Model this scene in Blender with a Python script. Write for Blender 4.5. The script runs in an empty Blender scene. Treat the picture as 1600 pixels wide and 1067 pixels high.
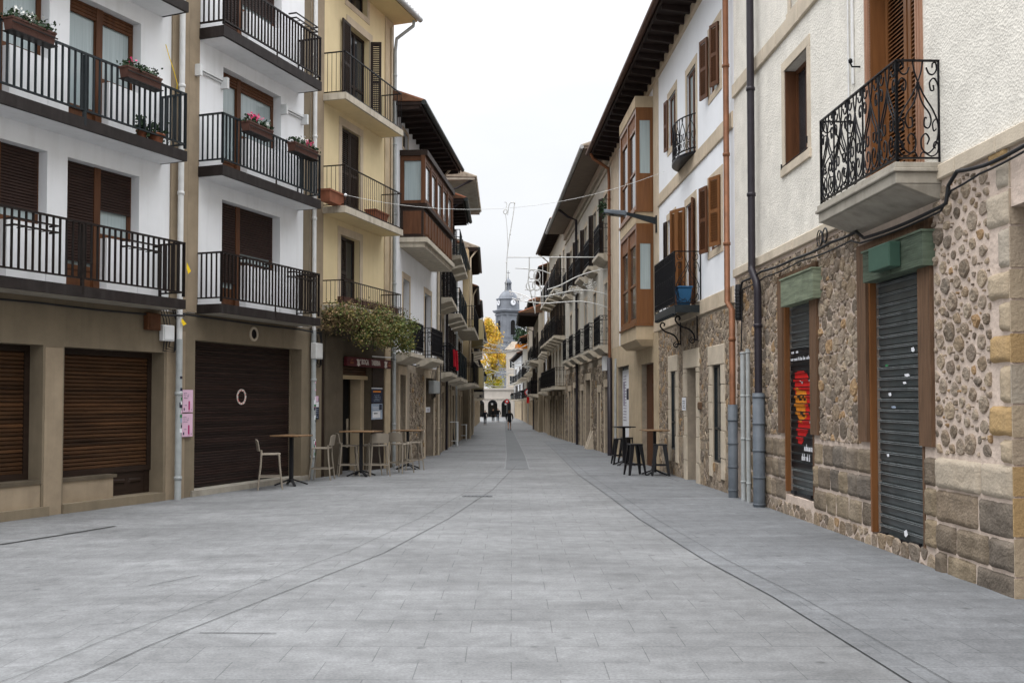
import bpy, bmesh, math, random
from mathutils import Vector, Matrix, noise
R = math.radians
SC = bpy.context.scene
COL = SC.collection
rnd = random.Random(7)

# ---------------------------------------------------------------- camera, sky, sun, exposure
EYE = Vector((0, 0, 1.75)); PITCH = R(1.8); SHIFT = 42 / 1600; FOC = 1556.0
cam_d = bpy.data.cameras.new('camera'); cam = bpy.data.objects.new('camera', cam_d); COL.objects.link(cam)
cam_d.sensor_width = 36; cam_d.lens = FOC / 1600 * 36; cam_d.shift_y = SHIFT
cam_d.clip_start = .05; cam_d.clip_end = 3000
cam.location = EYE; cam.rotation_euler = (R(90) + PITCH, 0, 0)
SC.camera = cam
W = bpy.data.worlds.new('World'); SC.world = W; W.use_nodes = True
SUN_EL, SUN_ROT = R(58), R(200)

def build_world():
    nt = W.node_tree; N = nt.nodes; L = nt.links
    bg = N['Background']; bg.inputs['Strength'].default_value = .1
    sky = N.new('ShaderNodeTexSky'); sky.sky_type = 'NISHITA'; sky.sun_disc = False
    sky.sun_elevation = SUN_EL; sky.sun_rotation = SUN_ROT
    sky.air_density = 1.4; sky.dust_density = 6
    tc = N.new('ShaderNodeTexCoord'); sp = N.new('ShaderNodeSeparateXYZ')
    L.new(tc.outputs['Generated'], sp.inputs[0])
    # overcast cover: brighter towards the zenith, soft cloud mottling
    mr = N.new('ShaderNodeMapRange'); mr.inputs['From Min'].default_value = 0; mr.inputs['From Max'].default_value = 1
    mr.inputs['To Min'].default_value = 6.1; mr.inputs['To Max'].default_value = 44.0
    pw = N.new('ShaderNodeMath'); pw.operation = 'POWER'; pw.use_clamp = True; pw.inputs[1].default_value = 2.8
    L.new(sp.outputs['Z'], pw.inputs[0]); L.new(pw.outputs[0], mr.inputs['Value'])
    mp = N.new('ShaderNodeMapping'); mp.inputs['Scale'].default_value = (1, 1, 2.6)
    L.new(tc.outputs['Generated'], mp.inputs[0])
    nz = N.new('ShaderNodeTexNoise'); nz.inputs['Scale'].default_value = 3.2; nz.inputs['Detail'].default_value = 5
    nz.inputs['Roughness'].default_value = .5
    L.new(mp.outputs[0], nz.inputs['Vector'])
    m2 = N.new('ShaderNodeMapRange'); m2.inputs['From Min'].default_value = .3; m2.inputs['From Max'].default_value = .7
    m2.inputs['To Min'].default_value = .94; m2.inputs['To Max'].default_value = 1.06
    L.new(nz.outputs['Fac'], m2.inputs['Value'])
    mu = N.new('ShaderNodeMath'); mu.operation = 'MULTIPLY'
    L.new(mr.outputs[0], mu.inputs[0]); L.new(m2.outputs[0], mu.inputs[1])
    vm = N.new('ShaderNodeVectorMath'); vm.operation = 'SCALE'; vm.inputs[0].default_value = (.975, .99, 1.02)
    L.new(mu.outputs[0], vm.inputs['Scale'])
    mx = N.new('ShaderNodeMix'); mx.data_type = 'RGBA'; mx.inputs['Factor'].default_value = .9
    L.new(sky.outputs[0], mx.inputs['A']); L.new(vm.outputs[0], mx.inputs['B'])
    L.new(mx.outputs['Result'], bg.inputs['Color'])
build_world()
sun_d = bpy.data.lights.new('sun', 'SUN'); sun_d.energy = .5; sun_d.angle = R(25); sun_d.color = (1, .97, .92)
sun = bpy.data.objects.new('sun', sun_d); COL.objects.link(sun)
# the lamp's direction agrees with the sky's sun
sd = Vector((math.sin(SUN_ROT) * math.cos(SUN_EL), math.cos(SUN_ROT) * math.cos(SUN_EL), math.sin(SUN_EL)))
sun.rotation_euler = sd.to_track_quat('Z', 'Y').to_euler(); sun.location = (0, -10, 40)
SC.view_settings.view_transform = 'Standard'; SC.view_settings.look = 'None'
SC.view_settings.exposure = .62; SC.view_settings.gamma = 1
SC.render.engine = 'CYCLES'
SC.cycles.max_bounces = 6; SC.cycles.diffuse_bounces = 4; SC.cycles.glossy_bounces = 3; SC.cycles.transparent_max_bounces = 8
try: SC.cycles.use_denoising = True
except Exception: pass

# ---------------------------------------------------------------- measuring: pixel rays of the photograph meet real planes
def ray(px, py):
    xc = (px - 800) / FOC; yc = (533.5 - py + SHIFT * 1600) / FOC
    c, s = math.cos(PITCH), math.sin(PITCH)
    return Vector((xc, c - yc * s, s + yc * c))

LONG = [(-30, .0), (18, 0), (86, -.85), (115, -1.1), (130, -1.16), (170, -1.25), (300, -1.4), (3000, -1.4)]
def lerp_tab(t, x):
    if x <= t[0][0]: return t[0][1]
    for (a, b), (c, d) in zip(t, t[1:]):
        if x <= c: return b + (d - b) * (x - a) / (c - a)
    return t[-1][1]
def smooth(a, b, x):
    t = max(0, min(1, (x - a) / (b - a))); return t * t * (3 - 2 * t)
def gz(x, y):
    l = (lerp_tab(LONG, y - 4) + lerp_tab(LONG, y) + lerp_tab(LONG, y + 4)) / 3
    return min(l, -.1 * smooth(2.0, 5.5, -x) * 1.0) if y < 40 else l
def ground(px, py):
    d = ray(px, py); t = -EYE.z / d.z
    for _ in range(30):
        q = EYE + d * t; t = (gz(q.x, q.y) - EYE.z) / d.z
    q = EYE + d * t
    return Vector((q.x, q.y, gz(q.x, q.y)))

class Frame:
    """facade frame: x along the wall (s), y out to the street (d), z up"""
    def __init__(F, p, q):
        F.P = Vector((p[0], p[1])); v = Vector((q[0], q[1])) - F.P
        F.len = v.length; F.u = v.normalized(); F.n = Vector((-F.u.y, F.u.x))
        F.rot = math.atan2(F.u.y, F.u.x)
    def world(F, s, d, z):
        q = F.P + F.u * s + F.n * d; return Vector((q.x, q.y, z))
    def px(F, px, py, d=0):
        D = ray(px, py); dn = D.x * F.n.x + D.y * F.n.y
        t = ((F.P.x - EYE.x) * F.n.x + (F.P.y - EYE.y) * F.n.y + d) / dn
        q = EYE + D * t
        return ((q.x - F.P.x) * F.u.x + (q.y - F.P.y) * F.u.y, q.z)
    def loc(F, v):
        a = Vector((v[0] - F.P.x, v[1] - F.P.y)); return (a.dot(F.u), a.dot(F.n), v[2] if len(v) > 2 else 0)
WORLD = Frame((0, 0), (1, 0))

# ---------------------------------------------------------------- things, parts, sub-parts
def thing(name, label, cat, F=WORLD, base=(0, 0, 0), group=None, kind=None):
    o = bpy.data.objects.new(name, None); COL.objects.link(o)
    o.empty_display_size = .2
    o.location = F.world(*base); o.rotation_euler = (0, 0, F.rot)
    o['label'] = label; o['category'] = cat
    if group: o['group'] = group
    if kind: o['kind'] = kind
    BASE[o.name] = Vector(base)
    return o
BASE = {}
def base_of(o):
    while o.parent: o = o.parent
    return BASE.get(o.name, Vector((0, 0, 0)))

class MB:
    def __init__(s): s.v = []; s.f = []; s.sm = []
    def add(s, vs, fs, smooth=False):
        o = len(s.v); s.v += [tuple(x) for x in vs]
        for f in fs: s.f.append([i + o for i in f]); s.sm.append(smooth)
        return s
    def quad(s, a, b, c, d): return s.add([a, b, c, d], [(0, 1, 2, 3)])
    def box(s, a0, a1, d0, d1, z0, z1):
        a0, a1 = sorted((a0, a1)); d0, d1 = sorted((d0, d1)); z0, z1 = sorted((z0, z1))
        return s.add([(a0, d0, z0), (a1, d0, z0), (a1, d1, z0), (a0, d1, z0), (a0, d0, z1), (a1, d0, z1), (a1, d1, z1), (a0, d1, z1)],
                     [(3, 2, 1, 0), (4, 5, 6, 7), (0, 1, 5, 4), (1, 2, 6, 5), (2, 3, 7, 6), (3, 0, 4, 7)])
    def hexa(s, lo, hi):   # two quads
        return s.add(list(lo) + list(hi), [(3, 2, 1, 0), (4, 5, 6, 7), (0, 1, 5, 4), (1, 2, 6, 5), (2, 3, 7, 6), (3, 0, 4, 7)])
    def chamfer(s, a0, a1, z0, z1, d0, d1, c):   # block with bevelled front
        a0, a1 = sorted((a0, a1)); z0, z1 = sorted((z0, z1)); c = min(c, (a1 - a0) * .3, (z1 - z0) * .3)
        j = lambda: rnd.uniform(-.3, .3) * c
        vs = [(a0, d0, z0), (a1, d0, z0), (a1, d0, z1), (a0, d0, z1), (a0, d1 - c, z0), (a1, d1 - c, z0), (a1, d1 - c, z1), (a0, d1 - c, z1),
              (a0 + c + j(), d1 + j() * .5, z0 + c + j()), (a1 - c + j(), d1 + j() * .5, z0 + c + j()), (a1 - c + j(), d1 + j() * .5, z1 - c + j()), (a0 + c + j(), d1 + j() * .5, z1 - c + j())]
        return s.add(vs, [(0, 1, 5, 4), (1, 2, 6, 5), (2, 3, 7, 6), (3, 0, 4, 7), (4, 5, 9, 8), (5, 6, 10, 9), (6, 7, 11, 10), (7, 4, 8, 11), (8, 9, 10, 11)])
    def bar(s, p, q, w, h=None):
        p, q = Vector(p), Vector(q); h = h or w; t = (q - p).normalized()
        a = t.cross(Vector((0, 0, 1)));
        if a.length < 1e-3: a = Vector((1, 0, 0))
        a.normalize(); b = t.cross(a); a *= w / 2; b *= h / 2
        return s.hexa([p - a - b, p + a - b, p + a + b, p - a + b], [q - a - b, q + a - b, q + a + b, q - a + b])
    def tube(s, pts, r, n=8, cap=True):
        pts = [Vector(p) for p in pts]; rs = r if isinstance(r, (list, tuple)) else [r] * len(pts)
        vs = []; ref = None
        for i, p in enumerate(pts):
            t = (pts[min(i + 1, len(pts) - 1)] - pts[max(i - 1, 0)]).normalized()
            if ref is None:
                ref = Vector((0, 0, 1)) if abs(t.z) < .9 else Vector((1, 0, 0))
            a = ref - t * ref.dot(t)
            if a.length < 1e-4: a = t.orthogonal()
            a.normalize(); ref = a; b = t.cross(a)
            for k in range(n):
                g = 2 * math.pi * k / n; vs.append(p + (a * math.cos(g) + b * math.sin(g)) * rs[i])
        fs = [(i * n + k, i * n + (k + 1) % n, (i + 1) * n + (k + 1) % n, (i + 1) * n + k) for i in range(len(pts) - 1) for k in range(n)]
        s.add(vs, fs, True)
        if cap and n > 2:
            s.add(vs[:n], [tuple(range(n))[::-1]]); s.add(vs[-n:], [tuple(range(n))])
        return s
    def lathe(s, c, prof, n=16, ax=2):
        vs = []; c = Vector(c)
        for r, h in prof:
            for k in range(n):
                g = 2 * math.pi * k / n; x, y = r * math.cos(g), r * math.sin(g)
                vs.append(c + (Vector((x, y, h)) if ax == 2 else Vector((x, h, y)) if ax == 1 else Vector((h, x, y))))
        fs = [(i * n + k, i * n + (k + 1) % n, (i + 1) * n + (k + 1) % n, (i + 1) * n + k) for i in range(len(prof) - 1) for k in range(n)]
        s.add(vs, fs, True)
        s.add(vs[:n], [tuple(range(n))[::-1]]); s.add(vs[-n:], [tuple(range(n))]); return s
    def extrude(s, prof, s0, s1):     # open profile of (d, z) swept along the wall
        n = len(prof); vs = [(s0, d, z) for d, z in prof] + [(s1, d, z) for d, z in prof]
        return s.add(vs, [(i, i + 1, n + i + 1, n + i) for i in range(n - 1)])
    def solid(s, prof, s0, s1):       # closed profile swept along the wall
        n = len(prof); vs = [(s0, d, z) for d, z in prof] + [(s1, d, z) for d, z in prof]
        s.add(vs, [(i, (i + 1) % n, n + (i + 1) % n, n + i) for i in range(n)])
        s.add(vs[:n], [tuple(range(n))]); s.add(vs[n:], [tuple(range(n))[::-1]]); return s
    def poly(s, pts, d0, d1):         # (s, z) outline given a thickness
        n = len(pts); vs = [(a, d0, z) for a, z in pts] + [(a, d1, z) for a, z in pts]
        s.add(vs, [(i, (i + 1) % n, n + (i + 1) % n, n + i) for i in range(n)] + [tuple(range(n)), tuple(range(2 * n - 1, n - 1, -1))]); return s
    def blob(s, c, r, seed, sub=1, flat=(1, 1, 1), jit=.22):
        bm = ICO[sub]; off = Vector((seed * 3.7, seed * 1.3, seed * .7))
        vs = [Vector(c) + Vector((v.x * r[0], v.y * r[1], v.z * r[2])) * (1 + jit * 1.6 * noise.noise(v * 1.6 + off)) for v in bm[0]]
        return s.add(vs, bm[1], True)
    def rough_block(s, a0, a1, z0, z1, d0, d1, r):
        """hewn block: worn arrises and an uneven face"""
        nx = max(4, round((a1 - a0) / .035)); nz = max(4, round((z1 - z0) / .035)); off = Vector((r.uniform(0, 99), r.uniform(0, 99), r.uniform(0, 99))); vs = []
        for j in range(nz + 1):
            for i in range(nx + 1):
                u, v = i / nx, j / nz; x, z = a0 + (a1 - a0) * u, z0 + (z1 - z0) * v
                e = min(min(u, 1 - u) * (a1 - a0), min(v, 1 - v) * (z1 - z0)); n = noise.noise(Vector((x * 5, 0, z * 5)) + off); n2 = noise.noise(Vector((x * 14, 3, z * 14)) + off)
                d = d0 if e < 1e-6 else d1 - .012 * math.exp(-e / .008) + .012 * n + .01 * n2
                k = 0 if 0 < e else .012 * noise.noise(Vector((x * 9, 7, z * 9)) + off)
                vs.append((x + (k if i in (0, nx) else 0), d, z + (k if j in (0, nz) else 0)))
        W_ = nx + 1
        return s.add(vs, [(j * W_ + i + 1, j * W_ + i, (j + 1) * W_ + i, (j + 1) * W_ + i + 1) for j in range(nz) for i in range(nx)], True)
    def _stone(s, out, c, rad, proud, r):
        N = len(out); sx, sz = r.uniform(-.4, .4), r.uniform(-.4, .4); vs = []; off = Vector((r.uniform(0, 50), r.uniform(0, 50), 0))
        for k, (f, d) in enumerate(((1.0, -.012), (.985, proud * .45), (.9, proud * .9), (.62, proud), (.3, proud * 1.03))):
            for x, z in out:
                X, Z = (x - c[0]) * f, (z - c[1]) * f
                j = proud * .55 * noise.noise(Vector(((c[0] + X) * 22, 0, (c[1] + Z) * 22)) + off) if k > 1 else 0
                vs.append((c[0] + X, d + (X * sx + Z * sz) * (.16 if k > 1 else .05) + j, c[1] + Z))
        vs.append((c[0], proud * (1 + r.uniform(-.2, .2)), c[1])); m = len(vs) - 1
        return s.add(vs, [(k * N + i, k * N + (i + 1) % N, (k + 1) * N + (i + 1) % N, (k + 1) * N + i) for k in range(4) for i in range(N)] + [(4 * N + i, 4 * N + (i + 1) % N, m) for i in range(N)], False)
    def stone(s, c, rad, proud, r, sub=2, outline=None):
        """split field stone: angular outline, rough flattened face standing a little out of the mortar"""
        if outline: return s._stone(outline, c, rad, proud, r)
        n = r.randint(6, 9); a0 = r.uniform(0, 6.28); ex = r.uniform(.85, 1.3); ez = r.uniform(.7, 1.0); tilt = r.uniform(-.25, .25)
        an = [a0 + 6.283 * (i + r.uniform(-.3, .3)) / n for i in range(n)]; rr = [rad * r.uniform(.74, 1.06) for _ in range(n)]
        out = []
        for i in range(n):      # two points per side so that edges are not straight
            b = (i + 1) % n; p = (rr[i] * math.cos(an[i]), rr[i] * math.sin(an[i])); q = (rr[b] * math.cos(an[b]), rr[b] * math.sin(an[b]))
            out.append(p); k = r.uniform(.92, 1.14); out.append(((p[0] + q[0]) / 2 * k, (p[1] + q[1]) / 2 * k))
        N = len(out); ct, st_ = math.cos(tilt), math.sin(tilt)
        sx, sz = r.uniform(-.35, .35), r.uniform(-.35, .35); vs = []
        for k, (f, d) in enumerate(((1.0, -.012), (.99, proud * .35), (.86, proud * .86), (.5, proud * 1.02))):
            for x, z in out:
                x, z = x * ex * f, z * ez * f; X, Z = x * ct - z * st_, x * st_ + z * ct
                j = r.uniform(-.2, .2) * proud if k > 1 else 0
                vs.append((c[0] + X, d + (X * sx + Z * sz) * (.35 if k > 1 else .1) * min(1, proud / rad * 3) + j, c[1] + Z))
        vs.append((c[0], proud * (1 + r.uniform(-.15, .15)), c[1])); m = len(vs) - 1
        fs = [(k * N + i, k * N + (i + 1) % N, (k + 1) * N + (i + 1) % N, (k + 1) * N + i) for k in range(3) for i in range(N)] + [(3 * N + i, 3 * N + (i + 1) % N, m) for i in range(N)]
        return s.add(vs, fs, False)
    def leaf(s, c, size, up=.3):
        a = Vector((rnd.gauss(0, 1), rnd.gauss(0, 1), rnd.gauss(0, 1) * .8)).normalized()
        b = a.orthogonal().normalized(); b = (Matrix.Rotation(rnd.uniform(0, 6.28), 3, a) @ b); c = Vector(c)
        t = a.cross(b) * size * .45; b = b * size
        return s.add([c - b * .5, c + t * .8, c + b * .6, c - t * .8], [(0, 1, 2, 3)])
    def build(s, name, mat, parent=None, label=None, bevel=0):
        me = bpy.data.meshes.new(name); b = base_of(parent) if parent else Vector((0, 0, 0))
        me.from_pydata([(x - b.x, y - b.y, z - b.z) for x, y, z in s.v], [], s.f); me.update()
        me.polygons.foreach_set('use_smooth', s.sm)
        me.materials.append(mat)
        o = bpy.data.objects.new(name, me); COL.objects.link(o)
        if parent: o.parent = parent
        if label: o['label'] = label
        if bevel:
            md = o.modifiers.new('bevel', 'BEVEL'); md.width = bevel; md.segments = 2; md.limit_method = 'ANGLE'
        return o
def part(name, mat, parent, fn, label=None, bevel=0):
    m = MB(); fn(m); return m.build(name, mat, parent, label, bevel)
def single(name, mat, label, cat, F, base, fn, group=None, bevel=0):
    """a thing that is one mesh"""
    m = MB(); fn(m); o = m.build(name, mat, None, None, bevel)
    for v in o.data.vertices: v.co -= Vector(base)
    o.location = F.world(*base); o.rotation_euler = (0, 0, F.rot); o['label'] = label; o['category'] = cat
    if group: o['group'] = group
    return o
def copy_tree(o, loc, rz, label, parent=None):
    c = o.copy(); COL.objects.link(c)
    if parent: c.parent = parent
    else:
        c.location = loc; c.rotation_euler = (0, 0, rz); c['label'] = label
    for ch in o.children: copy_tree(ch, None, 0, None, c)
    return c
def struct(name, mat, fn, label=None):
    m = MB(); fn(m); o = m.build(name, mat); o['kind'] = 'structure'; o['label'] = label or name.replace('_', ' '); return o
ICO = {}
for sub in (1, 2, 3):
    bm = bmesh.new(); bmesh.ops.create_icosphere(bm, subdivisions=sub, radius=1)
    bm.verts.ensure_lookup_table()
    ICO[sub] = ([v.co.copy() for v in bm.verts], [tuple(v.index for v in f.verts) for f in bm.faces]); bm.free()

# ---------------------------------------------------------------- materials
def M(name, col, rough=.8, var=.15, vs=2.5, bump=0, bs=40, bd=.01, metal=0, streak=0, sscale=(5, 5, .35), island=None, coat=0, spec=.22, stretch=(1, 1, 1),
      dirt=0, dcol=(.06, .055, .045), vor=False, sheen=0):
    m = bpy.data.materials.new(name); m.use_nodes = True; nt = m.node_tree; N = nt.nodes; L = nt.links
    p = N['Principled BSDF']; p.inputs['Roughness'].default_value = rough; p.inputs['Metallic'].default_value = metal
    p.inputs['Specular IOR Level'].default_value = spec; p.inputs['Coat Weight'].default_value = coat; p.inputs['Coat Roughness'].default_value = .06
    tc = N.new('ShaderNodeTexCoord'); co = tc.outputs['Object']
    mp = N.new('ShaderNodeMapping'); mp.inputs['Scale'].default_value = stretch; L.new(co, mp.inputs[0])
    nz = N.new('ShaderNodeTexNoise'); nz.inputs['Scale'].default_value = vs; nz.inputs['Detail'].default_value = 7; nz.inputs['Roughness'].default_value = .62
    L.new(mp.outputs[0], nz.inputs['Vector'])
    mr = N.new('ShaderNodeMapRange'); mr.inputs['From Min'].default_value = .3; mr.inputs['From Max'].default_value = .7; L.new(nz.outputs['Fac'], mr.inputs['Value'])
    mx = N.new('ShaderNodeMix'); mx.data_type = 'RGBA'
    c = Vector(col)
    mx.inputs['A'].default_value = (*[min(1, x * (1 - var)) for x in c], 1); mx.inputs['B'].default_value = (*[min(1, x * (1 + var)) for x in c], 1)
    L.new(mr.outputs[0], mx.inputs['Factor']); out = mx.outputs['Result']
    if island:
        g = N.new('ShaderNodeNewGeometry'); rp = N.new('ShaderNodeValToRGB'); rp.color_ramp.interpolation = 'CONSTANT'
        e = rp.color_ramp.elements
        for i, k in enumerate(island):
            if i < 2: el = e[i]
            else: el = e.new(i / len(island))
            el.position = i / len(island); el.color = (*k, 1)
        L.new(g.outputs['Random Per Island'], rp.inputs[0])
        m3 = N.new('ShaderNodeMix'); m3.data_type = 'RGBA'; m3.blend_type = 'MULTIPLY'; m3.inputs['Factor'].default_value = 1
        L.new(out, m3.inputs['A']); L.new(rp.outputs[0], m3.inputs['B']); out = m3.outputs['Result']
    if streak or dirt:
        m4 = N.new('ShaderNodeMapping'); m4.inputs['Scale'].default_value = sscale if streak else (1, 1, 1); L.new(co, m4.inputs[0])
        n4 = N.new('ShaderNodeTexNoise'); n4.inputs['Scale'].default_value = 1.3; n4.inputs['Detail'].default_value = 6; n4.inputs['Roughness'].default_value = .6; L.new(m4.outputs[0], n4.inputs['Vector'])
        r4 = N.new('ShaderNodeMapRange'); r4.inputs['From Min'].default_value = .5; r4.inputs['From Max'].default_value = .78; r4.inputs['To Max'].default_value = max(streak, dirt); L.new(n4.outputs['Fac'], r4.inputs['Value'])
        m5 = N.new('ShaderNodeMix'); m5.data_type = 'RGBA'; m5.inputs['B'].default_value = (*dcol, 1); L.new(r4.outputs[0], m5.inputs['Factor']); L.new(out, m5.inputs['A']); out = m5.outputs['Result']
    L.new(out, p.inputs['Base Color'])
    if bump:
        if vor:
            t = N.new('ShaderNodeTexVoronoi'); t.inputs['Scale'].default_value = bs; o = t.outputs['Distance']
            nd = N.new('ShaderNodeTexNoise'); nd.inputs['Scale'].default_value = bs * .5; nd.inputs['Detail'].default_value = 4
            L.new(co, nd.inputs['Vector']); L.new(co, t.inputs['Vector'])
            am = N.new('ShaderNodeMath'); am.operation = 'ADD'; L.new(o, am.inputs[0]); L.new(nd.outputs['Fac'], am.inputs[1]); o = am.outputs[0]
        else:
            t = N.new('ShaderNodeTexNoise'); t.inputs['Scale'].default_value = bs; t.inputs['Detail'].default_value = 5; L.new(mp.outputs[0], t.inputs['Vector']); o = t.outputs['Fac']
        b = N.new('ShaderNodeBump'); b.inputs['Strength'].default_value = bump; b.inputs['Distance'].default_value = bd
        L.new(o, b.inputs['Height']); L.new(b.outputs[0], p.inputs['Normal'])
    return m
m_ = {}
def mats():
    m_['white'] = M('white_plaster', (.81, .82, .835), .9, .045, 1.2, .25, 60, .004, streak=.22, sscale=(3, 3, .3), dcol=(.42, .41, .38))
    m_['white2'] = M('bluish_white_plaster', (.80, .815, .84), .9, .04, 1.2, .2, 60, .004, streak=.08, dcol=(.5, .48, .45))
    m_['cream'] = M('cream_plaster', (.4, .355, .285), .9, .12, 1.2, .25, 60, .004, streak=.45, dcol=(.22, .2, .17))
    m_['cream2'] = M('grey_cream_plaster', (.46, .43, .37), .9, .1, 1.2, .25, 60, .004, streak=.35, dcol=(.2, .19, .17))
    m_['yellow'] = M('yellow_plaster', (.68, .56, .34), .9, .08, 1.0, .2, 50, .004, streak=.22, dcol=(.42, .34, .2))
    m_['ochre'] = M('ochre_plaster', (.42, .33, .2), .9, .1, 1.0, .2, 50, .004, streak=.3, dcol=(.2, .16, .1))
    m_['beige'] = M('beige_artificial_stone', (.3, .237, .165), .85, .16, 2.2, .35, 90, .006, streak=.3, dcol=(.18, .14, .095))
    m_['beige_dark'] = M('brown_render', (.205, .166, .115), .85, .14, 2.0, .4, 90, .006, streak=.35, dcol=(.11, .09, .06))
    m_['sand'] = M('sand_stucco', (.46, .365, .245), .85, .16, 1.6, .3, 70, .005, streak=.35, dcol=(.27, .21, .15))
    m_['sandstone'] = M('sandstone_trim', (.52, .43, .32), .85, .16, 2.0, .35, 60, .006, streak=.25, dcol=(.3, .24, .17))
    m_['palestone'] = M('pale_stone', (.53, .455, .355), .88, .16, 2.4, .5, 45, .008, dirt=.45, dcol=(.3, .25, .19))
    m_['roughcast'] = M('roughcast', (.70, .665, .595), .95, .12, 3, .4, 40, .016, streak=.3, sscale=(2.5, 2.5, .4), dcol=(.45, .42, .36), vor=True)
    m_['mortar'] = M('pinkish_mortar', (.57, .465, .39), .95, .16, 5, .8, 16, .02, dirt=.45, dcol=(.33, .265, .21))
    m_['mortar_grey'] = M('grey_mortar', (.31, .26, .2), .95, .2, 5, .6, 34, .012, dirt=.4, dcol=(.24, .2, .16))
    st = [(.34, .265, .185), (.29, .225, .16), (.4, .335, .26), (.25, .21, .17), (.33, .27, .21), (.36, .3, .235), (.42, .34, .25), (.2, .165, .13), (.38, .31, .23), (.31, .25, .19), (.27, .22, .175), (.44, .36, .27), (.35, .29, .23), (.24, .195, .15), (.39, .32, .25), (.42, .285, .16)]
    m_['rubble'] = M('rubble_stone', (1.12, 1.03, .94), .92, .5, 14, 1.0, 38, .022, island=st)
    m_['rubble_dark'] = M('weathered_rubble', (.72, .7, .68), .92, .45, 14, .9, 45, .015, island=st)
    ash = [(.27, .21, .15), (.21, .17, .13), (.185, .155, .125), (.3, .24, .165), (.33, .26, .175), (.2, .16, .12), (.25, .2, .145), (.17, .145, .12)]
    m_['ashlar'] = M('ashlar_block', (1.08, 1.05, 1.02), .9, .5, 5, .9, 34, .02, island=ash, dirt=.6, dcol=(.36, .3, .235))
    m_['ashlar_pale'] = M('pale_ashlar_block', (1.25, 1.25, 1.25), .9, .22, 6, .8, 30, .015, island=[(.4, .335, .255), (.43, .365, .285), (.37, .3, .225), (.41, .33, .235), (.39, .34, .275), (.4, .27, .13)], dirt=.5, dcol=(.27, .2, .13))
    m_['wood_dark'] = M('dark_brown_wood', (.024, .014, .0095), .55, .3, 3, .3, 60, .003, stretch=(.6, .6, 6))
    m_['wood_shutter'] = M('brown_roller_slat', (.035, .019, .015), .5, .2, 2, stretch=(1, 1, 4))
    m_['wood_slat'] = M('worn_wood_slat', (.062, .031, .0145), .5, .6, 1.6, .3, 50, .003, stretch=(.5, 1, 9), island=[(1, .95, .9), (.75, .7, .65), (1.2, 1.1, 1.0), (.85, .8, .75), (.7, .66, .62), (1.0, .93, .86)])
    m_['black_slat'] = M('almost_black_slat', (.025, .0155, .0135), .42, .4, 1.4, stretch=(.5, 1, 6), island=[(1, 1, 1), (1.4, 1.35, 1.3), (.8, .8, .8), (1.2, 1.1, 1.05)])
    m_['wood'] = M('brown_wood', (.1, .04, .017), .5, .28, 3, .2, 70, .003, stretch=(4, 4, .5))
    m_['wood_orange'] = M('varnished_orange_wood', (.175, .073, .026), .42, .2, 3, .15, 70, .002, stretch=(5, 5, .4), coat=.15)
    m_['wood_pink'] = M('old_pinkish_wood', (.33, .185, .12), .6, .18, 4, .3, 60, .004, stretch=(6, 6, .4))
    m_['wood_worn'] = M('worn_frame_wood', (.125, .072, .042), .65, .4, 4, .5, 50, .006, stretch=(6, 6, .5))
    m_['wood_light'] = M('light_wood_edge', (.4, .17, .05), .5, .25, 3, stretch=(.5, 3, 3))
    m_['table_wood'] = M('table_top_wood', (.2, .122, .066), .45, .25, 3, stretch=(6, 1, 1))
    m_['iron'] = M('black_iron', (.007, .007, .009), .42, .3, 20, metal=.2)
    m_['iron_brown'] = M('brown_painted_iron', (.014, .0095, .008), .45, .3, 12, metal=.1)
    m_['iron_green'] = M('dark_green_grey_iron', (.016, .021, .024), .35, .2, 12, metal=.1, coat=.15)
    m_['fascia'] = M('dark_brown_fascia', (.017, .0125, .0115), .6, .35, 5, .4, 40, .006, streak=.22, dcol=(.09, .085, .08))
    m_['concrete'] = M('pale_concrete', (.47, .42, .34), .9, .15, 3, .3, 50, .005, streak=.55, sscale=(7, 7, 1.0), dcol=(.17, .14, .1))
    m_['concrete_grey'] = M('grey_concrete', (.35, .32, .27), .9, .18, 3, .3, 50, .005, streak=.55, sscale=(3, 3, .6), dcol=(.13, .11, .085))
    m_['soffit'] = M('dark_brown_eave', (.024, .0145, .012), .7, .25, 4)
    m_['soffit_yellow'] = M('yellow_soffit', (.62, .5, .27), .8, .06, 3)
    m_['copper'] = M('copper_brown_metal', (.2, .086, .043), .5, .25, 5, metal=.15, streak=.25, dcol=(.16, .07, .035))
    m_['black_pipe'] = M('black_plastic_pipe', (.028, .024, .03), .35, .2, 6)
    m_['white_pipe'] = M('white_pipe', (.68, .68, .67), .5, .08, 6, streak=.25, dcol=(.4, .38, .33))
    m_['grey_pipe'] = M('grey_pipe', (.36, .38, .38), .5, .14, 6, streak=.3, dcol=(.2, .2, .18))
    m_['umber'] = M('shaded_wall_and_sill_umber', (.1, .08, .056), .85, .2, 2.2, .4, 90, .006, streak=.35, dcol=(.07, .055, .04))  # dark stone; bar front colour deepened for the shade under its plants
    m_['soffit_brown'] = M('greyish_brown_soffit', (.17, .135, .105), .75, .12, 3)
    m_['copper_dark'] = M('dark_copper_gutter', (.075, .036, .024), .5, .25, 5)
    m_['cream_pipe'] = M('cream_pipe', (.52, .44, .33), .6, .1, 6)
    m_['slate_guard'] = M('slate_grey_pipe_guard', (.095, .11, .128), .5, .22, 5, streak=.25, dcol=(.05, .05, .05))
    m_['shutter_metal'] = M('slate_metal_slat', (.045, .055, .057), .36, .35, 6, .1, 30, .002, metal=0, spec=.7, stretch=(.5, 1, 3), streak=.25, dcol=(.15, .16, .16))
    m_['green_box'] = M('faded_green_wood', (.092, .118, .085), .75, .35, 4, .6, 60, .006, stretch=(.8, 1, 7), streak=.5, sscale=(4, 4, 1.2), dcol=(.07, .1, .055))
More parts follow.
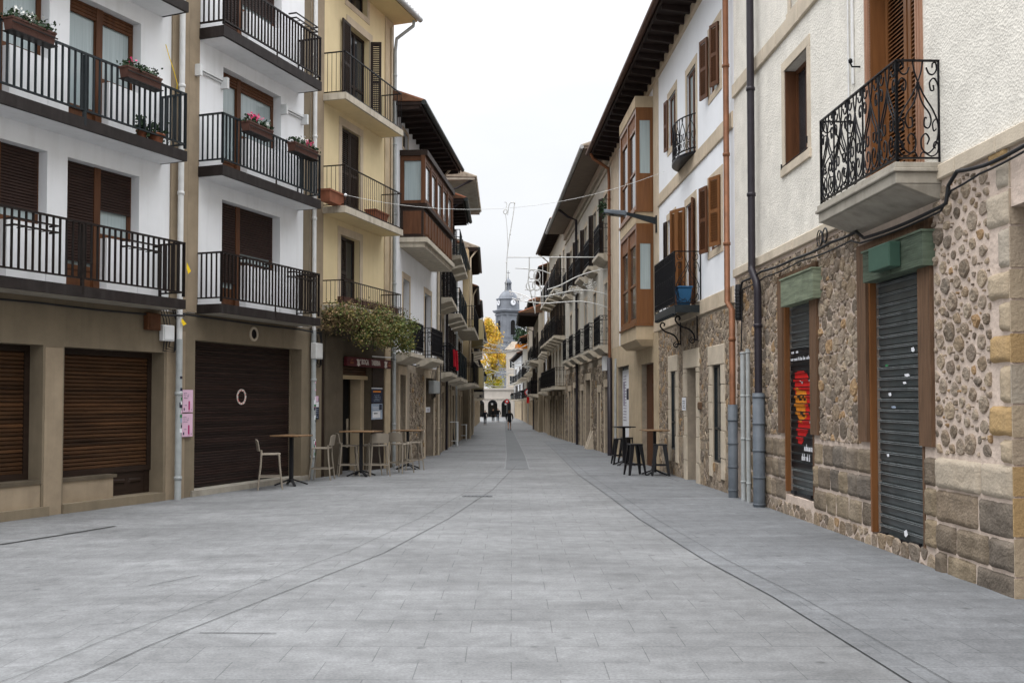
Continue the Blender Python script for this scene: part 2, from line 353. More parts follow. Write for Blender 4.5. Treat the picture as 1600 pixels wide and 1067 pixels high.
    m_['ridge'] = M('worn_lit_slat_ridge', (.21, .225, .225), .4, .5, 9, .2, 40, .002, stretch=(1.2, 1, 1), spec=.5)  # worn ridges, painted paler still for the light they catch from above
    m_['green_far'] = M('pale_mossy_wood', (.2, .23, .16), .75, .35, 4, .6, 60, .006, stretch=(.8, 1, 7), streak=.5, sscale=(4, 4, 1.2), dcol=(.09, .11, .065))
    m_['green_small'] = M('green_metal_case', (.05, .1, .073), .5, .1, 6)
    m_['glass'] = M('dark_window_glass', (.028, .032, .036), .08, .3, 2, spec=.45)
    m_['curtain'] = M('curtained_glass', (.36, .43, .44), .5, .18, 2, coat=1, stretch=(16, 16, .3))
    m_['paleglass'] = M('reflecting_glass', (.3, .35, .37), .1, .25, 1, coat=1)
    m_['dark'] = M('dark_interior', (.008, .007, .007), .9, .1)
    m_['tile'] = M('clay_roof_tile', (.2, .09, .05), .85, .35, 5, .4, 40, .005, island=[(1, 1, 1), (.7, .8, .85), (1.25, 1, .9), (.5, .6, .6)])
    m_['grey_tile'] = M('lichen_roof_tile', (.25, .21, .165), .9, .4, 6, .4, 40, .005)
    m_['gutter'] = M('dark_gutter', (.03, .036, .036), .4, .25, 4, metal=.2)
    m_['zinc'] = M('zinc_gutter', (.36, .37, .37), .5, .2, 5, metal=0, streak=.2, dcol=(.15, .15, .14))
    m_['leaf'] = M('olive_leaf', (.1, .118, .04), .6, .35, 3, island=[(1, 1, 1), (.6, .7, .6), (1.5, 1.3, 1.2), (1.1, 1.25, .9), (2.0, 1.45, 1.1)])
    m_['leaf_dry'] = M('dry_straw_leaf', (.2, .145, .075), .7, .4, 3, island=[(1, 1, 1), (.6, .7, .6), (1.3, 1.2, 1.2)])
    m_['leaf_dark'] = M('dark_leaf', (.022, .045, .02), .6, .35, 3, island=[(1, 1, 1), (.6, .7, .6), (1.6, 1.4, 1.2)])
    m_['flower_pink'] = M('pink_petal', (.72, .06, .2), .6, .2, 30)
    m_['flower_white'] = M('white_petal', (.8, .8, .76), .6, .05, 30)
    m_['terracotta'] = M('terracotta', (.24, .09, .05), .8, .2, 6)
    m_['box_brown'] = M('brown_planter_plastic', (.085, .04, .03), .55, .2, 6)
    m_['beige_plastic'] = M('taupe_plastic', (.26, .225, .18), .5, .06, 6)
    m_['black_metal'] = M('black_painted_metal', (.014, .014, .016), .4, .2, 8)
    m_['white_metal'] = M('white_painted_metal', (.72, .73, .73), .5, .06, 6)
    m_['white_light'] = M('white_light_tube', (.6, .6, .58), .5, .05, 6)
    m_['cable'] = M('black_cable', (.02, .02, .022), .5, .2, 6)
    m_['cable_white'] = M('white_cable', (.6, .6, .58), .5, .1, 6)
    m_['paper_white'] = M('white_paper', (.74, .75, .78), .7, .05, 4)
    m_['paper_pink'] = M('pink_paper', (.70, .47, .60), .7, .06, 4)
    m_['ink'] = M('dark_ink', (.03, .03, .045), .7, .2, 8)
    m_['ink_grey'] = M('grey_ink', (.3, .27, .33), .7, .2, 8)
    m_['magenta'] = M('magenta_ink', (.4, .02, .14), .7, .2, 8)
    m_['sign_red'] = M('dark_red_sign', (.075, .009, .013), .55, .15, 4)
    m_['letter'] = M('pale_lettering', (.66, .6, .55), .6, .05, 6)
    m_['red'] = M('red_paint', (.62, .015, .015), .5, .12, 6)
    m_['orange'] = M('orange_paint', (.75, .25, .02), .5, .2, 5)
    m_['navy'] = M('navy_paper', (.02, .025, .05), .6, .3, 8)
    m_['bluegrey'] = M('blue_grey_paper', (.3, .36, .45), .6, .2, 8)
    m_['blue'] = M('blue_plastic', (.016, .075, .16), .45, .12, 5)
    m_['yellow_p'] = M('yellow_plastic', (.8, .55, .02), .5, .1, 5)
    m_['red_cloth'] = M('red_cloth', (.5, .015, .03), .8, .2, 4)
    m_['skin'] = M('skin', (.45, .27, .19), .6, .06, 8)
    m_['coat_black'] = M('black_coat_cloth', (.012, .012, .014), .9, .2, 10)
    m_['coat_navy'] = M('navy_coat_cloth', (.014, .017, .028), .9, .2, 10)
    m_['trouser'] = M('dark_trouser_cloth', (.02, .02, .024), .9, .2, 10)
    m_['jeans'] = M('grey_blue_denim', (.11, .13, .17), .9, .2, 10)
    m_['hair_dark'] = M('dark_hair', (.02, .014, .01), .7, .2, 20)
    m_['hair_light'] = M('light_brown_hair', (.2, .12, .06), .7, .2, 20)
    m_['greystone'] = M('blue_grey_tower_stone', (.18, .192, .215), .9, .2, .5, streak=.35, sscale=(1, 1, .2), dcol=(.1, .105, .12))
    m_['townstone'] = M('pale_town_stone', (.42, .385, .345), .9, .12, .8, streak=.25, dcol=(.35, .32, .29))
    m_['bark'] = M('bark', (.09, .065, .045), .9, .3, 5)
    m_['awning'] = M('olive_beige_awning', (.4, .33, .18), .85, .08, 3, stretch=(8, 1, .5))
    m_['green_cloth'] = M('green_cloth', (.04, .2, .08), .8, .15, 4)
    m_['drain'] = M('dark_joint', (.035, .036, .036), .8, .3, 8)
    m_['channel'] = M('darker_grey_paver_strip', (.142, .147, .152), .8, .14, 3, .3, 60, .003)
    m_['pale_joint'] = M('pale_joint', (.22, .225, .23), .85, .1, 6)
    m_['cast_iron'] = M('cast_iron_cover', (.12, .125, .13), .6, .25, 20)
mats()

def autumn_mat():
    m = M('autumn_leaf', (1, 1, 1), .7, .15, 1, island=[(.62, .36, .03), (.7, .44, .05), (.5, .36, .04), (.58, .28, .03), (.38, .3, .03), (.66, .48, .1)])
    nt = m.node_tree; N = nt.nodes; L = nt.links; p = N['Principled BSDF']; src = p.inputs['Base Color'].links[0].from_socket
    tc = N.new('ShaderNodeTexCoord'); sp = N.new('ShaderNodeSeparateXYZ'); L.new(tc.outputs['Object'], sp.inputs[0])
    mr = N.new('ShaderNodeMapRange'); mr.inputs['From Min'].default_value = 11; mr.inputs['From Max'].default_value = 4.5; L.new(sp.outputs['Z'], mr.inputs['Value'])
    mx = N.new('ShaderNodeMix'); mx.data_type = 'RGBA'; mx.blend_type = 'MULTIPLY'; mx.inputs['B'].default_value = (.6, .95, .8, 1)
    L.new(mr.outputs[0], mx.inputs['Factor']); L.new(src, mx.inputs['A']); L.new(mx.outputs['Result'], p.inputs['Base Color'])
    return m
m_['autumn'] = autumn_mat()

def paving(name, rot, bw, rh, col, streak=.5):
    m = bpy.data.materials.new(name); m.use_nodes = True; nt = m.node_tree; N = nt.nodes; L = nt.links
    p = N['Principled BSDF']; p.inputs['Roughness'].default_value = .72; p.inputs['Specular IOR Level'].default_value = .35
    tc = N.new('ShaderNodeTexCoord'); mp = N.new('ShaderNodeMapping'); mp.inputs['Rotation'].default_value = (0, 0, rot); L.new(tc.outputs['Object'], mp.inputs[0])
    # slabs: tone differs a little from slab to slab, tight darker joints
    br = N.new('ShaderNodeTexBrick'); br.offset = .5; br.offset_frequency = 2; br.inputs['Scale'].default_value = 1
    br.inputs['Brick Width'].default_value = bw; br.inputs['Row Height'].default_value = rh; br.inputs['Mortar Size'].default_value = .004
    br.inputs['Mortar Smooth'].default_value = .35; br.inputs['Bias'].default_value = 0
    c = col
    br.inputs['Color1'].default_value = (*[x * .965 for x in c], 1); br.inputs['Color2'].default_value = (*[x * 1.035 for x in c], 1)
    br.inputs['Mortar'].default_value = (*[x * .58 for x in c], 1)
    # joints wander slightly
    wn = N.new('ShaderNodeTexNoise'); wn.inputs['Scale'].default_value = 1.3; wn.inputs['Detail'].default_value = 2; L.new(mp.outputs[0], wn.inputs['Vector'])
    wv = N.new('ShaderNodeVectorMath'); wv.operation = 'MULTIPLY_ADD'; wv.inputs[1].default_value = (.012, .012, 0); L.new(wn.outputs['Color'], wv.inputs[0]); L.new(mp.outputs[0], wv.inputs[2])
    L.new(wv.outputs[0], br.inputs['Vector'])
    # worn mottling in three sizes, the broad one drawn out across the street
    out = br.outputs['Color']
    for sc, stv, amt, det in ((.32, (1, 1.6, 1), .2, 4), (1.3, (.6, 1.9, 1), .15, 8), (6, (1, 1, 1), .16, 10), (45, (1, 1, 1), .2, 4)):
        m1 = N.new('ShaderNodeMapping'); m1.inputs['Scale'].default_value = stv; L.new(tc.outputs['Object'], m1.inputs[0])
        nz = N.new('ShaderNodeTexNoise'); nz.inputs['Scale'].default_value = sc; nz.inputs['Detail'].default_value = det; nz.inputs['Roughness'].default_value = .62; L.new(m1.outputs[0], nz.inputs['Vector'])
        mr = N.new('ShaderNodeMapRange'); mr.inputs['From Min'].default_value = .32; mr.inputs['From Max'].default_value = .68; mr.inputs['To Min'].default_value = 1 - amt; mr.inputs['To Max'].default_value = 1 + amt
        L.new(nz.outputs['Fac'], mr.inputs['Value'])
        vm = N.new('ShaderNodeVectorMath'); vm.operation = 'SCALE'; L.new(out, vm.inputs[0]); L.new(mr.outputs[0], vm.inputs['Scale']); out = vm.outputs[0]
    # small dark spots (gum, stains)
    vo = N.new('ShaderNodeTexVoronoi'); vo.inputs['Scale'].default_value = 2.1; L.new(tc.outputs['Object'], vo.inputs['Vector'])
    r2 = N.new('ShaderNodeMapRange'); r2.inputs['From Min'].default_value = .045; r2.inputs['From Max'].default_value = .1; r2.inputs['To Min'].default_value = .62; L.new(vo.outputs['Distance'], r2.inputs['Value'])
    v2 = N.new('ShaderNodeVectorMath'); v2.operation = 'SCALE'; L.new(out, v2.inputs[0]); L.new(r2.outputs[0], v2.inputs['Scale']); out = v2.outputs[0]
    # old spills: irregular darker patches with a ragged edge
    for sc, lo, hi, dk in ((.55, .56, .68, .84), (1.9, .6, .7, .86), (11, .64, .7, .8)):
        ns = N.new('ShaderNodeTexNoise'); ns.inputs['Scale'].default_value = sc; ns.inputs['Detail'].default_value = 9; ns.inputs['Roughness'].default_value = .68
        mo = N.new('ShaderNodeMapping'); mo.inputs['Location'].default_value = (sc * 7, 3, 0); L.new(tc.outputs['Object'], mo.inputs[0]); L.new(mo.outputs[0], ns.inputs['Vector'])
        ms = N.new('ShaderNodeMapRange'); ms.inputs['From Min'].default_value = lo; ms.inputs['From Max'].default_value = hi; ms.inputs['To Min'].default_value = 1; ms.inputs['To Max'].default_value = dk; L.new(ns.outputs['Fac'], ms.inputs['Value'])
        vs = N.new('ShaderNodeVectorMath'); vs.operation = 'SCALE'; L.new(out, vs.inputs[0]); L.new(ms.outputs[0], vs.inputs['Scale']); out = vs.outputs[0]
    L.new(out, p.inputs['Base Color'])
    b = N.new('ShaderNodeBump'); b.inputs['Strength'].default_value = .35; b.inputs['Distance'].default_value = .004
    nb = N.new('ShaderNodeTexNoise'); nb.inputs['Scale'].default_value = 45; nb.inputs['Detail'].default_value = 6; L.new(tc.outputs['Object'], nb.inputs['Vector'])
    ad = N.new('ShaderNodeMath'); ad.operation = 'SUBTRACT'; L.new(nb.outputs['Fac'], ad.inputs[0]); L.new(br.outputs['Fac'], ad.inputs[1])
    L.new(ad.outputs[0], b.inputs['Height']); L.new(b.outputs[0], p.inputs['Normal'])
    return m
m_['paving'] = paving('grey_slab_paving', 0, .62, .42, (.160, .1635, .1665))
m_['paving_side'] = paving('grey_slab_sidewalk', R(-2), .7, .36, (.143, .149, .156))
# ---------------------------------------------------------------- building kit
def grid_wall(mb, s0, s1, z0, z1, ops, side=8.0, solid=True):
    xs = sorted({s0, s1} | {x for o in ops for x in o[:2] if s0 < x < s1}); zs = sorted({z0, z1} | {z for o in ops for z in o[2:4] if z0 < z < z1})
    for a, b in zip(xs, xs[1:]):
        for c, d in zip(zs, zs[1:]):
            x, z = (a + b) / 2, (c + d) / 2
            if any(o[0] < x < o[1] and o[2] < z < o[3] for o in ops): continue
            mb.quad((b, 0, c), (a, 0, c), (a, 0, d), (b, 0, d))
    for o in ops:
        a, b = max(o[0], s0), min(o[1], s1); c, d = max(o[2], z0), min(o[3], z1); p = -o[4]
        if a >= b or c >= d: continue
        if o[0] > s0 - 1e-6: mb.quad((a, 0, c), (a, p, c), (a, p, d), (a, 0, d))
        if o[1] < s1 + 1e-6: mb.quad((b, p, c), (b, 0, c), (b, 0, d), (b, p, d))
        if o[3] < z1 + 1e-6: mb.quad((a, 0, d), (a, p, d), (b, p, d), (b, 0, d))
        if o[2] > z0 - 1e-6: mb.quad((a, p, c), (a, 0, c), (b, 0, c), (b, p, c))
        mb.quad((b, p, c), (a, p, c), (a, p, d), (b, p, d))
    if solid:
        mb.quad((s0, 0, z0), (s0, -side, z0), (s0, -side, z1), (s0, 0, z1))
        mb.quad((s1, -side, z0), (s1, 0, z0), (s1, 0, z1), (s1, -side, z1))
        mb.quad((s0, -side, z0), (s1, -side, z0), (s1, -side, z1), (s0, -side, z1))
        mb.quad((s0, 0, z1), (s0, -side, z1), (s1, -side, z1), (s1, 0, z1))

class House:
    def __init__(h, name, label, F, s0, s1, zones, depth=8.0, cat='house'):
        h.F, h.s0, h.s1, h.zones, h.depth = F, s0, s1, zones, depth; h.ops = []
        q = F.world((s0 + s1) / 2, 0, 0); h.gz = gz(q.x, q.y)
        h.o = thing(name, label, cat, F, ((s0 + s1) / 2, 0, h.gz)); h.walls = {}
    def op(h, s0, s1, z0, z1, dep=.25):
        s0, s1 = sorted((s0, s1)); z0, z1 = sorted((z0, z1)); h.ops.append((s0, s1, z0, z1, dep)); return s0, s1, z0, z1, dep
    def P(h, px, py, d=0): return h.F.px(px, py, d)
    def s(h, px, d=0): return h.F.px(px, 600, d)[0]
    def z(h, px, py, d=0): return h.F.px(px, py, d)[1]
    def finish(h):
        for z0, z1, mat, nm in h.zones:
            m = MB(); grid_wall(m, h.s0, h.s1, z0, z1, h.ops, h.depth); h.walls[nm] = m.build(nm, m_[mat], h.o)
        return h
    def part(h, name, mat, fn, parent=None, label=None, bevel=0): return part(name, m_[mat], parent or h.o, fn, label, bevel)

def slats(m, s0, s1, z0, z1, d, pitch, proud=.015):
    n = max(1, round((z1 - z0) / pitch)); h = (z1 - z0) / n
    for i in range(n):
        z = z0 + i * h
        m.add([(s1, d + proud * .2, z + h * .12), (s0, d + proud * .2, z + h * .12), (s0, d + proud, z + h * .3), (s1, d + proud, z + h * .3), (s0, d + proud, z + h * .8), (s1, d + proud, z + h * .8), (s0, d + proud * .1, z + h), (s1, d + proud * .1, z + h),
               (s0, d - proud * .4, z), (s1, d - proud * .4, z)],
              [(0, 1, 2, 3), (3, 2, 4, 5), (5, 4, 6, 7), (9, 8, 1, 0)])

def frame_bars(m, s0, s1, z0, z1, d, w=.06, t=.05, mull=(), rails=()):
    m.box(s0, s0 + w, d, d + t, z0, z1); m.box(s1 - w, s1, d, d + t, z0, z1)
    m.box(s0 + w, s1 - w, d, d + t, z1 - w, z1); m.box(s0 + w, s1 - w, d, d + t, z0, z0 + w)
    for a in mull: m.box(a - w * .6, a + w * .6, d, d + t * .96, z0 + w, z1 - w)
    for c in rails: m.box(s0 + w, s1 - w, d, d + t * .9, c - w * .45, c + w * .45)

def casement(h, s0, s1, z0, z1, d=-.2, mat='wood', pane='curtain', mull=1, rails=(), w=.06, name='window', label=None, boxh=0, parent=None, t=.05):
    """glazed window or door: frame > pane (> shutter box)"""
    s0, s1 = sorted((s0, s1))
    mu = [s0 + (s1 - s0) * k / (mull + 1) for k in range(1, mull + 1)]
    f = h.part(name, mat, lambda m: frame_bars(m, s0, s1, z0, z1, d, w, t, mu, rails), parent, label)
    h.part('pane', pane, lambda m: m.quad((s1 - w * .5, d + .02, z0 + w * .5), (s0 + w * .5, d + .02, z0 + w * .5), (s0 + w * .5, d + .02, z1 - w * .5), (s1 - w * .5, d + .02, z1 - w * .5)), f)
    if boxh: h.part('shutter_box', mat, lambda m: slats(m, s0 + w, s1 - w, z1 - w - boxh, z1 - w, d + t, .06, .02), f)
    return f
def roller(h, f, s0, s1, z0, z1, d, mat='wood_shutter', pitch=.05):
    return h.part('shutter', mat, lambda m: (slats(m, s0, s1, z0, z1, d, pitch, .014), m.box(s0, s1, d - .005, d + .022, z0 - .035, z0 - .002)), f)
def surround(h, s0, s1, z0, z1, w, mat='sandstone', proud=.012, sill=.0, parent=None, bottom=True, name='window_surround'):
    def fn(m):
        m.box(s0 - w, s0, -.02, proud, z0, z1); m.box(s1, s1 + w, -.02, proud, z0, z1)
        m.box(s0 - w, s1 + w, -.02, proud, z1, z1 + w * 1.15)
        if bottom: m.box(s0 - w - sill, s1 + w + sill, -.02, proud + sill, z0 - w, z0)
    return h.part(name, mat, fn, parent, bevel=.006)
def louvre(m, p, q, z0, z1, t=.035, fw=.06, pitch=.05, mid=True):
    """louvred leaf standing from p to q (s, d)"""
    p, q = Vector((p[0], p[1], 0)), Vector((q[0], q[1], 0)); u = (q - p); L = u.length; u.normalize(); n = Vector((-u.y, u.x, 0)) * t / 2
    def bx(a, b, c, d, k=1):
        A, B = p + u * a, p + u * b
        m.hexa([(A - n * k) + Vector((0, 0, c)), (B - n * k) + Vector((0, 0, c)), (B + n * k) + Vector((0, 0, c)), (A + n * k) + Vector((0, 0, c))],
               [(A - n * k) + Vector((0, 0, d)), (B - n * k) + Vector((0, 0, d)), (B + n * k) + Vector((0, 0, d)), (A + n * k) + Vector((0, 0, d))])
    bx(0, fw, z0, z1); bx(L - fw, L, z0, z1); bx(fw, L - fw, z0, z0 + fw * 1.4); bx(fw, L - fw, z1 - fw * 1.2, z1)
    if mid: bx(fw, L - fw, (z0 + z1) / 2 - fw * .6, (z0 + z1) / 2 + fw * .6)
    z = z0 + fw * 1.4 + pitch / 2
    while z < z1 - fw * 1.3:
        A, B = p + u * fw, p + u * (L - fw); k = n * .8; dz = pitch * .42; e = Vector((0, 0, .006))
        m.hexa([A - k + Vector((0, 0, z - dz)), B - k + Vector((0, 0, z - dz)), B + k + Vector((0, 0, z + dz)), A + k + Vector((0, 0, z + dz))],
               [A - k + e + Vector((0, 0, z - dz)), B - k + e + Vector((0, 0, z - dz)), B + k + e + Vector((0, 0, z + dz)), A + k + e + Vector((0, 0, z + dz))])
        z += pitch
def path_points(s0, s1, D, inset=.03): return [(s0 + inset, 0), (s0 + inset, D - inset), (s1 - inset, D - inset), (s1 - inset, 0)]
def railing(m, pts, z0, z1, kind='flat', gap=.105, bw=.028, top=.035, seed=0):
    def runs():
        for (a, b), (c, d) in zip(pts, pts[1:]): yield Vector((a, b, 0)), Vector((c, d, 0))
    for A, B in runs():
        u = (B - A); L = u.length
        if L < .02: continue
        u.normalize()
        m.bar(A + Vector((0, 0, z1)) - u * top / 2, B + Vector((0, 0, z1)) + u * top / 2, top, top * .7)
        m.bar(A + Vector((0, 0, z0)), B + Vector((0, 0, z0)), top * .9, top * .6)
        for E in (A, B): m.bar(E + Vector((0, 0, z0 - .08)), E + Vector((0, 0, z1)), bw * 1.15, bw * 1.15)
        n = max(1, round(L / gap))
        for i in range(1, n):
            q = A + u * (L * i / n)
            if kind == 'round': m.tube([q + Vector((0, 0, z0)), q + Vector((0, 0, z1))], bw / 2, 5, False)
            else:   # flat bar set edge-on to the run
                n_ = Vector((-u.y, u.x, 0)); w = n_ * bw / 2; t = u * bw * .28
                m.hexa([q - w - t + Vector((0, 0, z0)), q + w - t + Vector((0, 0, z0)), q + w + t + Vector((0, 0, z0)), q - w + t + Vector((0, 0, z0))],
                       [q - w - t + Vector((0, 0, z1)), q + w - t + Vector((0, 0, z1)), q + w + t + Vector((0, 0, z1)), q - w + t + Vector((0, 0, z1))])
def spiral(c, r0, a0, turns, sgn, n=14, r1=.22):
    return [(c[0] + r0 * (1 - (1 - r1) * t) * math.cos(a0 + sgn * 2 * math.pi * turns * t), c[1] + r0 * (1 - (1 - r1) * t) * math.sin(a0 + sgn * 2 * math.pi * turns * t)) for t in [i / (n - 1) for i in range(n)]]
def curve2(pts, n=6):   # Catmull-Rom through (x, y)
    P = [Vector((a, b)) for a, b in pts]; P = [P[0] * 2 - P[1]] + P + [P[-1] * 2 - P[-2]]; out = []
    for i in range(1, len(P) - 2):
        for k in range(n):
            t = k / n; a, b, c, d = P[i - 1:i + 3]
            out.append(tuple(.5 * ((2 * b) + (c - a) * t + (2 * a - 5 * b + 4 * c - d) * t * t + (3 * b - a - 3 * c + d) * t ** 3)))
    out.append(tuple(P[-2])); return out
def scroll_panel(m, A, u, L, z0, H, r=.0075, seg=5):
    """wrought iron: pairs of long S curves ending in spirals, C scrolls between"""
    n = max(1, round(L / .46)); w = L / n
    def dr(pts, rr=r):
        m.tube([A + u * x + Vector((0, 0, z0 + y * H)) for x, y in pts], rr, seg, False)
    for k in range(n):
        o = w * k
        for sg in (1, -1):
            X = lambda x: o + w * (.5 + sg * x)
            f = lambda ps: [(X(a), b) for a, b in ps]
            # long S from the top rail down, curling at the foot
            dr(f(curve2([(-.12, 1.0), (-.06, .86), (.12, .66), (.36, .48), (.47, .32), (.40, .14), (.22, .05), (.08, .10), (.07, .2), (.17, .25), (.25, .2), (.2, .14)])))
            # mid S with curled ends
            dr(f(curve2([(.02, .78), (.03, .66), (.12, .55), (.26, .46), (.3, .38), (.24, .31), (.14, .33), (.15, .41), (.2, .41)])))
            # C scroll under the rail
            dr(f(curve2([(.2, .93), (.26, .87), (.36, .86), (.44, .91), (.42, .98), (.35, .97), (.34, .93)])))
            dr(f(curve2([(.5, .62), (.47, .75), (.38, .82), (.28, .78), (.3, .7), (.37, .7), (.36, .75)])))
            dr(f(curve2([(.5, .3), (.44, .4), (.34, .36), (.36, .28), (.42, .3)])), r * .85)
            # foot scroll
            dr(f(curve2([(.02, .0), (.1, .06), (.3, .02), (.44, .06), (.46, .14), (.39, .17), (.35, .12), (.4, .1)])), r * .9)
        if k: m.bar(A + u * o + Vector((0, 0, z0)), A + u * o + Vector((0, 0, z0 + H)), .016)
def scroll_railing(m, pts, z0, z1, r=.0075, seg=5):
    for (a, b), (c, d) in zip(pts, pts[1:]):
        A, B = Vector((a, b, 0)), Vector((c, d, 0)); u = B - A; L = u.length; u.normalize()
        m.bar(A + Vector((0, 0, z1)), B + Vector((0, 0, z1)), .035, .016); m.bar(A + Vector((0, 0, z0)), B + Vector((0, 0, z0)), .03, .016)
        for E in (A, B): m.bar(E + Vector((0, 0, z0 - .05)), E + Vector((0, 0, z1)), .026)
        scroll_panel(m, A, u, L, z0, z1 - z0, r, seg)
def iron_railing(m, pts, z0, z1, gap=.1, bw=.014):
    """bars with a band of rings under the rail and collars lower down"""
    railing(m, pts, z0, z1, 'round', gap, bw, .03)
    for (a, b), (c, d) in zip(pts, pts[1:]):
        A, B = Vector((a, b, 0)), Vector((c, d, 0)); u = B - A; L = u.length; u.normalize(); n = max(1, round(L / (gap * 1.5)))
        m.bar(A + Vector((0, 0, z1 - .16)), B + Vector((0, 0, z1 - .16)), .014); m.bar(A + Vector((0, 0, z0 + .12)), B + Vector((0, 0, z0 + .12)), .014)
        for i in range(n):
            q = A + u * (L * (i + .5) / n); rr = min(.055, L / n * .42)
            m.tube([q + u * (rr * math.cos(t)) + Vector((0, 0, z1 - .085 + rr * math.sin(t))) for t in [2 * math.pi * k / 8 for k in range(9)]], .008, 4, False)
            m.tube([q + u * (.03 * math.cos(t)) + Vector((0, 0, z0 + .5 + .09 * math.sin(t))) for t in [2 * math.pi * k / 8 for k in range(9)]], .007, 4, False)

def balcony(h, s0, s1, z0, z1, D, mat_slab, mat_rail, zr0, zr1, kind='flat', gap=.105, bw=.028, top=.035, name='balcony', pts=None, profile=None, under=None, label=None):
    s0, s1 = sorted((s0, s1))
    def fn(m):
        if profile: m.solid(profile, s0, s1)
        else: m.box(s0, s1, -.02, D, z0, z1)
    b = h.part(name, mat_slab, fn, None, label)
    pts = pts or path_points(s0, s1, D)
    if kind == 'scroll': h.part('railing', mat_rail, lambda m: scroll_railing(m, pts, zr0, zr1), b)
    elif kind == 'iron': h.part('railing', mat_rail, lambda m: iron_railing(m, pts, zr0, zr1, gap, bw), b)
    else: h.part('railing', mat_rail, lambda m: railing(m, pts, zr0, zr1, kind, gap, bw, top), b)
    if under: h.part('underside', under, lambda m: m.box(s0 + .06, s1 - .06, 0, D - .06, z0 - .004, z0 + .01), b)
    return b
def eave(h, z, over, mat_soffit='soffit', rafters=.55, gut='gutter', tile='tile', s0=None, s1=None, drop=.0, thick=.1, back=4.5, rise=.36, tiles=True, plain=False, rdep=.13):
    """overhanging tiled roof > soffit, gutter"""
    s0 = h.s0 if s0 is None else s0; s1 = h.s1 if s1 is None else s1
    zi = z; zo = z - drop; sl = rise
    def top(d): return zo + thick + .02 + (over - d) * sl
    def roof(m):
        m.solid([(over, zo + thick), (over, top(over)), (-back, top(-back)), (-back, zi + .02), (0, zi + .02 + thick)], s0 - .05, s1 + .05)
        if tiles:
            n = int((s1 - s0) / .2)
            for i in range(n):
                s = s0 + (i + .5) * (s1 - s0) / n; r = .062
                m.add([(s + r * math.cos(t), over + .05, top(over) + r * math.sin(t)) for t in (0, .8, 1.57, 2.34, 3.14)] + [(s + r * math.cos(t), -back, top(-back) + r * math.sin(t)) for t in (0, .8, 1.57, 2.34, 3.14)],
                      [(k, k + 1, k + 6, k + 5) for k in range(4)] + [(4, 3, 2, 1, 0)], False)
    r = h.part('roof', tile, roof)
    def sof(m):
        m.hexa([(s0 - .02, over - .04, zo), (s1 + .02, over - .04, zo), (s1 + .02, -.05, zi), (s0 - .02, -.05, zi)], [(s0 - .02, over - .04, zo + thick), (s1 + .02, over - .04, zo + thick), (s1 + .02, -.05, zi + thick), (s0 - .02, -.05, zi + thick)])
        if not plain:
            n = max(2, int((s1 - s0) / rafters))
            for i in range(n + 1):
                s = s0 + .06 + (s1 - s0 - .12) * i / n
                m.hexa([(s - .045, over - .1, zo - rdep * .7), (s + .045, over - .1, zo - rdep * .7), (s + .045, -.05, zi - rdep), (s - .045, -.05, zi - rdep)], [(s - .045, over - .1, zo), (s + .045, over - .1, zo), (s + .045, -.05, zi), (s - .045, -.05, zi)])
            m.box(s0 - .01, s1 + .01, over - .075, over - .035, zo - .06, zo + thick + .02)
    h.part('soffit', mat_soffit, sof, r)
    if gut: h.part('gutter', gut, lambda m: m.tube([(s0 - .06, over + .04, zo + .06), (s1 + .06, over + .04, zo + .06)], .075, 10), r)
    return r
def pipe(h, pts, r, mat, name='downpipe', label=None, rings=True, n=10):
    def fn(m):
        m.tube(pts, r, n)
        if rings:
            for (a, b) in zip(pts, pts[1:]):
                A, B = Vector(a), Vector(b); L = (B - A).length
                if abs(B.z - A.z) < 1: continue
                k = max(1, round(L / 1.9))
                for i in range(k):
                    q = A.lerp(B, (i + .35) / k); m.lathe((q.x, q.y, q.z - .03), [(r * 1.02, 0), (r * 1.22, .005), (r * 1.22, .06), (r * 1.02, .065)], n)
    return h.part(name, mat, fn, None, label)

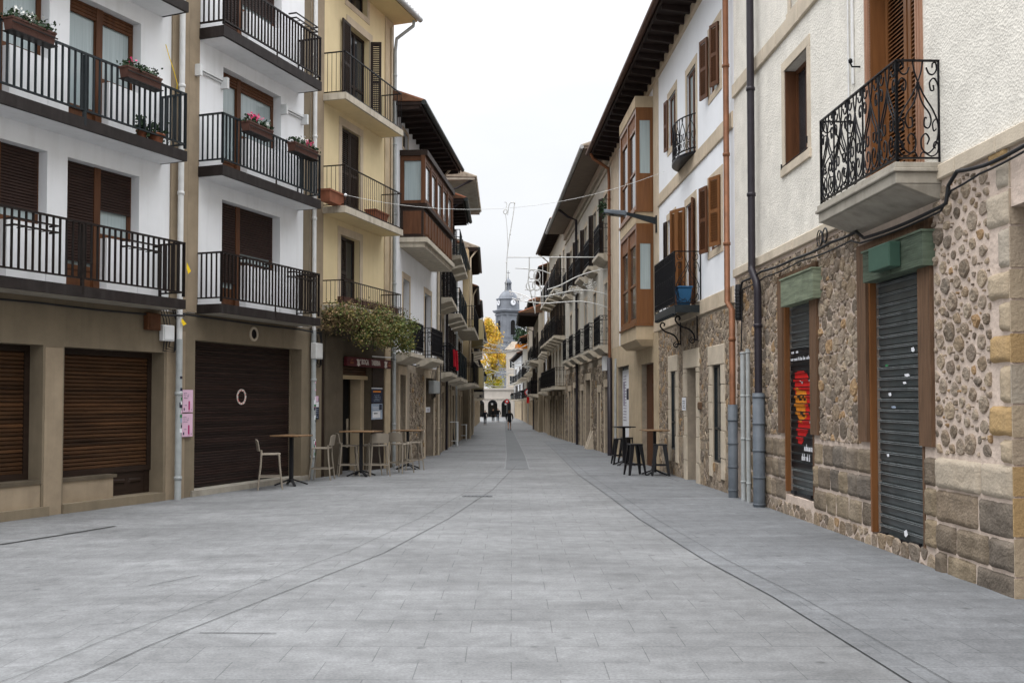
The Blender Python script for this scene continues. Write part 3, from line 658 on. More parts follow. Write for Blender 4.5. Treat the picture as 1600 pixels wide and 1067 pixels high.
def in_ops(ops, s, z, pad): return any(o[0] - pad < s < o[1] + pad and o[2] - pad < z < o[3] + pad for o in ops)
def rubble(h, mat, s0, s1, z0, z1, ops, rmin, rmax, seed, cover=1.0, sub=2, parent=None, proud=.03, dens=None, fill=False, joint=.014):
    """uneven field stones bedded in the mortar wall, thrown down big ones first"""
    r = random.Random(seed); placed = []; cell = rmax * 2.2; gridd = {}
    area = (s1 - s0) * (z1 - z0)
    tries = int(area / (rmin * rmin) * 3.0)
    mb = MB()
    for t in range(tries):
        f = 1 - t / tries
        rad = rmin + (rmax - rmin) * (f ** 2.6) * r.uniform(.5, 1)
        s, z = r.uniform(s0 + rad * .8, s1 - rad * .8), r.uniform(z0 + rad * .8, z1 - rad * .8)
        if in_ops(ops, s, z, rad * .9): continue
        k = dens(s, z) if dens else 1.0
        gi, gj = int(s / cell), int(z / cell); ok = True
        for a in (-1, 0, 1):
            for b in (-1, 0, 1):
                for (x, y, q) in gridd.get((gi + a, gj + b), ()):
                    if (x - s) ** 2 + ((y - z) * 1.12) ** 2 < ((q + rad) * .92 * k) ** 2: ok = False; break
                if not ok: break
            if not ok: break
        if not ok: continue
        gridd.setdefault((gi, gj), []).append((s, z, rad)); placed.append((s, z, rad))
    small = rmin * .5
    for t in range(int(area / (small * small) * fill)):
        rad = r.uniform(small * .7, small * 1.3); s, z = r.uniform(s0 + rad, s1 - rad), r.uniform(z0 + rad, z1 - rad)
        if in_ops(ops, s, z, rad): continue
        gi, gj = int(s / cell), int(z / cell)
        if any((x - s) ** 2 + ((y - z) * 1.12) ** 2 < ((q + rad) * .95) ** 2 for a in (-1, 0, 1) for b in (-1, 0, 1) for (x, y, q) in gridd.get((gi + a, gj + b), ())): continue
        gridd.setdefault((gi, gj), []).append((s, z, rad)); placed.append((s, z, rad))
    for (s, z, rad) in placed:
        k = 1.5 * rad + .02; P = [(s + k * math.cos(a), z + k * .9 * math.sin(a)) for a in [math.pi * (2 * t + 1) / 8 for t in range(8)]]
        gi, gj = int(s / cell), int(z / cell); hp = []
        for a in (-1, 0, 1):
            for b in (-1, 0, 1):
                for (x, y, q) in gridd.get((gi + a, gj + b), ()):
                    dx, dz = x - s, y - z; D = math.hypot(dx, dz)
                    if D < 1e-6 or D > 1.6 * (rad + q) + .06: continue
                    hp.append((dx / D, dz / D, (D * D + rad * rad - q * q) / (2 * D)))
        for o in ops:
            for nx, nz, lim in ((1, 0, o[0] - s), (-1, 0, s - o[1]), (0, 1, o[2] - z), (0, -1, z - o[3])):
                if lim > 0 and lim < k: 
                    if (nx and o[2] - k < z < o[3] + k) or (nz and o[0] - k < s < o[1] + k): hp.append((nx, nz, lim)); break
        hp += [(1, 0, s1 - s), (-1, 0, s - s0), (0, 1, z1 - z), (0, -1, z - z0)]
        for nx, nz, lim in hp:
            Q = []
            for i in range(len(P)):
                A, B2 = P[i], P[(i + 1) % len(P)]; da, db = (A[0] - s) * nx + (A[1] - z) * nz - lim, (B2[0] - s) * nx + (B2[1] - z) * nz - lim
                if da <= 0: Q.append(A)
                if (da < 0) != (db < 0) and abs(da - db) > 1e-9: t = da / (da - db); Q.append((A[0] + (B2[0] - A[0]) * t, A[1] + (B2[1] - A[1]) * t))
            P = Q
            if len(P) < 3: break
        if len(P) < 3: continue
        cx, cz = sum(p[0] for p in P) / len(P), sum(p[1] for p in P) / len(P)
        mean = sum(math.hypot(p[0] - cx, p[1] - cz) for p in P) / len(P)
        if mean < .018: continue
        w = joint * r.uniform(.7, 1.5); f = max(.35, 1 - w / mean)
        P = [(cx + (p[0] - cx) * f * r.uniform(.93, 1.05), cz + (p[1] - cz) * f * r.uniform(.93, 1.05)) for p in P]
        C2 = []     # knock the corners off
        for i in range(len(P)):
            A, B2 = P[i], P[(i + 1) % len(P)]; t1, t2 = r.uniform(.15, .3), r.uniform(.7, .85)
            C2 += [(A[0] + (B2[0] - A[0]) * t1, A[1] + (B2[1] - A[1]) * t1), (A[0] + (B2[0] - A[0]) * t2, A[1] + (B2[1] - A[1]) * t2)]
        mb.stone((cx, cz), mean * f, proud * r.uniform(.45, 1.3), r, sub, C2)
    o = mb.build('rubble_stones', m_[mat], parent or h.o); o['kind'] = 'stuff'; return o
def ashlar(h, mat, s0, s1, rows, ops, wmin, wmax, seed, proud=.03, gap=.012, parent=None, name='stone_blocks', tr=.012):
    r = random.Random(seed); mb = MB()
    for z0, z1 in zip(rows, rows[1:]):
        cuts = sorted([(o[0], o[1]) for o in ops if o[2] < (z0 + z1) / 2 < o[3]])
        seg = []; a = s0
        for c in cuts:
            if c[0] > a: seg.append((a, min(c[0], s1)))
            a = max(a, c[1])
        if a < s1: seg.append((a, s1))
        for a, b in seg:
            x = a
            while x < b - .03:
                w = r.uniform(wmin, wmax)
                if b - (x + w) < wmin * .6: w = b - x
                mb.rough_block(x + gap / 2, x + w - gap / 2, z0 + gap / 2 + r.uniform(-.008, .008), z1 - gap / 2 + r.uniform(-.008, .008), -.012, proud + r.uniform(-tr, tr), r); x += w
    return mb.build(name, m_[mat], parent or h.o)
def text_mesh(body, size):
    c = bpy.data.curves.new('lettering', 'FONT'); c.body = body; c.size = size; c.extrude = .004; c.align_x = 'CENTER'; c.align_y = 'CENTER'; c.resolution_u = 2
    o = bpy.data.objects.new('lettering', c); COL.objects.link(o)
    me = bpy.data.meshes.new_from_object(o.evaluated_get(bpy.context.evaluated_depsgraph_get()))
    vs = [v.co.copy() for v in me.vertices]; fs = [tuple(p.vertices) for p in me.polygons]
    bpy.data.objects.remove(o); bpy.data.curves.remove(c); bpy.data.meshes.remove(me)
    return vs, fs
def put_text(m, body, size, s, d, z, flip=1, sx=1, sz=1):
    vs, fs = text_mesh(body, size)
    m.add([(s + v.x * sx * flip, d + v.z, z + v.y * sz) for v in vs], fs)
def strokes(m, s0, s1, z, h, d, n, seed, flip=1):
    """a line of worn lettering too small to read: broken short strokes"""
    r = random.Random(seed); w = (s1 - s0) / n
    for i in range(n):
        if r.random() < .12: continue
        a = s0 + i * w; k = r.choice((.6, .6, 1, .62))
        m.box(a + w * .12, a + w * .36, d, d + .003, z, z + h * k)
        if r.random() < .7: m.box(a + w * .5, a + w * .78, d, d + .003, z, z + h * .6)
        m.box(a + w * .36, a + w * .6, d, d + .003, z + h * r.choice((0, .42)), z + h * r.choice((.12, .55)))
def leaves(m, cs, n, spread, size, seed=1):
    for i in range(n):
        c = cs[i % len(cs)]; sp = spread
        m.leaf((c[0] + rnd.gauss(0, sp[0]), c[1] + rnd.gauss(0, sp[1]), c[2] + rnd.gauss(0, sp[2])), size * rnd.uniform(.6, 1.3))
# ---------------------------------------------------------------- the ground
FL1 = Frame((-6.2, 18.86), (-10.07, 9.86)); FL2 = Frame((-4.52, 23.62), (-6.2, 18.86)); FL3 = Frame((-3.34, 27.68), (-4.52, 23.62)); FL4 = Frame((-2.70, 35.65), (-3.34, 27.68))
RX = lambda y: 4.44 - .0334 * (y - 8.64)
FR = Frame((RX(-6), -6), (RX(54), 54))                 # the long right-hand building line, s = distance from its near end
FR4 = Frame((RX(54), 54), (2.5, 66.9))

def ground_sheet(m, xs, ys, dz=0, clip=None):
    n = len(xs); vs = [(x, y, gz(x, y) + dz) for y in ys for x in xs]
    m.add(vs, [(j * n + i, j * n + i + 1, (j + 1) * n + i + 1, (j + 1) * n + i) for j in range(len(ys) - 1) for i in range(n - 1)], True)
YS = [-40, -20, -8] + [i * 1.0 for i in range(-4, 60)] + list(range(60, 181, 3)) + [200, 260, 400, 1000, 2500]
XS = [-1200, -300, -60, -25, -14] + [-10 + .5 * i for i in range(0, 33)] + [8, 14, 25, 60, 300, 1200]
struct('ground', m_['paving'], lambda m: ground_sheet(m, XS, YS), 'grey stone slab paving of the street')
def strip(m, pts, w, dz=.004):
    """flat band laid along ground points"""
    P = [Vector((p[0], p[1], 0)) for p in pts]; vs = []
    Q = []
    for a, b in zip(P, P[1:]):
        k = max(1, int((b - a).length / 1.0)); Q += [a.lerp(b, i / k) for i in range(k)]
    Q.append(P[-1])
    for i, p in enumerate(Q):
        t = (Q[min(i + 1, len(Q) - 1)] - Q[max(i - 1, 0)]).normalized(); n = Vector((-t.y, t.x, 0)) * w / 2
        for q in (p + n, p - n): vs.append((q.x, q.y, gz(q.x, q.y) + dz))
    m.add(vs, [(2 * i, 2 * i + 1, 2 * i + 3, 2 * i + 2) for i in range(len(Q) - 1)])
# pavement along the right-hand houses: its edge is a worn double joint that curves a little
EDGE = [ground(*p) for p in ((1470, 1097), (1375, 1037), (1206, 932), (1100, 875), (1000, 812), (905, 743), (868, 706), (850, 690))]
def side(m):
    vs = []
    Q = []
    for a, b in zip(EDGE, EDGE[1:]):
        k = max(1, int((b - a).length / .8)); Q += [a.lerp(b, i / k) for i in range(k)]
    Q.append(EDGE[-1])
    for p in Q:
        xe = RX(p.y) + .3
        for i in range(7):
            x = p.x + (xe - p.x) * i / 6; vs.append((x, p.y, gz(x, p.y) + .004))
    m.add(vs, [(j * 7 + i, j * 7 + i + 1, (j + 1) * 7 + i + 1, (j + 1) * 7 + i) for j in range(len(Q) - 1) for i in range(6)], True)
struct('pavement', m_['paving_side'], side, 'paler slab pavement along the right-hand houses')
struct('pavement_line', m_['drain'], lambda m: strip(m, EDGE, .009, .008), 'dark joint between street and right-hand pavement')
struct('pavement_line', m_['drain'], lambda m: strip(m, [p + Vector((.24, 0, 0)) for p in EDGE], .005, .012), 'thin second joint on the right-hand pavement')
CH = [ground(*p) for p in ((20, 1100), (130, 1056), (230, 1010), (400, 942), (600, 864), (700, 811), (770, 765), (806, 728))]
struct('road_line', m_['drain'], lambda m: strip(m, CH, .008, .006), 'dark joint sweeping left along the drain channel')
CL = [p + Vector((-.42, .15, 0)) for p in CH]
struct('road_line', m_['drain'], lambda m: strip(m, CL, .005, .006), 'fainter second joint beside the curving drain')
CC = [ground(*p) for p in ((808, 733), (806, 712), (800, 690), (796, 676), (793, 664), (791, 657))]
struct('road_strip', m_['channel'], lambda m: strip(m, CC, .62, .005), 'darker strip of pavers down the middle of the street')
struct('road_line', m_['pale_joint'], lambda m: (strip(m, [p + Vector((-.33, 0, 0)) for p in CC], .03, .009), strip(m, [p + Vector((.33, 0, 0)) for p in CC], .03, .009)), 'pale edging of the middle drain channel')
struct('road_line', m_['drain'], lambda m: strip(m, [ground(0, 851), ground(95, 836), ground(180, 822)], .07, .006), 'dark slot drain in front of the brown shutters')
for a, b in (((232, 915), (312, 899)), ((312, 989), (432, 990)), ((985, 732), (1030, 733)), ((905, 741), (935, 744)), ((1035, 668 + 75), (1060, 752))):
    struct('pavement_line', m_['drain'], lambda m: strip(m, [ground(*a), ground(*b)], .012, .007), 'short dark cracked joint between slabs')
def cover(px, py, w, l, label):
    g = ground(px, py)
    def fn(m):
        m.box(-w / 2, w / 2, -l / 2, l / 2, .006, .012)
        for i in range(7): m.box(-w * .42 + i * w * .12, -w * .42 + i * w * .12 + w * .05, -l * .4, l * .4, .012, .018)
    m = MB(); fn(m); o = m.build('drain_cover', m_['cast_iron']); o.location = g; o.rotation_euler = (math.atan((gz(g.x, g.y + 1) - gz(g.x, g.y))), 0, 0)
    o['label'] = label; o['category'] = 'drain cover'; o['group'] = 'drain covers in the paving'
cover(746, 775, .55, .3, 'cast iron drain grate where the dark joint bends left')
cover(808, 718, .5, .3, 'cast iron drain grate at the near end of the middle channel')

# ---------------------------------------------------------------- left: first white house with brown ground floor
def door_window(h, sA, sB, sm, zf, zs, zt, dep, roll=None, name_label=None, mat='wood'):
    """tall door (towards the camera) and a window beside it in one opening"""
    sA, sB = sorted((sA, sB)); h.op(sA, sB, zf, zt, dep); d = -dep + .02
    dr = casement(h, sm, sB, zf + .03, zt, d, mat, 'curtain', 0, (zf + .42,), .085, 'door')
    h.part('panel', mat, lambda m: m.box(sm + .08, sB - .08, d + .005, d + .03, zf + .07, zf + .42), dr)
    wn = casement(h, sA, sm, zs, zt, d, mat, 'curtain', 0, (), .085, 'window')
    h.part('mullion', mat, lambda m: m.box(sm - .07, sm + .07, d - .01, d + .075, zf + .03, zt - .001), dr)
    h.part('sill', 'white', lambda m: m.box(sA + .002, sm - .075, -dep, -.012, zf, zs - .004), wn)
    if roll:
        roller(h, dr, sm + .072, sB - .03, roll[0], zt, d + .05); roller(h, wn, sA + .03, sm - .072, roll[1], zt, d + .05)
    else:
        h.part('shutter_box', 'wood', lambda m: slats(m, sm + .072, sB - .03, zt - .24, zt, d + .055, .055, .014), dr)
        h.part('shutter_box', 'wood', lambda m: slats(m, sA + .03, sm - .072, zt - .24, zt, d + .055, .055, .014), wn)
    return dr, wn

def left_first():
    F = FL1; z = lambda x, y, d=.6: F.px(x, y, d)[1]; s = lambda x, d=0: F.px(x, 600, d)[0]
    zb, zt = z(281, 482), z(280, 467)            # lower balcony slab
    zb2, zt2 = z(281, 249), z(281, 233)          # middle
    zb3 = z(281, 13); zt3 = zb3 + (zt2 - zb2)
    h = House('white_house', 'white house with dark balconies and brown roller shutters, leftmost in the street', F, 0, F.len, [(-.7, zb, 'beige_dark', 'ground_floor_wall'), (zb, 13, 'white', 'wall')])
    sf = s(281, .6); sn = F.len - .05
    r = [(z(289, 380) , z(289, 457)), (z(289, 146), z(289, 225))]
    H = r[1][0] - zt2
    rails = [(zt, r[0][1], r[0][0]), (zt2, r[1][1], r[1][0]), (zt3, r[1][1] + zt3 - zt2, r[1][0] + zt3 - zt2)]
    bal = []
    for k, ((a, b), (zf, q0, q1)) in enumerate(zip(((zb, zt), (zb2, zt2), (zb3, zt3)), rails)):
        h_mat = 'iron_brown' if k == 0 else 'iron_green'
        bal.append(balcony(h, s(289, .6) + .0, sn, a, b, .6, 'fascia', h_mat, q0, q1, 'flat', .125, .036, .045, under='white' if k else 'concrete_grey', pts=[(s(289, .6) + .03, .02), (s(289, .6) + .03, .57), (sn, .57), (sn, .02)]))
    # posts and empty planter brackets on the lower rail
    def planter_rack(m, a, b, zc):
        for q in (zc, zc - .1):
            m.box(a, b, .77, .785, q - .014, q + .014); m.box(a, a + .02, .6, .78, q - .014, q + .014); m.box(b - .02, b, .6, .78, q - .014, q + .014)
        for i in range(5): x = a + (b - a) * i / 4; m.box(x - .006, x + .006, .6, .78, zc - .112, zc - .1)
    for x0, x1, y in ((245, 192, 385), (82, 12, 350)):
        h.part('planter_rack', 'iron_brown', lambda m: planter_rack(m, s(x0, .7), s(x1, .7), z(x1, y - 8)), bal[0])
    for k, b in enumerate(bal):
        for px in (128,):
            a = s(px, .6); h.part('post', 'iron_brown' if k == 0 else 'iron_green', lambda m: m.box(a - .022, a + .022, .55, .602, rails[k][0] - .12, rails[k][2] - .03), b)
    # windows
    w1 = (s(214), s(101)); sm = s(146, -.2)
    zl = z(214, 275.5, 0); zm = z(212, 34, 0)
    wd = w1[1] - w1[0]; off = w1[0] - s(69)       # bay pitch
    for k in range(3):
        a, b, mi = w1[0] - off * k, w1[1] - off * k, sm - off * k
        zs = zt + .98
        door_window(h, a, b, mi, zt, zs, zl, .26, (zt + .55, z(205, 337, -.2)) if k == 0 else (zt + .5, zt + 1.25))
        door_window(h, a, b, mi, zt2, zt2 + .98, zm, .26)
        door_window(h, a, b, mi, zt3, zt3 + .98, zm + zt3 - zt2, .26, (zt3 + .5, zt3 + 1.1))
    # ground floor shop openings
    for (xl, xr, ty, tx, deep, door) in ((100, 256, 551, 256, .38, True), (-56, 67, 539, 67, .38, False), (-250, -90, 539, 67, .38, False)):
        a, b = s(xr), s(xl); top = z(tx, ty, 0); h.op(a, b, -.55, top, deep)
        zsill = z(100, 747, -.1) if door else z(30, 752, -.1)
        fr = h.part('shop_front', 'wood_dark', lambda m: frame_bars(m, a, b, zsill, top, -deep + .02, .1, .07))
        roller = h.part('shutter', 'wood_slat', lambda m: slats(m, a + .09, b - .09, zsill + .02, top - .05, -deep + .05, .068, .02), fr)
        if door:
            sd = s(176, -.15)
            h.part('sill_wall', 'beige', lambda m: m.box(sd, b - .005, -deep + .005, -.11, -.5, zsill - .06))
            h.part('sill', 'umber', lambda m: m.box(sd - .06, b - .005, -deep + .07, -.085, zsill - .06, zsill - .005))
            dp = h.part('shop_door', 'wood_dark', lambda m: (m.box(a + .005, sd - .005, -deep + .01, -deep + .06, -.4, zsill - .005), m.box(a + .12, a + .14, -deep + .06, -deep + .075, -.05, zsill)))
            for q in (0, 1):
                x0 = a + .22 + q * (sd - a - .3) * .5; x1 = x0 + (sd - a - .3) * .4
                h.part('panel', 'wood_dark', lambda m: m.chamfer(x0, x1, .25, zsill - .12, -deep + .05, -deep + .085, .03), dp)
            h.part('step', 'beige_dark', lambda m: m.box(a - .02, b + .02, -deep, .05, -.5, .05))
        else:
            h.part('sill_wall', 'beige', lambda m: m.box(a + .005, b, -deep + .005, -.02, -.5, zsill - .06))
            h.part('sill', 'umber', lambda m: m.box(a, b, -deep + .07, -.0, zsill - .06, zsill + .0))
            h.part('step', 'beige_dark', lambda m: m.box(a - .1, b, -.02, .07, -.5, .05))
    # pilaster at the party wall
    h.part('pilaster', 'beige', lambda m: m.box(0.002, s(262), -.02, .035, zb + .01, 13))
    h.part('pilaster', 'beige', lambda m: m.box(s(99) + .02, s(68) - .02, -.02, .012, -.5, z(99, 542, 0) - .02)); h.part('pilaster', 'beige', lambda m: m.box(.003, s(258) - .02, -.02, .014, -.5, zb - .35))
    h.finish()
    # rainwater pipe on the joint
    sp = s(279.5, .13); zj = z(281, 530, .13)
    w = pipe(h, [(sp, .13, zj), (sp, .13, 13)], .055, 'white_pipe')
    g = pipe(h, [(sp, .13, -.25), (sp, .13, zj - .002)], .062, 'grey_pipe', 'downpipe')
    for i, (y, c, hh) in enumerate(((592, 'ink', .05), (611, 'navy', .06), (617, 'paper_white', .07), (625, 'green_cloth', .05), (632, 'paper_white', .05), (637, 'ink', .1), (646, 'paper_pink', .06), (652, 'green_cloth', .05), (660, 'bluegrey', .08), (668, 'navy', .05), (676, 'paper_white', .08))):
        zz = z(279, y, .13)
        def st(m):
            a0 = rnd.uniform(.9, 1.7); w_ = rnd.uniform(.9, 1.9); n = 6; vs = []
            for t in range(n + 1):
                g_ = a0 + w_ * t / n; vs += [(sp + .0642 * math.cos(g_), .13 + .0642 * math.sin(g_), zz), (sp + .0642 * math.cos(g_), .13 + .0642 * math.sin(g_), zz + hh)]
            m.add(vs, [(2 * t, 2 * t + 2, 2 * t + 3, 2 * t + 1) for t in range(n)])
        h.part('sticker', c, st, g)
    return h, zt, zt2, rails
L1, L1Z, L1Z2, L1R = left_first()

# ---------------------------------------------------------------- left: second, narrow white house
def left_second():
    F = FL2; z = lambda x, y, d=.6: F.px(x, y, d)[1]; s = lambda x, d=0: F.px(x, 600, d)[0]
    zb, zt = z(498, 509), z(498, 497); zb2, zt2 = z(497, 325), z(498, 312); zb3, zt3 = z(497, 139), z(497, 125)
    h = House('white_house', 'narrow white house with a big black roller shutter below, left of the yellow house', F, 0, F.len, [(-.7, zb, 'beige_dark', 'ground_floor_wall'), (zb, 13, 'white', 'wall')])
    s0, s1 = s(500, .6), s(345, .6); bal = []
    for k, (a, b, q0, q1) in enumerate(((zb, zt, z(501, 489), z(501, 429)), (zb2, zt2, z(501, 305), z(501, 244)), (zb3, zt3, z(501, 120), z(501, 59)))):
        bal.append(balcony(h, s0, s1, a, b, .6, 'fascia', 'iron_brown' if k != 1 else 'iron_green', q0, q1, 'flat', .118, .034, .045, under='white' if k else 'concrete_grey'))
    def rack(m, a, b, zc):
        for q in (zc, zc - .1):
            m.box(a, b, .75, .765, q - .014, q + .014); m.box(a, a + .02, .57, .76, q - .014, q + .014); m.box(b - .02, b, .57, .76, q - .014, q + .014)
        for i in range(6): x = a + (b - a) * i / 5; m.box(x - .006, x + .006, .57, .76, zc - .112, zc - .1)
    for b, x0, x1, y in ((0, 420, 380, 410), (0, 490, 455, 430), (2, 490, 455, 35)):
        h.part('planter_rack', 'iron_brown', lambda m: rack(m, s(x0, .7), s(x1, .7), z((x0 + x1) / 2, y)), bal[b])
    for b in (0, 1, 2):
        a = s(430, .6); q = (zt, zt2, zt3)[b]; h.part('post', 'iron_brown', lambda m: m.box(a - .014, a + .014, .58, .602, q - .14, q + .1), bal[b])
    a, b = s(436), s(344.5); sm = s(368, -.2)
    # lower floor: shutters down; middle: half up; upper: down
    zl, zm = z(436, 339.5, 0), z(436, 150, 0)
    door_window(h, a, b, sm, zt, zt + .98, zl, .27, (zt + .6, z(400, 400, -.2)))
    door_window(h, a, b, sm, zt2, zt2 + .98, zm, .27)
    door_window(h, a, b, sm, zt3, zt3 + .98, zm + zt3 - zt2, .27, (zt3 + .5, zt3 + 1.2))
    # awning brackets left and right of the middle window
    for x0, x1, yy in ((304, 350, 117), (441, 476, 177)):
        A, B = s(x0, .1), s(x1, .1); zz = z((x0 + x1) / 2, yy, .1)
        h.part('awning_bracket', 'white_metal', lambda m: (m.box(A, A - .07, 0, .16, zz - .12, zz + .1), m.box(B, B + .07, 0, .16, zz - .12, zz + .1), m.box(A, B, .02, .08, zz + .03, zz + .07), m.box(A, B, .02, .05, zz - .01, zz + .01)))
    # pilaster and pipe towards the yellow house, narrow strip at the near end
    h.part('pilaster', 'beige', lambda m: m.box(.002, s(483), -.02, .03, zb + .01, 13))
    h.part('pilaster', 'beige_dark', lambda m: m.box(s(482.5), s(472), -.02, .006, zb + .01, 13))
    h.part('pilaster', 'beige', lambda m: m.box(s(305), F.len - .002, -.02, .034, zb + .012, 13))
    sp = s(484.5)
    pipe(h, [(sp, .09, z(484, 515, .1)), (sp, .09, 13)], .05, 'white_pipe')
    g = pipe(h, [(sp, .09, -.2), (sp, .09, z(484, 515, .1) - .002)], .058, 'grey_pipe')
    for i in range(26):
        zz = rnd.uniform(.35, 2.75); hh = rnd.uniform(.04, .11); c = rnd.choice(['paper_white', 'paper_white', 'paper_white', 'ink', 'magenta', 'green_cloth', 'bluegrey', 'paper_pink'])
        def st(m):
            rr = .0592 + i * .00008; a0 = rnd.uniform(.7, 2.0); w_ = rnd.uniform(.6, 1.3); vs = []
            for t in range(6):
                g_ = a0 + w_ * t / 5; vs += [(sp + rr * math.cos(g_), .09 + rr * math.sin(g_), zz), (sp + rr * math.cos(g_), .09 + rr * math.sin(g_), zz + hh)]
            m.add(vs, [(2 * t, 2 * t + 2, 2 * t + 3, 2 * t + 1) for t in range(5)])
        h.part('sticker', c, st, g)
    # shop opening with the black roller shutter
    A, B = s(471), s(304.5); top = z(471, 546, 0); h.op(A, B, -.6, top, .34)
    sh = h.part('roller_shutter', 'black_slat', lambda m: slats(m, A + .02, B - .005, .02, top, -.3, .053, .014))
    h.part('guide_rail', 'beige_dark', lambda m: m.box(A + .002, A + .06, -.335, -.27, -.1, top - .002), sh)
    h.part('threshold', 'concrete_grey', lambda m: m.box(A - .3, B + .1, -.34, .05, -.5, .012))
    # vent ring over the shutter
    c = F.px(397, 522, .02)
    def ring(m, c, r0, r1, d): m.add([(c[0] + r * math.cos(2 * math.pi * k / 28), d, c[1] + r * math.sin(2 * math.pi * k / 28)) for r, d in ((r0, 0), (r0, d), (r1, d), (r1, 0)) for k in range(28)], [(j * 28 + k, j * 28 + (k + 1) % 28, ((j + 1) % 4) * 28 + (k + 1) % 28, ((j + 1) % 4) * 28 + k) for j in range(4) for k in range(28)])
    v = h.part('vent', 'palestone', lambda m: ring(m, c, .105, .15, .03))
    h.part('grille', 'dark', lambda m: m.lathe((c[0], .003, c[1]), [(.104, 0), (.104, .006)], 24, 1), v)
    h.finish()
    return h, zt, zt2, ring
L2, L2Z, L2Z2, ring_fn = left_second()
def parking_sign():
    F = FL2; c = F.px(377, 620, -.28); d0 = -.282
    b = (c[0], d0, c[1])
    o = thing('parking_sign', 'worn round white and red no-parking disc on the black roller shutter', 'sign', F, b)
    part('ring', m_['letter'], o, lambda m: m.add([(c[0] + r * math.cos(2 * math.pi * k / 28), d, c[1] + r * math.sin(2 * math.pi * k / 28)) for r, d in ((.125, d0), (.125, d0 + .012), (.165, d0 + .012), (.165, d0)) for k in range(28)], [(j * 28 + k, j * 28 + (k + 1) % 28, ((j + 1) % 4) * 28 + (k + 1) % 28, ((j + 1) % 4) * 28 + k) for j in range(4) for k in range(28)]))
    def red(m):
        for k in (1, 4, 6, 9, 12, 15, 17, 20, 22, 24, 25, 26):
            a, e = 2 * math.pi * (k + .1) / 28, 2 * math.pi * (k + .85) / 28
            m.add([(c[0] + r * math.cos(t), d0 + .015, c[1] + r * math.sin(t)) for r, t in ((.128, a), (.128, e), (.15, e), (.15, a))], [(0, 1, 2, 3)])
    part('mark', m_['red'], o, red)
parking_sign()

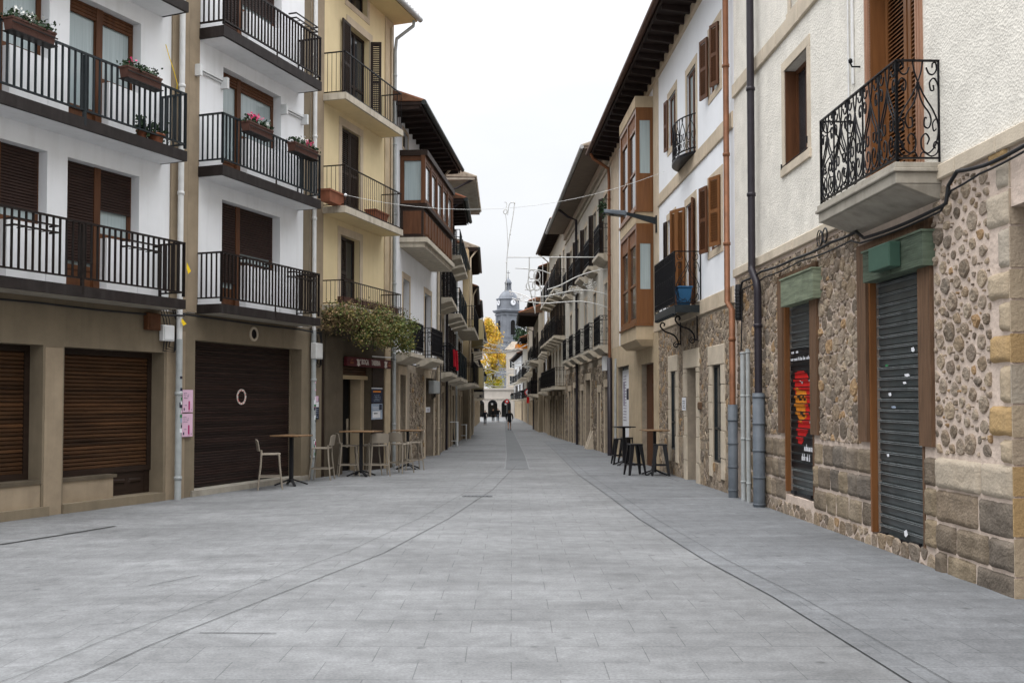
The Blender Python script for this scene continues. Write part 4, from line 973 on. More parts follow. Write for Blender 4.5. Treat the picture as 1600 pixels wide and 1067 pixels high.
# ---------------------------------------------------------------- left: yellow house with the bar
def left_yellow():
    F = FL3; z = lambda x, y, d=.6: F.px(x, y, d)[1]; s = lambda x, d=0: F.px(x, 600, d)[0]
    zA, zB, zC = z(630, 205), z(630, 360), z(628, 494)
    zg = z(628, 512)
    ze = z(617, 40, 0)
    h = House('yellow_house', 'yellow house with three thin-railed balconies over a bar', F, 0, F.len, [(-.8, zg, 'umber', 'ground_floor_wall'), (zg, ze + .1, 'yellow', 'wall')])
    s0, s1 = s(629, .62), s(538, .62)
    t = z(630, 214) - zA
    for k, (zz, r1) in enumerate(((zC, z(626, 460)), (zB, z(626, 302)), (zA, z(627, 146)))):
        balcony(h, s0, s1, zz + t, zz, .62, 'concrete', 'iron_brown' if k < 2 else 'iron', zz + .04, r1, 'round', .115, .014, .035, pts=path_points(s0, s1, .62, .05), under='yellow')
    # doors
    def door(x0, x1, xs, ytop, zf, kind):
        a, b = s(x1), s(x0); zt = z(x0, ytop, 0); h.op(a, b, zf, zt, .22)
        d = casement(h, a, b, zf, zt, -.2, 'wood_dark', 'glass', 1, (zf + .8,), .07, 'door')
        surround(h, a, b, zf, zt, .17, 'sandstone', .015, parent=d, bottom=False)
        if kind == 'leaf':     # louvred leaves, the far one folded half open
            h.part('shutter', 'wood_dark', lambda m: louvre(m, (b, -.02), ((a + b) / 2 + .06, -.1), zf + .03, zt - .03), d)
        if kind == 'closed':
            h.part('shutter', 'wood_dark', lambda m: (louvre(m, (b, -.06), ((a + b) / 2 + .01, -.06), zf + .03, zt - .03), louvre(m, (a, -.06), ((a + b) / 2 - .01, -.06), zf + .03, zt - .03)), d)
        if kind == 'open':     # both leaves swung wide into the balcony
            h.part('shutter', 'wood_dark', lambda m: louvre(m, (b + .02, .04), (b + .52, .07), zf + .03, zt - .03), d)
            h.part('shutter', 'wood_dark', lambda m: louvre(m, (a - .02, .03), (a - .1, .3), zf + .03, zt - .03), d)
    door(543, 575, 0, 36, zA, 'open'); door(532, 561, 0, 195, zB, 'closed'); door(531, 561, 0, 366, zC, 'leaf')
    # attic window
    a, b = s(571), s(540); zt = z(571, 26, 0); h.op(a, b, zt, zt + .95, .2); c = casement(h, a, b, zt, zt + .95, -.18, 'wood_dark', 'glass', 1); surround(h, a, b, zt, zt + .95, .15, 'sandstone', .015, parent=c)
    h.part('pilaster', 'sand', lambda m: m.box(.002, s(599), -.02, .025, zg, ze - .01))
    eave(h, ze, .72, 'soffit_yellow', gut='zinc', plain=True, drop=-.02, s0=-.1)
    pipe(h, [(-.02, .62, ze + .05), (-.02, .6, ze - .12), (.03, .12, ze - .45), (.03, .08, ze - .8), (.03, .08, -.2)], .048, 'grey_pipe')
    pipe(h, [(.22, .06, zg), (.22, .06, ze - .2)], .03, 'cream_pipe', rings=False)
    # bar front: stone pillar, opening with brown shutter box, cream panel
    a, b = s(580), s(534.5); top = z(534, 562, 0); h.op(a, b, -.7, top, .8)
    zd = z(536, 592, -.15)
    q = h.part('shop_front', 'ochre', lambda m: m.box(a + .002, b - .002, -.2, -.1, zd, zd + .1))
    h.part('shutter', 'wood_slat', lambda m: slats(m, a + .01, b - .01, zd + .1, top, -.16, .07, .02), q)
    am = s(558, -.3)
    dp = h.part('door', 'dark', lambda m: m.box(am, b - .01, -.6, -.55, -.6, zd))
    h.part('handle', 'cream_pipe', lambda m: m.box(am + .1, am + .13, -.55, -.5, .5, 1.25), dp)
    h.part('door_panel', 'sand', lambda m: m.box(a + .01, am - .002, -.5, -.2, -.6, zd - .002))
    h.part('frame_post', 'wood_dark', lambda m: m.box(s(598) + .002, s(580.5), -.05, .03, -.5, top + .1))
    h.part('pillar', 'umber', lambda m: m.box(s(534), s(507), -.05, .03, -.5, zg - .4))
    h.part('side_door', 'wood_dark', lambda m: m.box(s(506), F.len - .02, -.04, .012, -.5, zg - .8))
    h.part('pilaster', 'sand', lambda m: m.box(s(608), s(600), -.05, .04, -.5, zg - .5))
    h.finish()
    return h, zA, zB, zC, s0, s1, zg
L3, L3A, L3B, L3C, L3s0, L3s1, L3g = left_yellow()

# ---------------------------------------------------------------- left: white house with the wooden gallery
def left_gallery():
    F = FL4; z = lambda x, y, d=0: F.px(x, y, d)[1]; s = lambda x, d=0: F.px(x, 600, d)[0]
    zf = z(650, 552, .5); ze = z(705, 318, 0) + .4
    ze = F.px(662, 168, .84)[1]
    h = House('gallery_house', 'white house with a big dark wooden gallery and a black eave', F, 0, F.len, [(-1.2, zf - .25, 'mortar_grey', 'ground_floor_wall'), (zf - .25, ze + .1, 'white', 'wall')])
    # gallery box
    D = .75; a, b = s(707, D), s(664, D); zt, zs, zw, zb = z(665, 240, D), z(665, 318, D), z(665, 371, D), z(665, 386, D)
    g = h.part('gallery', 'wood_dark', lambda m: (m.box(a - .06, b + .06, 0, D + .07, zt - .06, zt + .1), m.box(a, b, 0, D - .06, zw, zs - .12), m.box(a - .04, b + .04, 0, D + .05, zs - .12, zs)))
    h.part('slab', 'concrete', lambda m: (m.box(a - .05, b + .05, 0, D + .06, (zw + zb) / 2, zw - .004), m.box(a + .02, b - .02, 0, D - .03, zb, (zw + zb) / 2 - .004)), g)
    n = 5
    def posts(m):
        for i in range(n + 1):
            x = a + (b - a) * i / n; m.box(x - .07, x + .07, D - .12, D, zs, zt - .06)
        m.box(b - .14, b, 0, .12, zs, zt - .06); m.box(a, a + .14, 0, .12, zs, zt - .06)
        m.box(a, b, D - .11, D - .01, zs, zs + .1); m.box(a, b, D - .11, D - .01, zt - .22, zt - .061)
        m.box(b - .11, b - .01, .12, D - .12, zs, zs + .1); m.box(b - .11, b - .01, .12, D - .12, zt - .2, zt - .061)
    fr = h.part('window_frame', 'wood', posts, g)
    for i in range(n):
        x0, x1 = a + (b - a) * i / n + .07, a + (b - a) * (i + 1) / n - .07
        h.part('pane', 'paleglass', lambda m: m.quad((x1, D - .06, zs + .1), (x0, D - .06, zs + .1), (x0, D - .06, zt - .22), (x1, D - .06, zt - .22)), g)
        h.part('sash', 'wood', lambda m: frame_bars(m, x0, x1, zs + .1, zt - .22, D - .055, .07, .03), g)
    h.part('pane', 'curtain', lambda m: m.quad((b - .06, .12, zs + .1), (b - .06, D - .12, zs + .1), (b - .06, D - .12, zt - .2), (b - .06, .12, zt - .2)), g)
    def panels(m):
        for i in range(n * 2):
            x0 = a + (b - a) * (i + .08) / (n * 2); x1 = a + (b - a) * (i + .92) / (n * 2)
            m.chamfer(x0, x1, zw + .08, zs - .22, D - .07, D - .005, .05)
        m.box(b - .01, b + .015, .1, D - .12, zw + .1, zs - .22)
    h.part('panel', 'wood', panels, g)
    # eave
    eave(h, ze, .86, 'soffit', .6, 'gutter', 'tile', s0=-.1, s1=F.len + .05)
    # first floor doors with iron balconies
    for x0, x1, yt, bx0, bx1 in ((639, 629, 434, 661, 641), (673, 663, 457, 691, 675)):
        A, B = s(x0), s(x1); zt_ = z(x1, yt); h.op(A, B, zf, zt_, .25); d = casement(h, A, B, zf, zt_, -.22, 'wood_dark', 'glass', 1, (zf + .7,), .07, 'door'); surround(h, A, B, zf, zt_, .16, 'sandstone', .015, parent=d, bottom=False)
        p0, p1 = s(bx0, .5), s(bx1, .5)
        balcony(h, p0 - .05, p1 + .05, zf - .14, zf - .01, .52, 'concrete', 'iron', zf + .08, z(bx1, 500 if bx1 < 660 else 512, .5), 'iron', .11, .02, profile=[(0, zf - .3), (.25, zf - .26), (.45, zf - .14), (.53, zf - .12), (.53, zf - .01), (0, zf - .01)])
    A, B = s(636), s(628); h.op(A, B, z(632, 232), z(632, 207), .15); c = casement(h, A, B, z(632, 232), z(632, 207), -.14, 'wood_dark', 'glass', 0); surround(h, A, B, z(632, 232), z(632, 207), .1, 'sandstone', .012, parent=c)
    # ground floor: stone with two doorways
    ops = []
    for x0, x1, yt in ((633, 624, 585), (677, 664, 590)):
        A, B = s(x0), s(x1); zt_ = z(x1, yt); ops.append(h.op(A, B, -1.1, zt_, .3)); 
        d = h.part('door', 'wood_dark' if x0 < 650 else 'wood', lambda m: (m.box(A + .01, B - .01, -.3, -.24, -1, zt_), m.box((A + B) / 2 - .01, (A + B) / 2 + .01, -.24, -.22, -1, zt_ - .05)))
        h.part('door_surround', 'sandstone', lambda m: (m.box(A - .2, A, -.05, .03, -1, zt_), m.box(B, B + .25, -.05, .03, -1, zt_), m.box(A - .2, B + .25, -.05, .03, zt_, zt_ + .25)), d)
    h.finish()
    rubble(h, 'rubble_dark', .1, s(640), -.4, zf - .5, [(o[0] - .25, o[1] + .3, o[2], o[3] + .28) for o in ops], .05, .13, 5, sub=1, parent=h.walls['ground_floor_wall'])
    pipe(h, [(.06, .5, ze + .05), (.06, .08, ze - .4), (.06, .08, -.6)], .045, 'cream_pipe')
    return h, zf
L4, L4Z = left_gallery()
# ---------------------------------------------------------------- right: stone house with roughcast above
def clip_z(poly, z0, z1):
    for zc, sg in ((z0, 1), (z1, -1)):
        out = []
        for i in range(len(poly)):
            a, b = poly[i], poly[(i + 1) % len(poly)]; ia, ib = (a[1] - zc) * sg >= 0, (b[1] - zc) * sg >= 0
            if ia: out.append(a)
            if ia != ib: t = (zc - a[1]) / (b[1] - a[1]); out.append((a[0] + (b[0] - a[0]) * t, zc))
        poly = out
        if not poly: return []
    return poly
def metal_slats(m, s0, s1, z0, z1, d, pitch=.122):
    n = round((z1 - z0) / pitch); p = (z1 - z0) / n; pr = []
    for i in range(n):
        z = z0 + i * p
        for a, dd in ((0, 0), (.6, 0), (.64, .02), (.7, .02), (.74, .002), (.78, .02), (.85, .02), (.89, -.016), (.985, -.016)): pr.append((d + dd, z + a * p))
    m.extrude(pr, s1, s0); return p
def ridges(m, s0, s1, z0, z1, d, p):
    z = z0
    while z < z1 - p * .5:
        for f in (.645, .785): m.box(s0 + .004, s1 - .004, d + .017, d + .0225, z + f * p, z + (f + .05) * p)
        z += p
def plates(m, poly, z0, p, d, t=.004):
    lo, hi = min(q[1] for q in poly), max(q[1] for q in poly); k = int((lo - z0) / p)
    while z0 + k * p < hi:
        for f0, f1, dd in ((.01, .6, 0), (.64, .71, .024), (.775, .86, .024)):
            c = clip_z(poly, z0 + (k + f0) * p, z0 + (k + f1) * p)
            if len(c) >= 3: m.add([(a, d + dd + t, z) for a, z in c], [tuple(range(len(c)))[::-1]])
        k += 1

def right_stone():
    F = FR; s = lambda x, d=0: F.px(x, 600, d)[0]; z = lambda x, y, d=0: F.px(x, y, d)[1]
    sE = s(1150); zb = z(1600, 221); zt = z(1600, 193); zp = z(1193, 680)
    h = House('stone_house', 'stone and roughcast house with two slatted metal shutters, nearest on the right', F, 0, sE, [(-.6, zb, 'mortar', 'ground_floor_wall'), (zb, 13.5, 'roughcast', 'wall')])
    h.part('string_course', 'palestone', lambda m: band(m, .0, sE - .01, zb, zt, .05, 21))
    h.part('string_course', 'palestone', lambda m: band(m, .0, sE - .01, z(1180, 116), z(1180, 93), .045, 22))
    ops = []; plo = []
    info = {}
    cq = s(1331, .02); h.part('conduit', 'white_pipe', lambda m: (m.tube([(cq, .02, zt), (cq, .02, 13)], .012, 6), m.tube([(s(1338, .02), .02, z(1338, 130)), (s(1338, .02), .02, 13)], .02, 6)))
    cq2 = s(1343, .05); zq2 = z(1343, 100, .05); h.part('hook', 'iron', lambda m: (m.tube([(cq2, 0, zq2), (cq2, .1, zq2), (cq2, .12, zq2 + .05)], .012, 5), m.blob((cq2, .12, zq2 + .07), (.03, .03, .04), 1, 1, jit=0)))
    # two metal roller shutters
    for nm, (fx0, fx1, sx0, sx1, ty0, ybot, gb, gbx) in {'far': (1220, 1281, 1235, 1276, 436, 768, (1224, 1275, 439, 480), None), 'near': (1346, 1461, 1371, 1449, 389, 833, (1354, 1449, 396, 442), (1368, 1401))}.items():
        A, B = s(fx1), s(fx0); zT = z(fx0, ty0); z0 = z(fx0 + 14 if nm == 'far' else 1372, ybot)
        a, b = s(sx1, -.06), s(sx0, -.06)
        h.op(a - .02, b + .05, z0 - .05, zT - .08, .22); ops.append((A, B, z0 - .02, zT, 0))
        fr = h.part('shutter_frame', 'wood_worn', lambda m: (m.box(A, a - .015, -.05, .045, zp + .1, zT), m.box(b + .07, B, -.05, .048, zp + .08, zT), m.box(A, B, -.05, .045, zT - .1, zT + .03), m.box(a - .06, a - .016, -.2, .012, z0, zp + .1)))
        h.part('guide_rail', 'wood_orange', lambda m: m.box(b + .012, b + .055, -.06, .015, z0, zT - .1), fr)
        sh = MB(); p = metal_slats(sh, a, b, z0, zT - .1, -.085); sh = sh.build('roller_shutter', m_['shutter_metal'], h.o)
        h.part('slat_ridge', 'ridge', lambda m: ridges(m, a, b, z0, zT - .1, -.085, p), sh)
        h.part('bottom_bar', 'black_metal', lambda m: (m.box(a, b, -.1, -.05, z0 - .035, z0 - .002), m.box(a + .15, a + .3, -.05, -.01, z0 - .02, z0 + .03), m.box(b - .3, b - .15, -.05, -.01, z0 - .02, z0 + .03)), sh)
        gx0, gx1, gy0, gy1 = gb; ga, gb_ = s(gx1, .1), s(gx0, .1); gz1, gz0 = z(gx0, gy0, .1), z(gx0, gy1, .1)
        def case(m):
            m.box(ga, gb_, -.04, .13, gz0, gz1)
            k = 14
            for i in range(k):
                q = gz0 + (gz1 - gz0) * i / k; m.box(ga + .02, gb_ - .02, .13, .134, q + .006, q + (gz1 - gz0) / k - .002)
            m.box(ga - .01, gb_ + .01, -.04, .15, gz1 + .001, gz1 + .025); m.box((ga + gb_) / 2 - .012, (ga + gb_) / 2 + .012, .1, .14, gz0, gz1)
        bx = h.part('shutter_box', 'green_far' if nm == 'far' else 'green_box', case, fr)
        if gbx:
            c0, c1 = s(gbx[1], .2), s(gbx[0], .2); h.part('motor_case', 'green_small', lambda m: m.box(c0, c1, .136, .27, z(1368, 426, .2), z(1368, 388, .2)), fr, bevel=.012)
        info[nm] = (a, b, z0, p, -.085, zT); plo.append((a - .055, b + .062, z0 - .03, zT, 0))
    # near doorway cut into the wall at the right edge of the view
    dj = s(1583); dtop = z(1583, 322); h.op(dj - 1.9, dj, -.1, dtop, .6); ops.append((dj - 1.9 - .3, dj + .33, -.2, dtop + .5, 0))
    h.part('door', 'wood_worn', lambda m: (m.box(dj - 1.9, dj, -.58, -.5, -.1, dtop), [m.box(dj - 1.9 + .24 * i, dj - 1.9 + .24 * i + .225, -.5, -.48, .1, dtop) for i in range(8)]))
    # window with stone surround, brown lined reveal and half open shutter
    wa, wb = s(1266), s(1230); wz0, wz1 = z(1231, 259), z(1231, 106); h.op(wa, wb, wz0, wz1, .24)
    w = casement(h, wa, wb, wz0, wz1, -.22, 'wood', 'glass', 1, (), .07)
    surround(h, wa, wb, wz0, wz1, .13, 'palestone', .015, .02, w)
    h.part('lining', 'wood', lambda m: m.box(wb - .02, wb - .002, -.2, -.005, wz0, wz1 - .01), w); h.part('lining', 'wood', lambda m: m.box(wa + .002, wa + .02, -.2, -.005, wz0, wz1 - .01), w)
    h.part('shutter', 'wood', lambda m: (louvre(m, (wa + .03, -.13), (wa + (wb - wa) * .5, -.17), wz0 + .02, wz1 - .02, pitch=.045),), w)
    h.part('stay_bar', 'iron', lambda m: (m.tube([(wa - .03, .02, wz0 + .03), (wb + .1, .03, wz0 + .02)], .008, 5), m.tube([(wb + .1, .03, wz0 - .02), (wb + .1, .03, wz0 + .07)], .012, 5)), w)
    h.part('pintle', 'iron', lambda m: m.tube([(wa - .02, .02, wz0 + .1), (wa - .02, .02, wz0 + .2)], .012, 5), w)
    # upper window sill showing at the top of the picture
    ua, ub = s(1288), s(1241); uz = z(1241, 12); h.op(ua, ub, uz, uz + 1.3, .2); u = casement(h, ua, ub, uz, uz + 1.3, -.18, 'wood', 'glass', 1); surround(h, ua, ub, uz, uz + 1.3, .13, 'palestone', .015, .02, u)
    # balcony door, its pinkish frame and louvred leaves
    da, db = s(1440), s(1364); zf = z(1405, 250, .46); dt = zf + 2.65; h.op(da, db, zf, dt, .3)
    d = casement(h, da, db, zf, dt, -.28, 'wood', 'glass', 1, (), .08, 'balcony_door')
    h.part('door_frame', 'wood_pink', lambda m: (m.box(db, db + .09, -.05, .025, zf, dt), m.box(db + .03, db + .07, .025, .035, zf, dt), m.box(da - .14, da, -.05, .025, zf, dt), m.box(da - .11, da - .08, .025, .037, zf, dt), m.box(da - .05, da - .02, .025, .037, zf, dt), m.box(da - .14, db + .09, -.05, .03, dt, dt + .14)), d)
    h.part('lining', 'wood_orange', lambda m: m.box(db - .03, db - .002, -.27, -.01, zf, dt - .01), d); h.part('lining', 'wood_orange', lambda m: m.box(da + .002, da + .03, -.27, -.01, zf, dt - .01), d)
    mid = (da + db) / 2
    h.part('shutter', 'wood_orange', lambda m: louvre(m, (db - .04, -.2), (mid + .02, -.2), zf + .02, dt - .02, .04, .075, .05), d)
    h.part('shutter', 'wood_orange', lambda m: louvre(m, (mid - .02, -.2), (da + .04, -.2), zf + .02, dt - .02, .04, .075, .05), d)
    # wrought balcony on a moulded stone slab
    D = .46; b0, b1 = s(1405, D), s(1284, D); zr = z(1405, 89, D); zs = zf - .01; q = zs - z(1405, 285, D)
    def slab(m):
        for (o, a_, b_) in ((.03, zs - .06, zs), (.05, zs - .1, zs - .062), (.015, zs - q, zs - .102)): m.box(b0 - o, b1 + o, -.02, D + o, a_, b_)
        m.hexa([(b0 + .02, -.01, zs - q - .16), (b1 - .02, -.01, zs - q - .16), (b1 - .02, .12, zs - q - .12), (b0 + .02, .12, zs - q - .12)], [(b0 - .01, -.01, zs - q - .002), (b1 + .01, -.01, zs - q - .002), (b1 + .01, D - .02, zs - q - .002), (b0 - .01, D - .02, zs - q - .002)])
    bal = h.part('balcony', 'concrete_grey', slab, bevel=.008)
    h.part('railing', 'iron', lambda m: scroll_railing(m, path_points(b0, b1, D, .015), zs + .05, zr, .0085, 6), bal)
    # jamb blocks of the near doorway, plinth of squared stones
    rows = [-.06, .2, .52, .84, zp]; op2 = plo
    h.finish(); gw = h.walls['ground_floor_wall']
    near_s = s(1462)
    ashlar(h, 'ashlar_pale', dj + .0, near_s - .0, [.84, zp + .02], op2, .5, .8, 3, .03, parent=gw)
    ashlar(h, 'ashlar', dj + .0, near_s, [.2, .5, .84], op2, .4, .75, 14, .028, parent=gw)
    ashlar(h, 'ashlar', dj + .0, near_s, [-.12, .2], op2, .35, .7, 15, .035, parent=gw, tr=.02)
    ashlar(h, 'ashlar', near_s, sE - .75, rows[1:], op2, .28, .5, 9, .028, parent=gw)
    rubble(h, 'rubble', near_s, sE - .3, -.1, .2, [], .05, .13, 12, sub=2, parent=gw, proud=.012, dens=lambda a, b: 1.1)
    jr = [-.1]
    while jr[-1] < dtop + .5: jr.append(jr[-1] + rnd.uniform(.24, .42))
    jm = MB()
    for i, (a, b) in enumerate(zip(jr, jr[1:])):
        if a > zp - .1 or True:
            w = (.2, .36)[i % 2] + rnd.uniform(-.03, .03)
            if a < zp: w = .12
            jm.rough_block(dj + .004, dj + w, a + .01, b - .01, -.01, .036 + rnd.uniform(-.006, .006), rnd) if a >= zp - .05 else None
            jm.box(dj - .012, dj + .003, -.52, .018 + rnd.uniform(-.004, .004), a + .01, b - .01)
    jm.build('quoin_stones', m_['ashlar_pale'], gw)
    # field stones: crowded between the shutters, thin and scattered by the near doorway
    rz0 = zp + .03; rz1 = zb - .04
    o3 = [(o[0] - .01, o[1] + .01, o[2], o[3] + .02, 0) for o in ops]
    rubble(h, 'rubble', s(1346) - .02, sE - .16, rz0, rz1, o3, .04, .15, 31, sub=2, parent=gw, proud=.025, dens=lambda a, b: .98, fill=.18, joint=.013)
    rubble(h, 'rubble', dj + .05, s(1461), rz0, rz1, o3, .036, .125, 33, sub=2, parent=gw, proud=.026, dens=lambda a, b: 1.08, fill=.05, joint=.03)
    rubble(h, 'rubble', 2.5, dj - 2.2, .2, rz1, o3, .05, .13, 36, sub=1, parent=gw, proud=.028)
    # black rainwater pipe with elbow and its grey guard, thick cables, wiring box
    p0 = s(1178, .12); p1 = s(1186, .12); zq = z(1180, 420, .12); zk = z(1184, 614, .12)
    pp = pipe(h, [(p0, .14, 13), (p0, .14, zq + .1), (p0 - .02, .15, zq), (p1 + .02, .14, zq - .25), (p1, .13, zq - .4), (p1, .13, .3)], .062, 'black_pipe')
    def guard(sx, d, z1, w, name='pipe_guard', mat='slate_guard'):
        zg = -.1
        def fn(m):
            m.lathe((sx, d, zg), [(w, 0), (w, z1 - zg), (w * .86, z1 - zg)], 14)
            k = 4
            for i in range(k + 1): m.lathe((sx, d, zg + .12 + (z1 - zg - .2) * i / k), [(w * 1.01, 0), (w * 1.09, .006), (w * 1.09, .028), (w * 1.01, .034)], 14)
        return h.part(name, mat, fn, pp)
    guard(p1, .13, zk, .098)
    for x, y0, w in ((1160, 552, .045), (1168, 545, .038)):
        q = s(x, .1); h.part('conduit', 'grey_pipe', lambda m: (m.tube([(q, .09, -.1), (q, .09, z(x, y0, .1))], w, 9), [m.lathe((q, .09, .3 + .75 * i), [(w, 0), (w * 1.2, .005), (w * 1.2, .03), (w, .035)], 10) for i in range(4)]), pp)
    q = s(1155, .1); h.part('cable_joint', 'black_metal', lambda m: (m.lathe((q, .1, z(1155, 503)), [(.05, 0), (.06, .02), (.06, .62), (.05, .64)], 10), [m.lathe((q, .1, z(1155, 503) + .05 + .06 * i), [(.062, 0), (.07, .01), (.062, .02)], 10) for i in range(9)]), pp)
    return h, info, pp, zb, zt
def band(m, s0, s1, z0, z1, d, seed):
    r = random.Random(seed); x = s0
    while x < s1 - .05:
        w = r.uniform(.7, 1.3); w = min(w, s1 - x); m.chamfer(x + .003, x + w - .003, z0, z1, -.02, d + r.uniform(-.004, .004), .012); x += w
R1, R1I, R1P, R1zb, R1zt = right_stone()

def right_stone_cables():
    F = FR; s = lambda x, d=0: F.px(x, 600, d)[0]
    def cab(name, label, pts, r):
        P = [(F.px(x, y, d)[0], d, F.px(x, y, d)[1]) for x, y, d in pts]
        c = []
        for i in range(len(P) - 1):
            for k in range(6): t = k / 6; a, b = Vector(P[i]), Vector(P[i + 1]); c.append(a.lerp(b, t) + Vector((0, 0, -.012 * math.sin(math.pi * t) * (b - a).length)))
        c.append(Vector(P[-1]))
        return single(name, m_['cable'], label, 'cable', F, tuple(c[0]), lambda m: m.tube(c, r, 6))
    cab('cable', 'thick black cable along the stone band, dipping under the scrolled balcony', [(1700, 178, .09), (1600, 228, .09), (1540, 258, .09), (1495, 268, .09), (1482, 290, .09), (1478, 318, .1), (1460, 328, .1), (1350, 372, .1), (1338, 362, .1), (1300, 378, .1), (1240, 405, .09), (1190, 424, .12), (1160, 440, .1), (1156, 455, .1)], .02)
    cab('cable', 'thinner black cable just under the first one on the stone house', [(1700, 190, .08), (1600, 237, .08), (1530, 272, .08), (1486, 298, .08), (1470, 330, .09), (1344, 380, .09), (1330, 376, .09), (1250, 408, .08), (1195, 433, .09), (1160, 452, .09), (1158, 548, .08)], .012)
    # a loop of spare wire tied up on the band
    c = F.px(1283, 372, .1)
    single('wire_coil', m_['cable'], 'loose loop of spare black wire tied on the band left of the scrolled balcony', 'cable', F, (c[0], .1, c[1]), lambda m: [m.tube([(c[0] + dx + r * math.cos(t) * .9, .1 + .012 * k, c[1] + r * math.sin(t)) for t in [2 * math.pi * i / 14 for i in range(15)]], .008, 5, False) for k, (dx, r) in enumerate(((0, .09), (.03, .11), (-.22, .1), (-.25, .085)))])
right_stone_cables()

def shutter_print():
    F = FR; a, b, z0, p, d, zT = R1I['far']; Q = lambda l: [F.px(x, y, d) for x, y in l]
    base = (a, d, z0)
    o = thing('shutter_poster', 'red and orange printed face on a black field on the narrower metal shutter', 'poster', F, ((a + b) / 2, d, z0 + .5))
    o1 = Q([(1235.5, 545), (1275.5, 541), (1276, 735), (1236, 728)])
    part('field', m_['black_metal'], o, lambda m: plates(m, o1, z0, p, d, .003))
    part('red_figure', m_['red'], o, lambda m: plates(m, Q([(1243, 584), (1254, 578), (1260, 580), (1265, 592), (1269, 602), (1270, 615), (1268, 626), (1265, 637), (1268, 650), (1269.5, 662), (1266, 672), (1261, 678), (1256, 689), (1253, 694), (1247.5, 692), (1247, 676), (1248, 662), (1251, 655), (1245, 642), (1244, 620), (1242.5, 600)]), z0, p, d, .006))
    part('orange_figure', m_['orange'], o, lambda m: plates(m, Q([(1246, 607), (1250, 605), (1252, 610), (1260, 611), (1262, 618), (1261, 632), (1259, 640), (1262, 646), (1261, 652), (1257, 655), (1255, 662), (1252, 658), (1247, 650), (1244, 634), (1244, 622)]), z0, p, d, .009))
    def dk(m):
        for l in ([(1249, 617), (1254, 616), (1254, 625), (1250, 626)], [(1257, 619), (1260, 618), (1260, 626), (1257, 626)], [(1254, 644), (1259, 643), (1258.5, 652), (1254.5, 650)]): plates(m, Q(l), z0, p, d, .012)
    part('dark_feature', m_['black_metal'], o, dk)
    def wt(m):
        for x0, x1, y, hh, n, sd in ((1237, 1250, 553.5, .055, 6, 1), (1237, 1269, 564.5, .055, 13, 2), (1256, 1277, 703.5, .1, 8, 3), (1255, 1277, 718.5, .1, 8, 4)):
            s1, z1 = F.px(x0, y, d); s0, _ = F.px(x1, y, d); strokes(m, s0, s1, z1, hh, d + .025, n, sd)
    part('lettering', m_['paper_white'], o, wt)
    def rest(m):
        for l in ([(1254, 594), (1256, 596), (1255, 600), (1253, 597)], [(1267, 594), (1270, 593), (1269, 597)], [(1269, 657), (1272, 658), (1271, 663), (1269, 662)]): plates(m, Q(l), z0, p, d, .013)
    part('paper_scrap', m_['paper_white'], o, rest)
    a, b, z0, p, d, zT = R1I['near']
    for i, (x, y, w, hh, c, lab) in enumerate(((1421, 586, 9, 5, 'paper_white', 'white paper scrap on the wide metal shutter, a third of the way down'), (1389, 571, 5, 4, 'green_cloth', 'small green sticker scrap on the wide metal shutter'), (1417, 598, 6, 4, 'paper_white', 'small white scrap under the larger white scrap on the wide shutter'), (1394, 616, 5, 6, 'paper_white', 'white sticker remnant left of centre on the wide metal shutter'), (1419, 833, 6, 12, 'paper_white', 'torn white paper at the foot of the wide metal shutter'), (1391, 711, 4, 5, 'paper_white', 'white scrap low on the wide metal shutter'), (1400, 636, 8, 4, 'bluegrey', 'greyish sticker remnant in the middle of the wide metal shutter'), (1430, 546, 6, 8, 'paper_white', 'pale torn sticker near the top of the wide metal shutter'))):
        c0 = F.px(x, y, d); pts = Q([(x - w / 2, y - hh * .3), (x + w * .2, y - hh / 2), (x + w / 2, y + hh * .2), (x, y + hh / 2), (x - w * .4, y + hh * .3)])
        single('paper_scrap', m_[c], lab, 'paper scrap', F, (c0[0], d, c0[1]), lambda m: m.add([(q[0], d + .0255, q[1]) for q in pts], [tuple(range(5))[::-1]]), group='paper scraps on the wide shutter')
shutter_print()

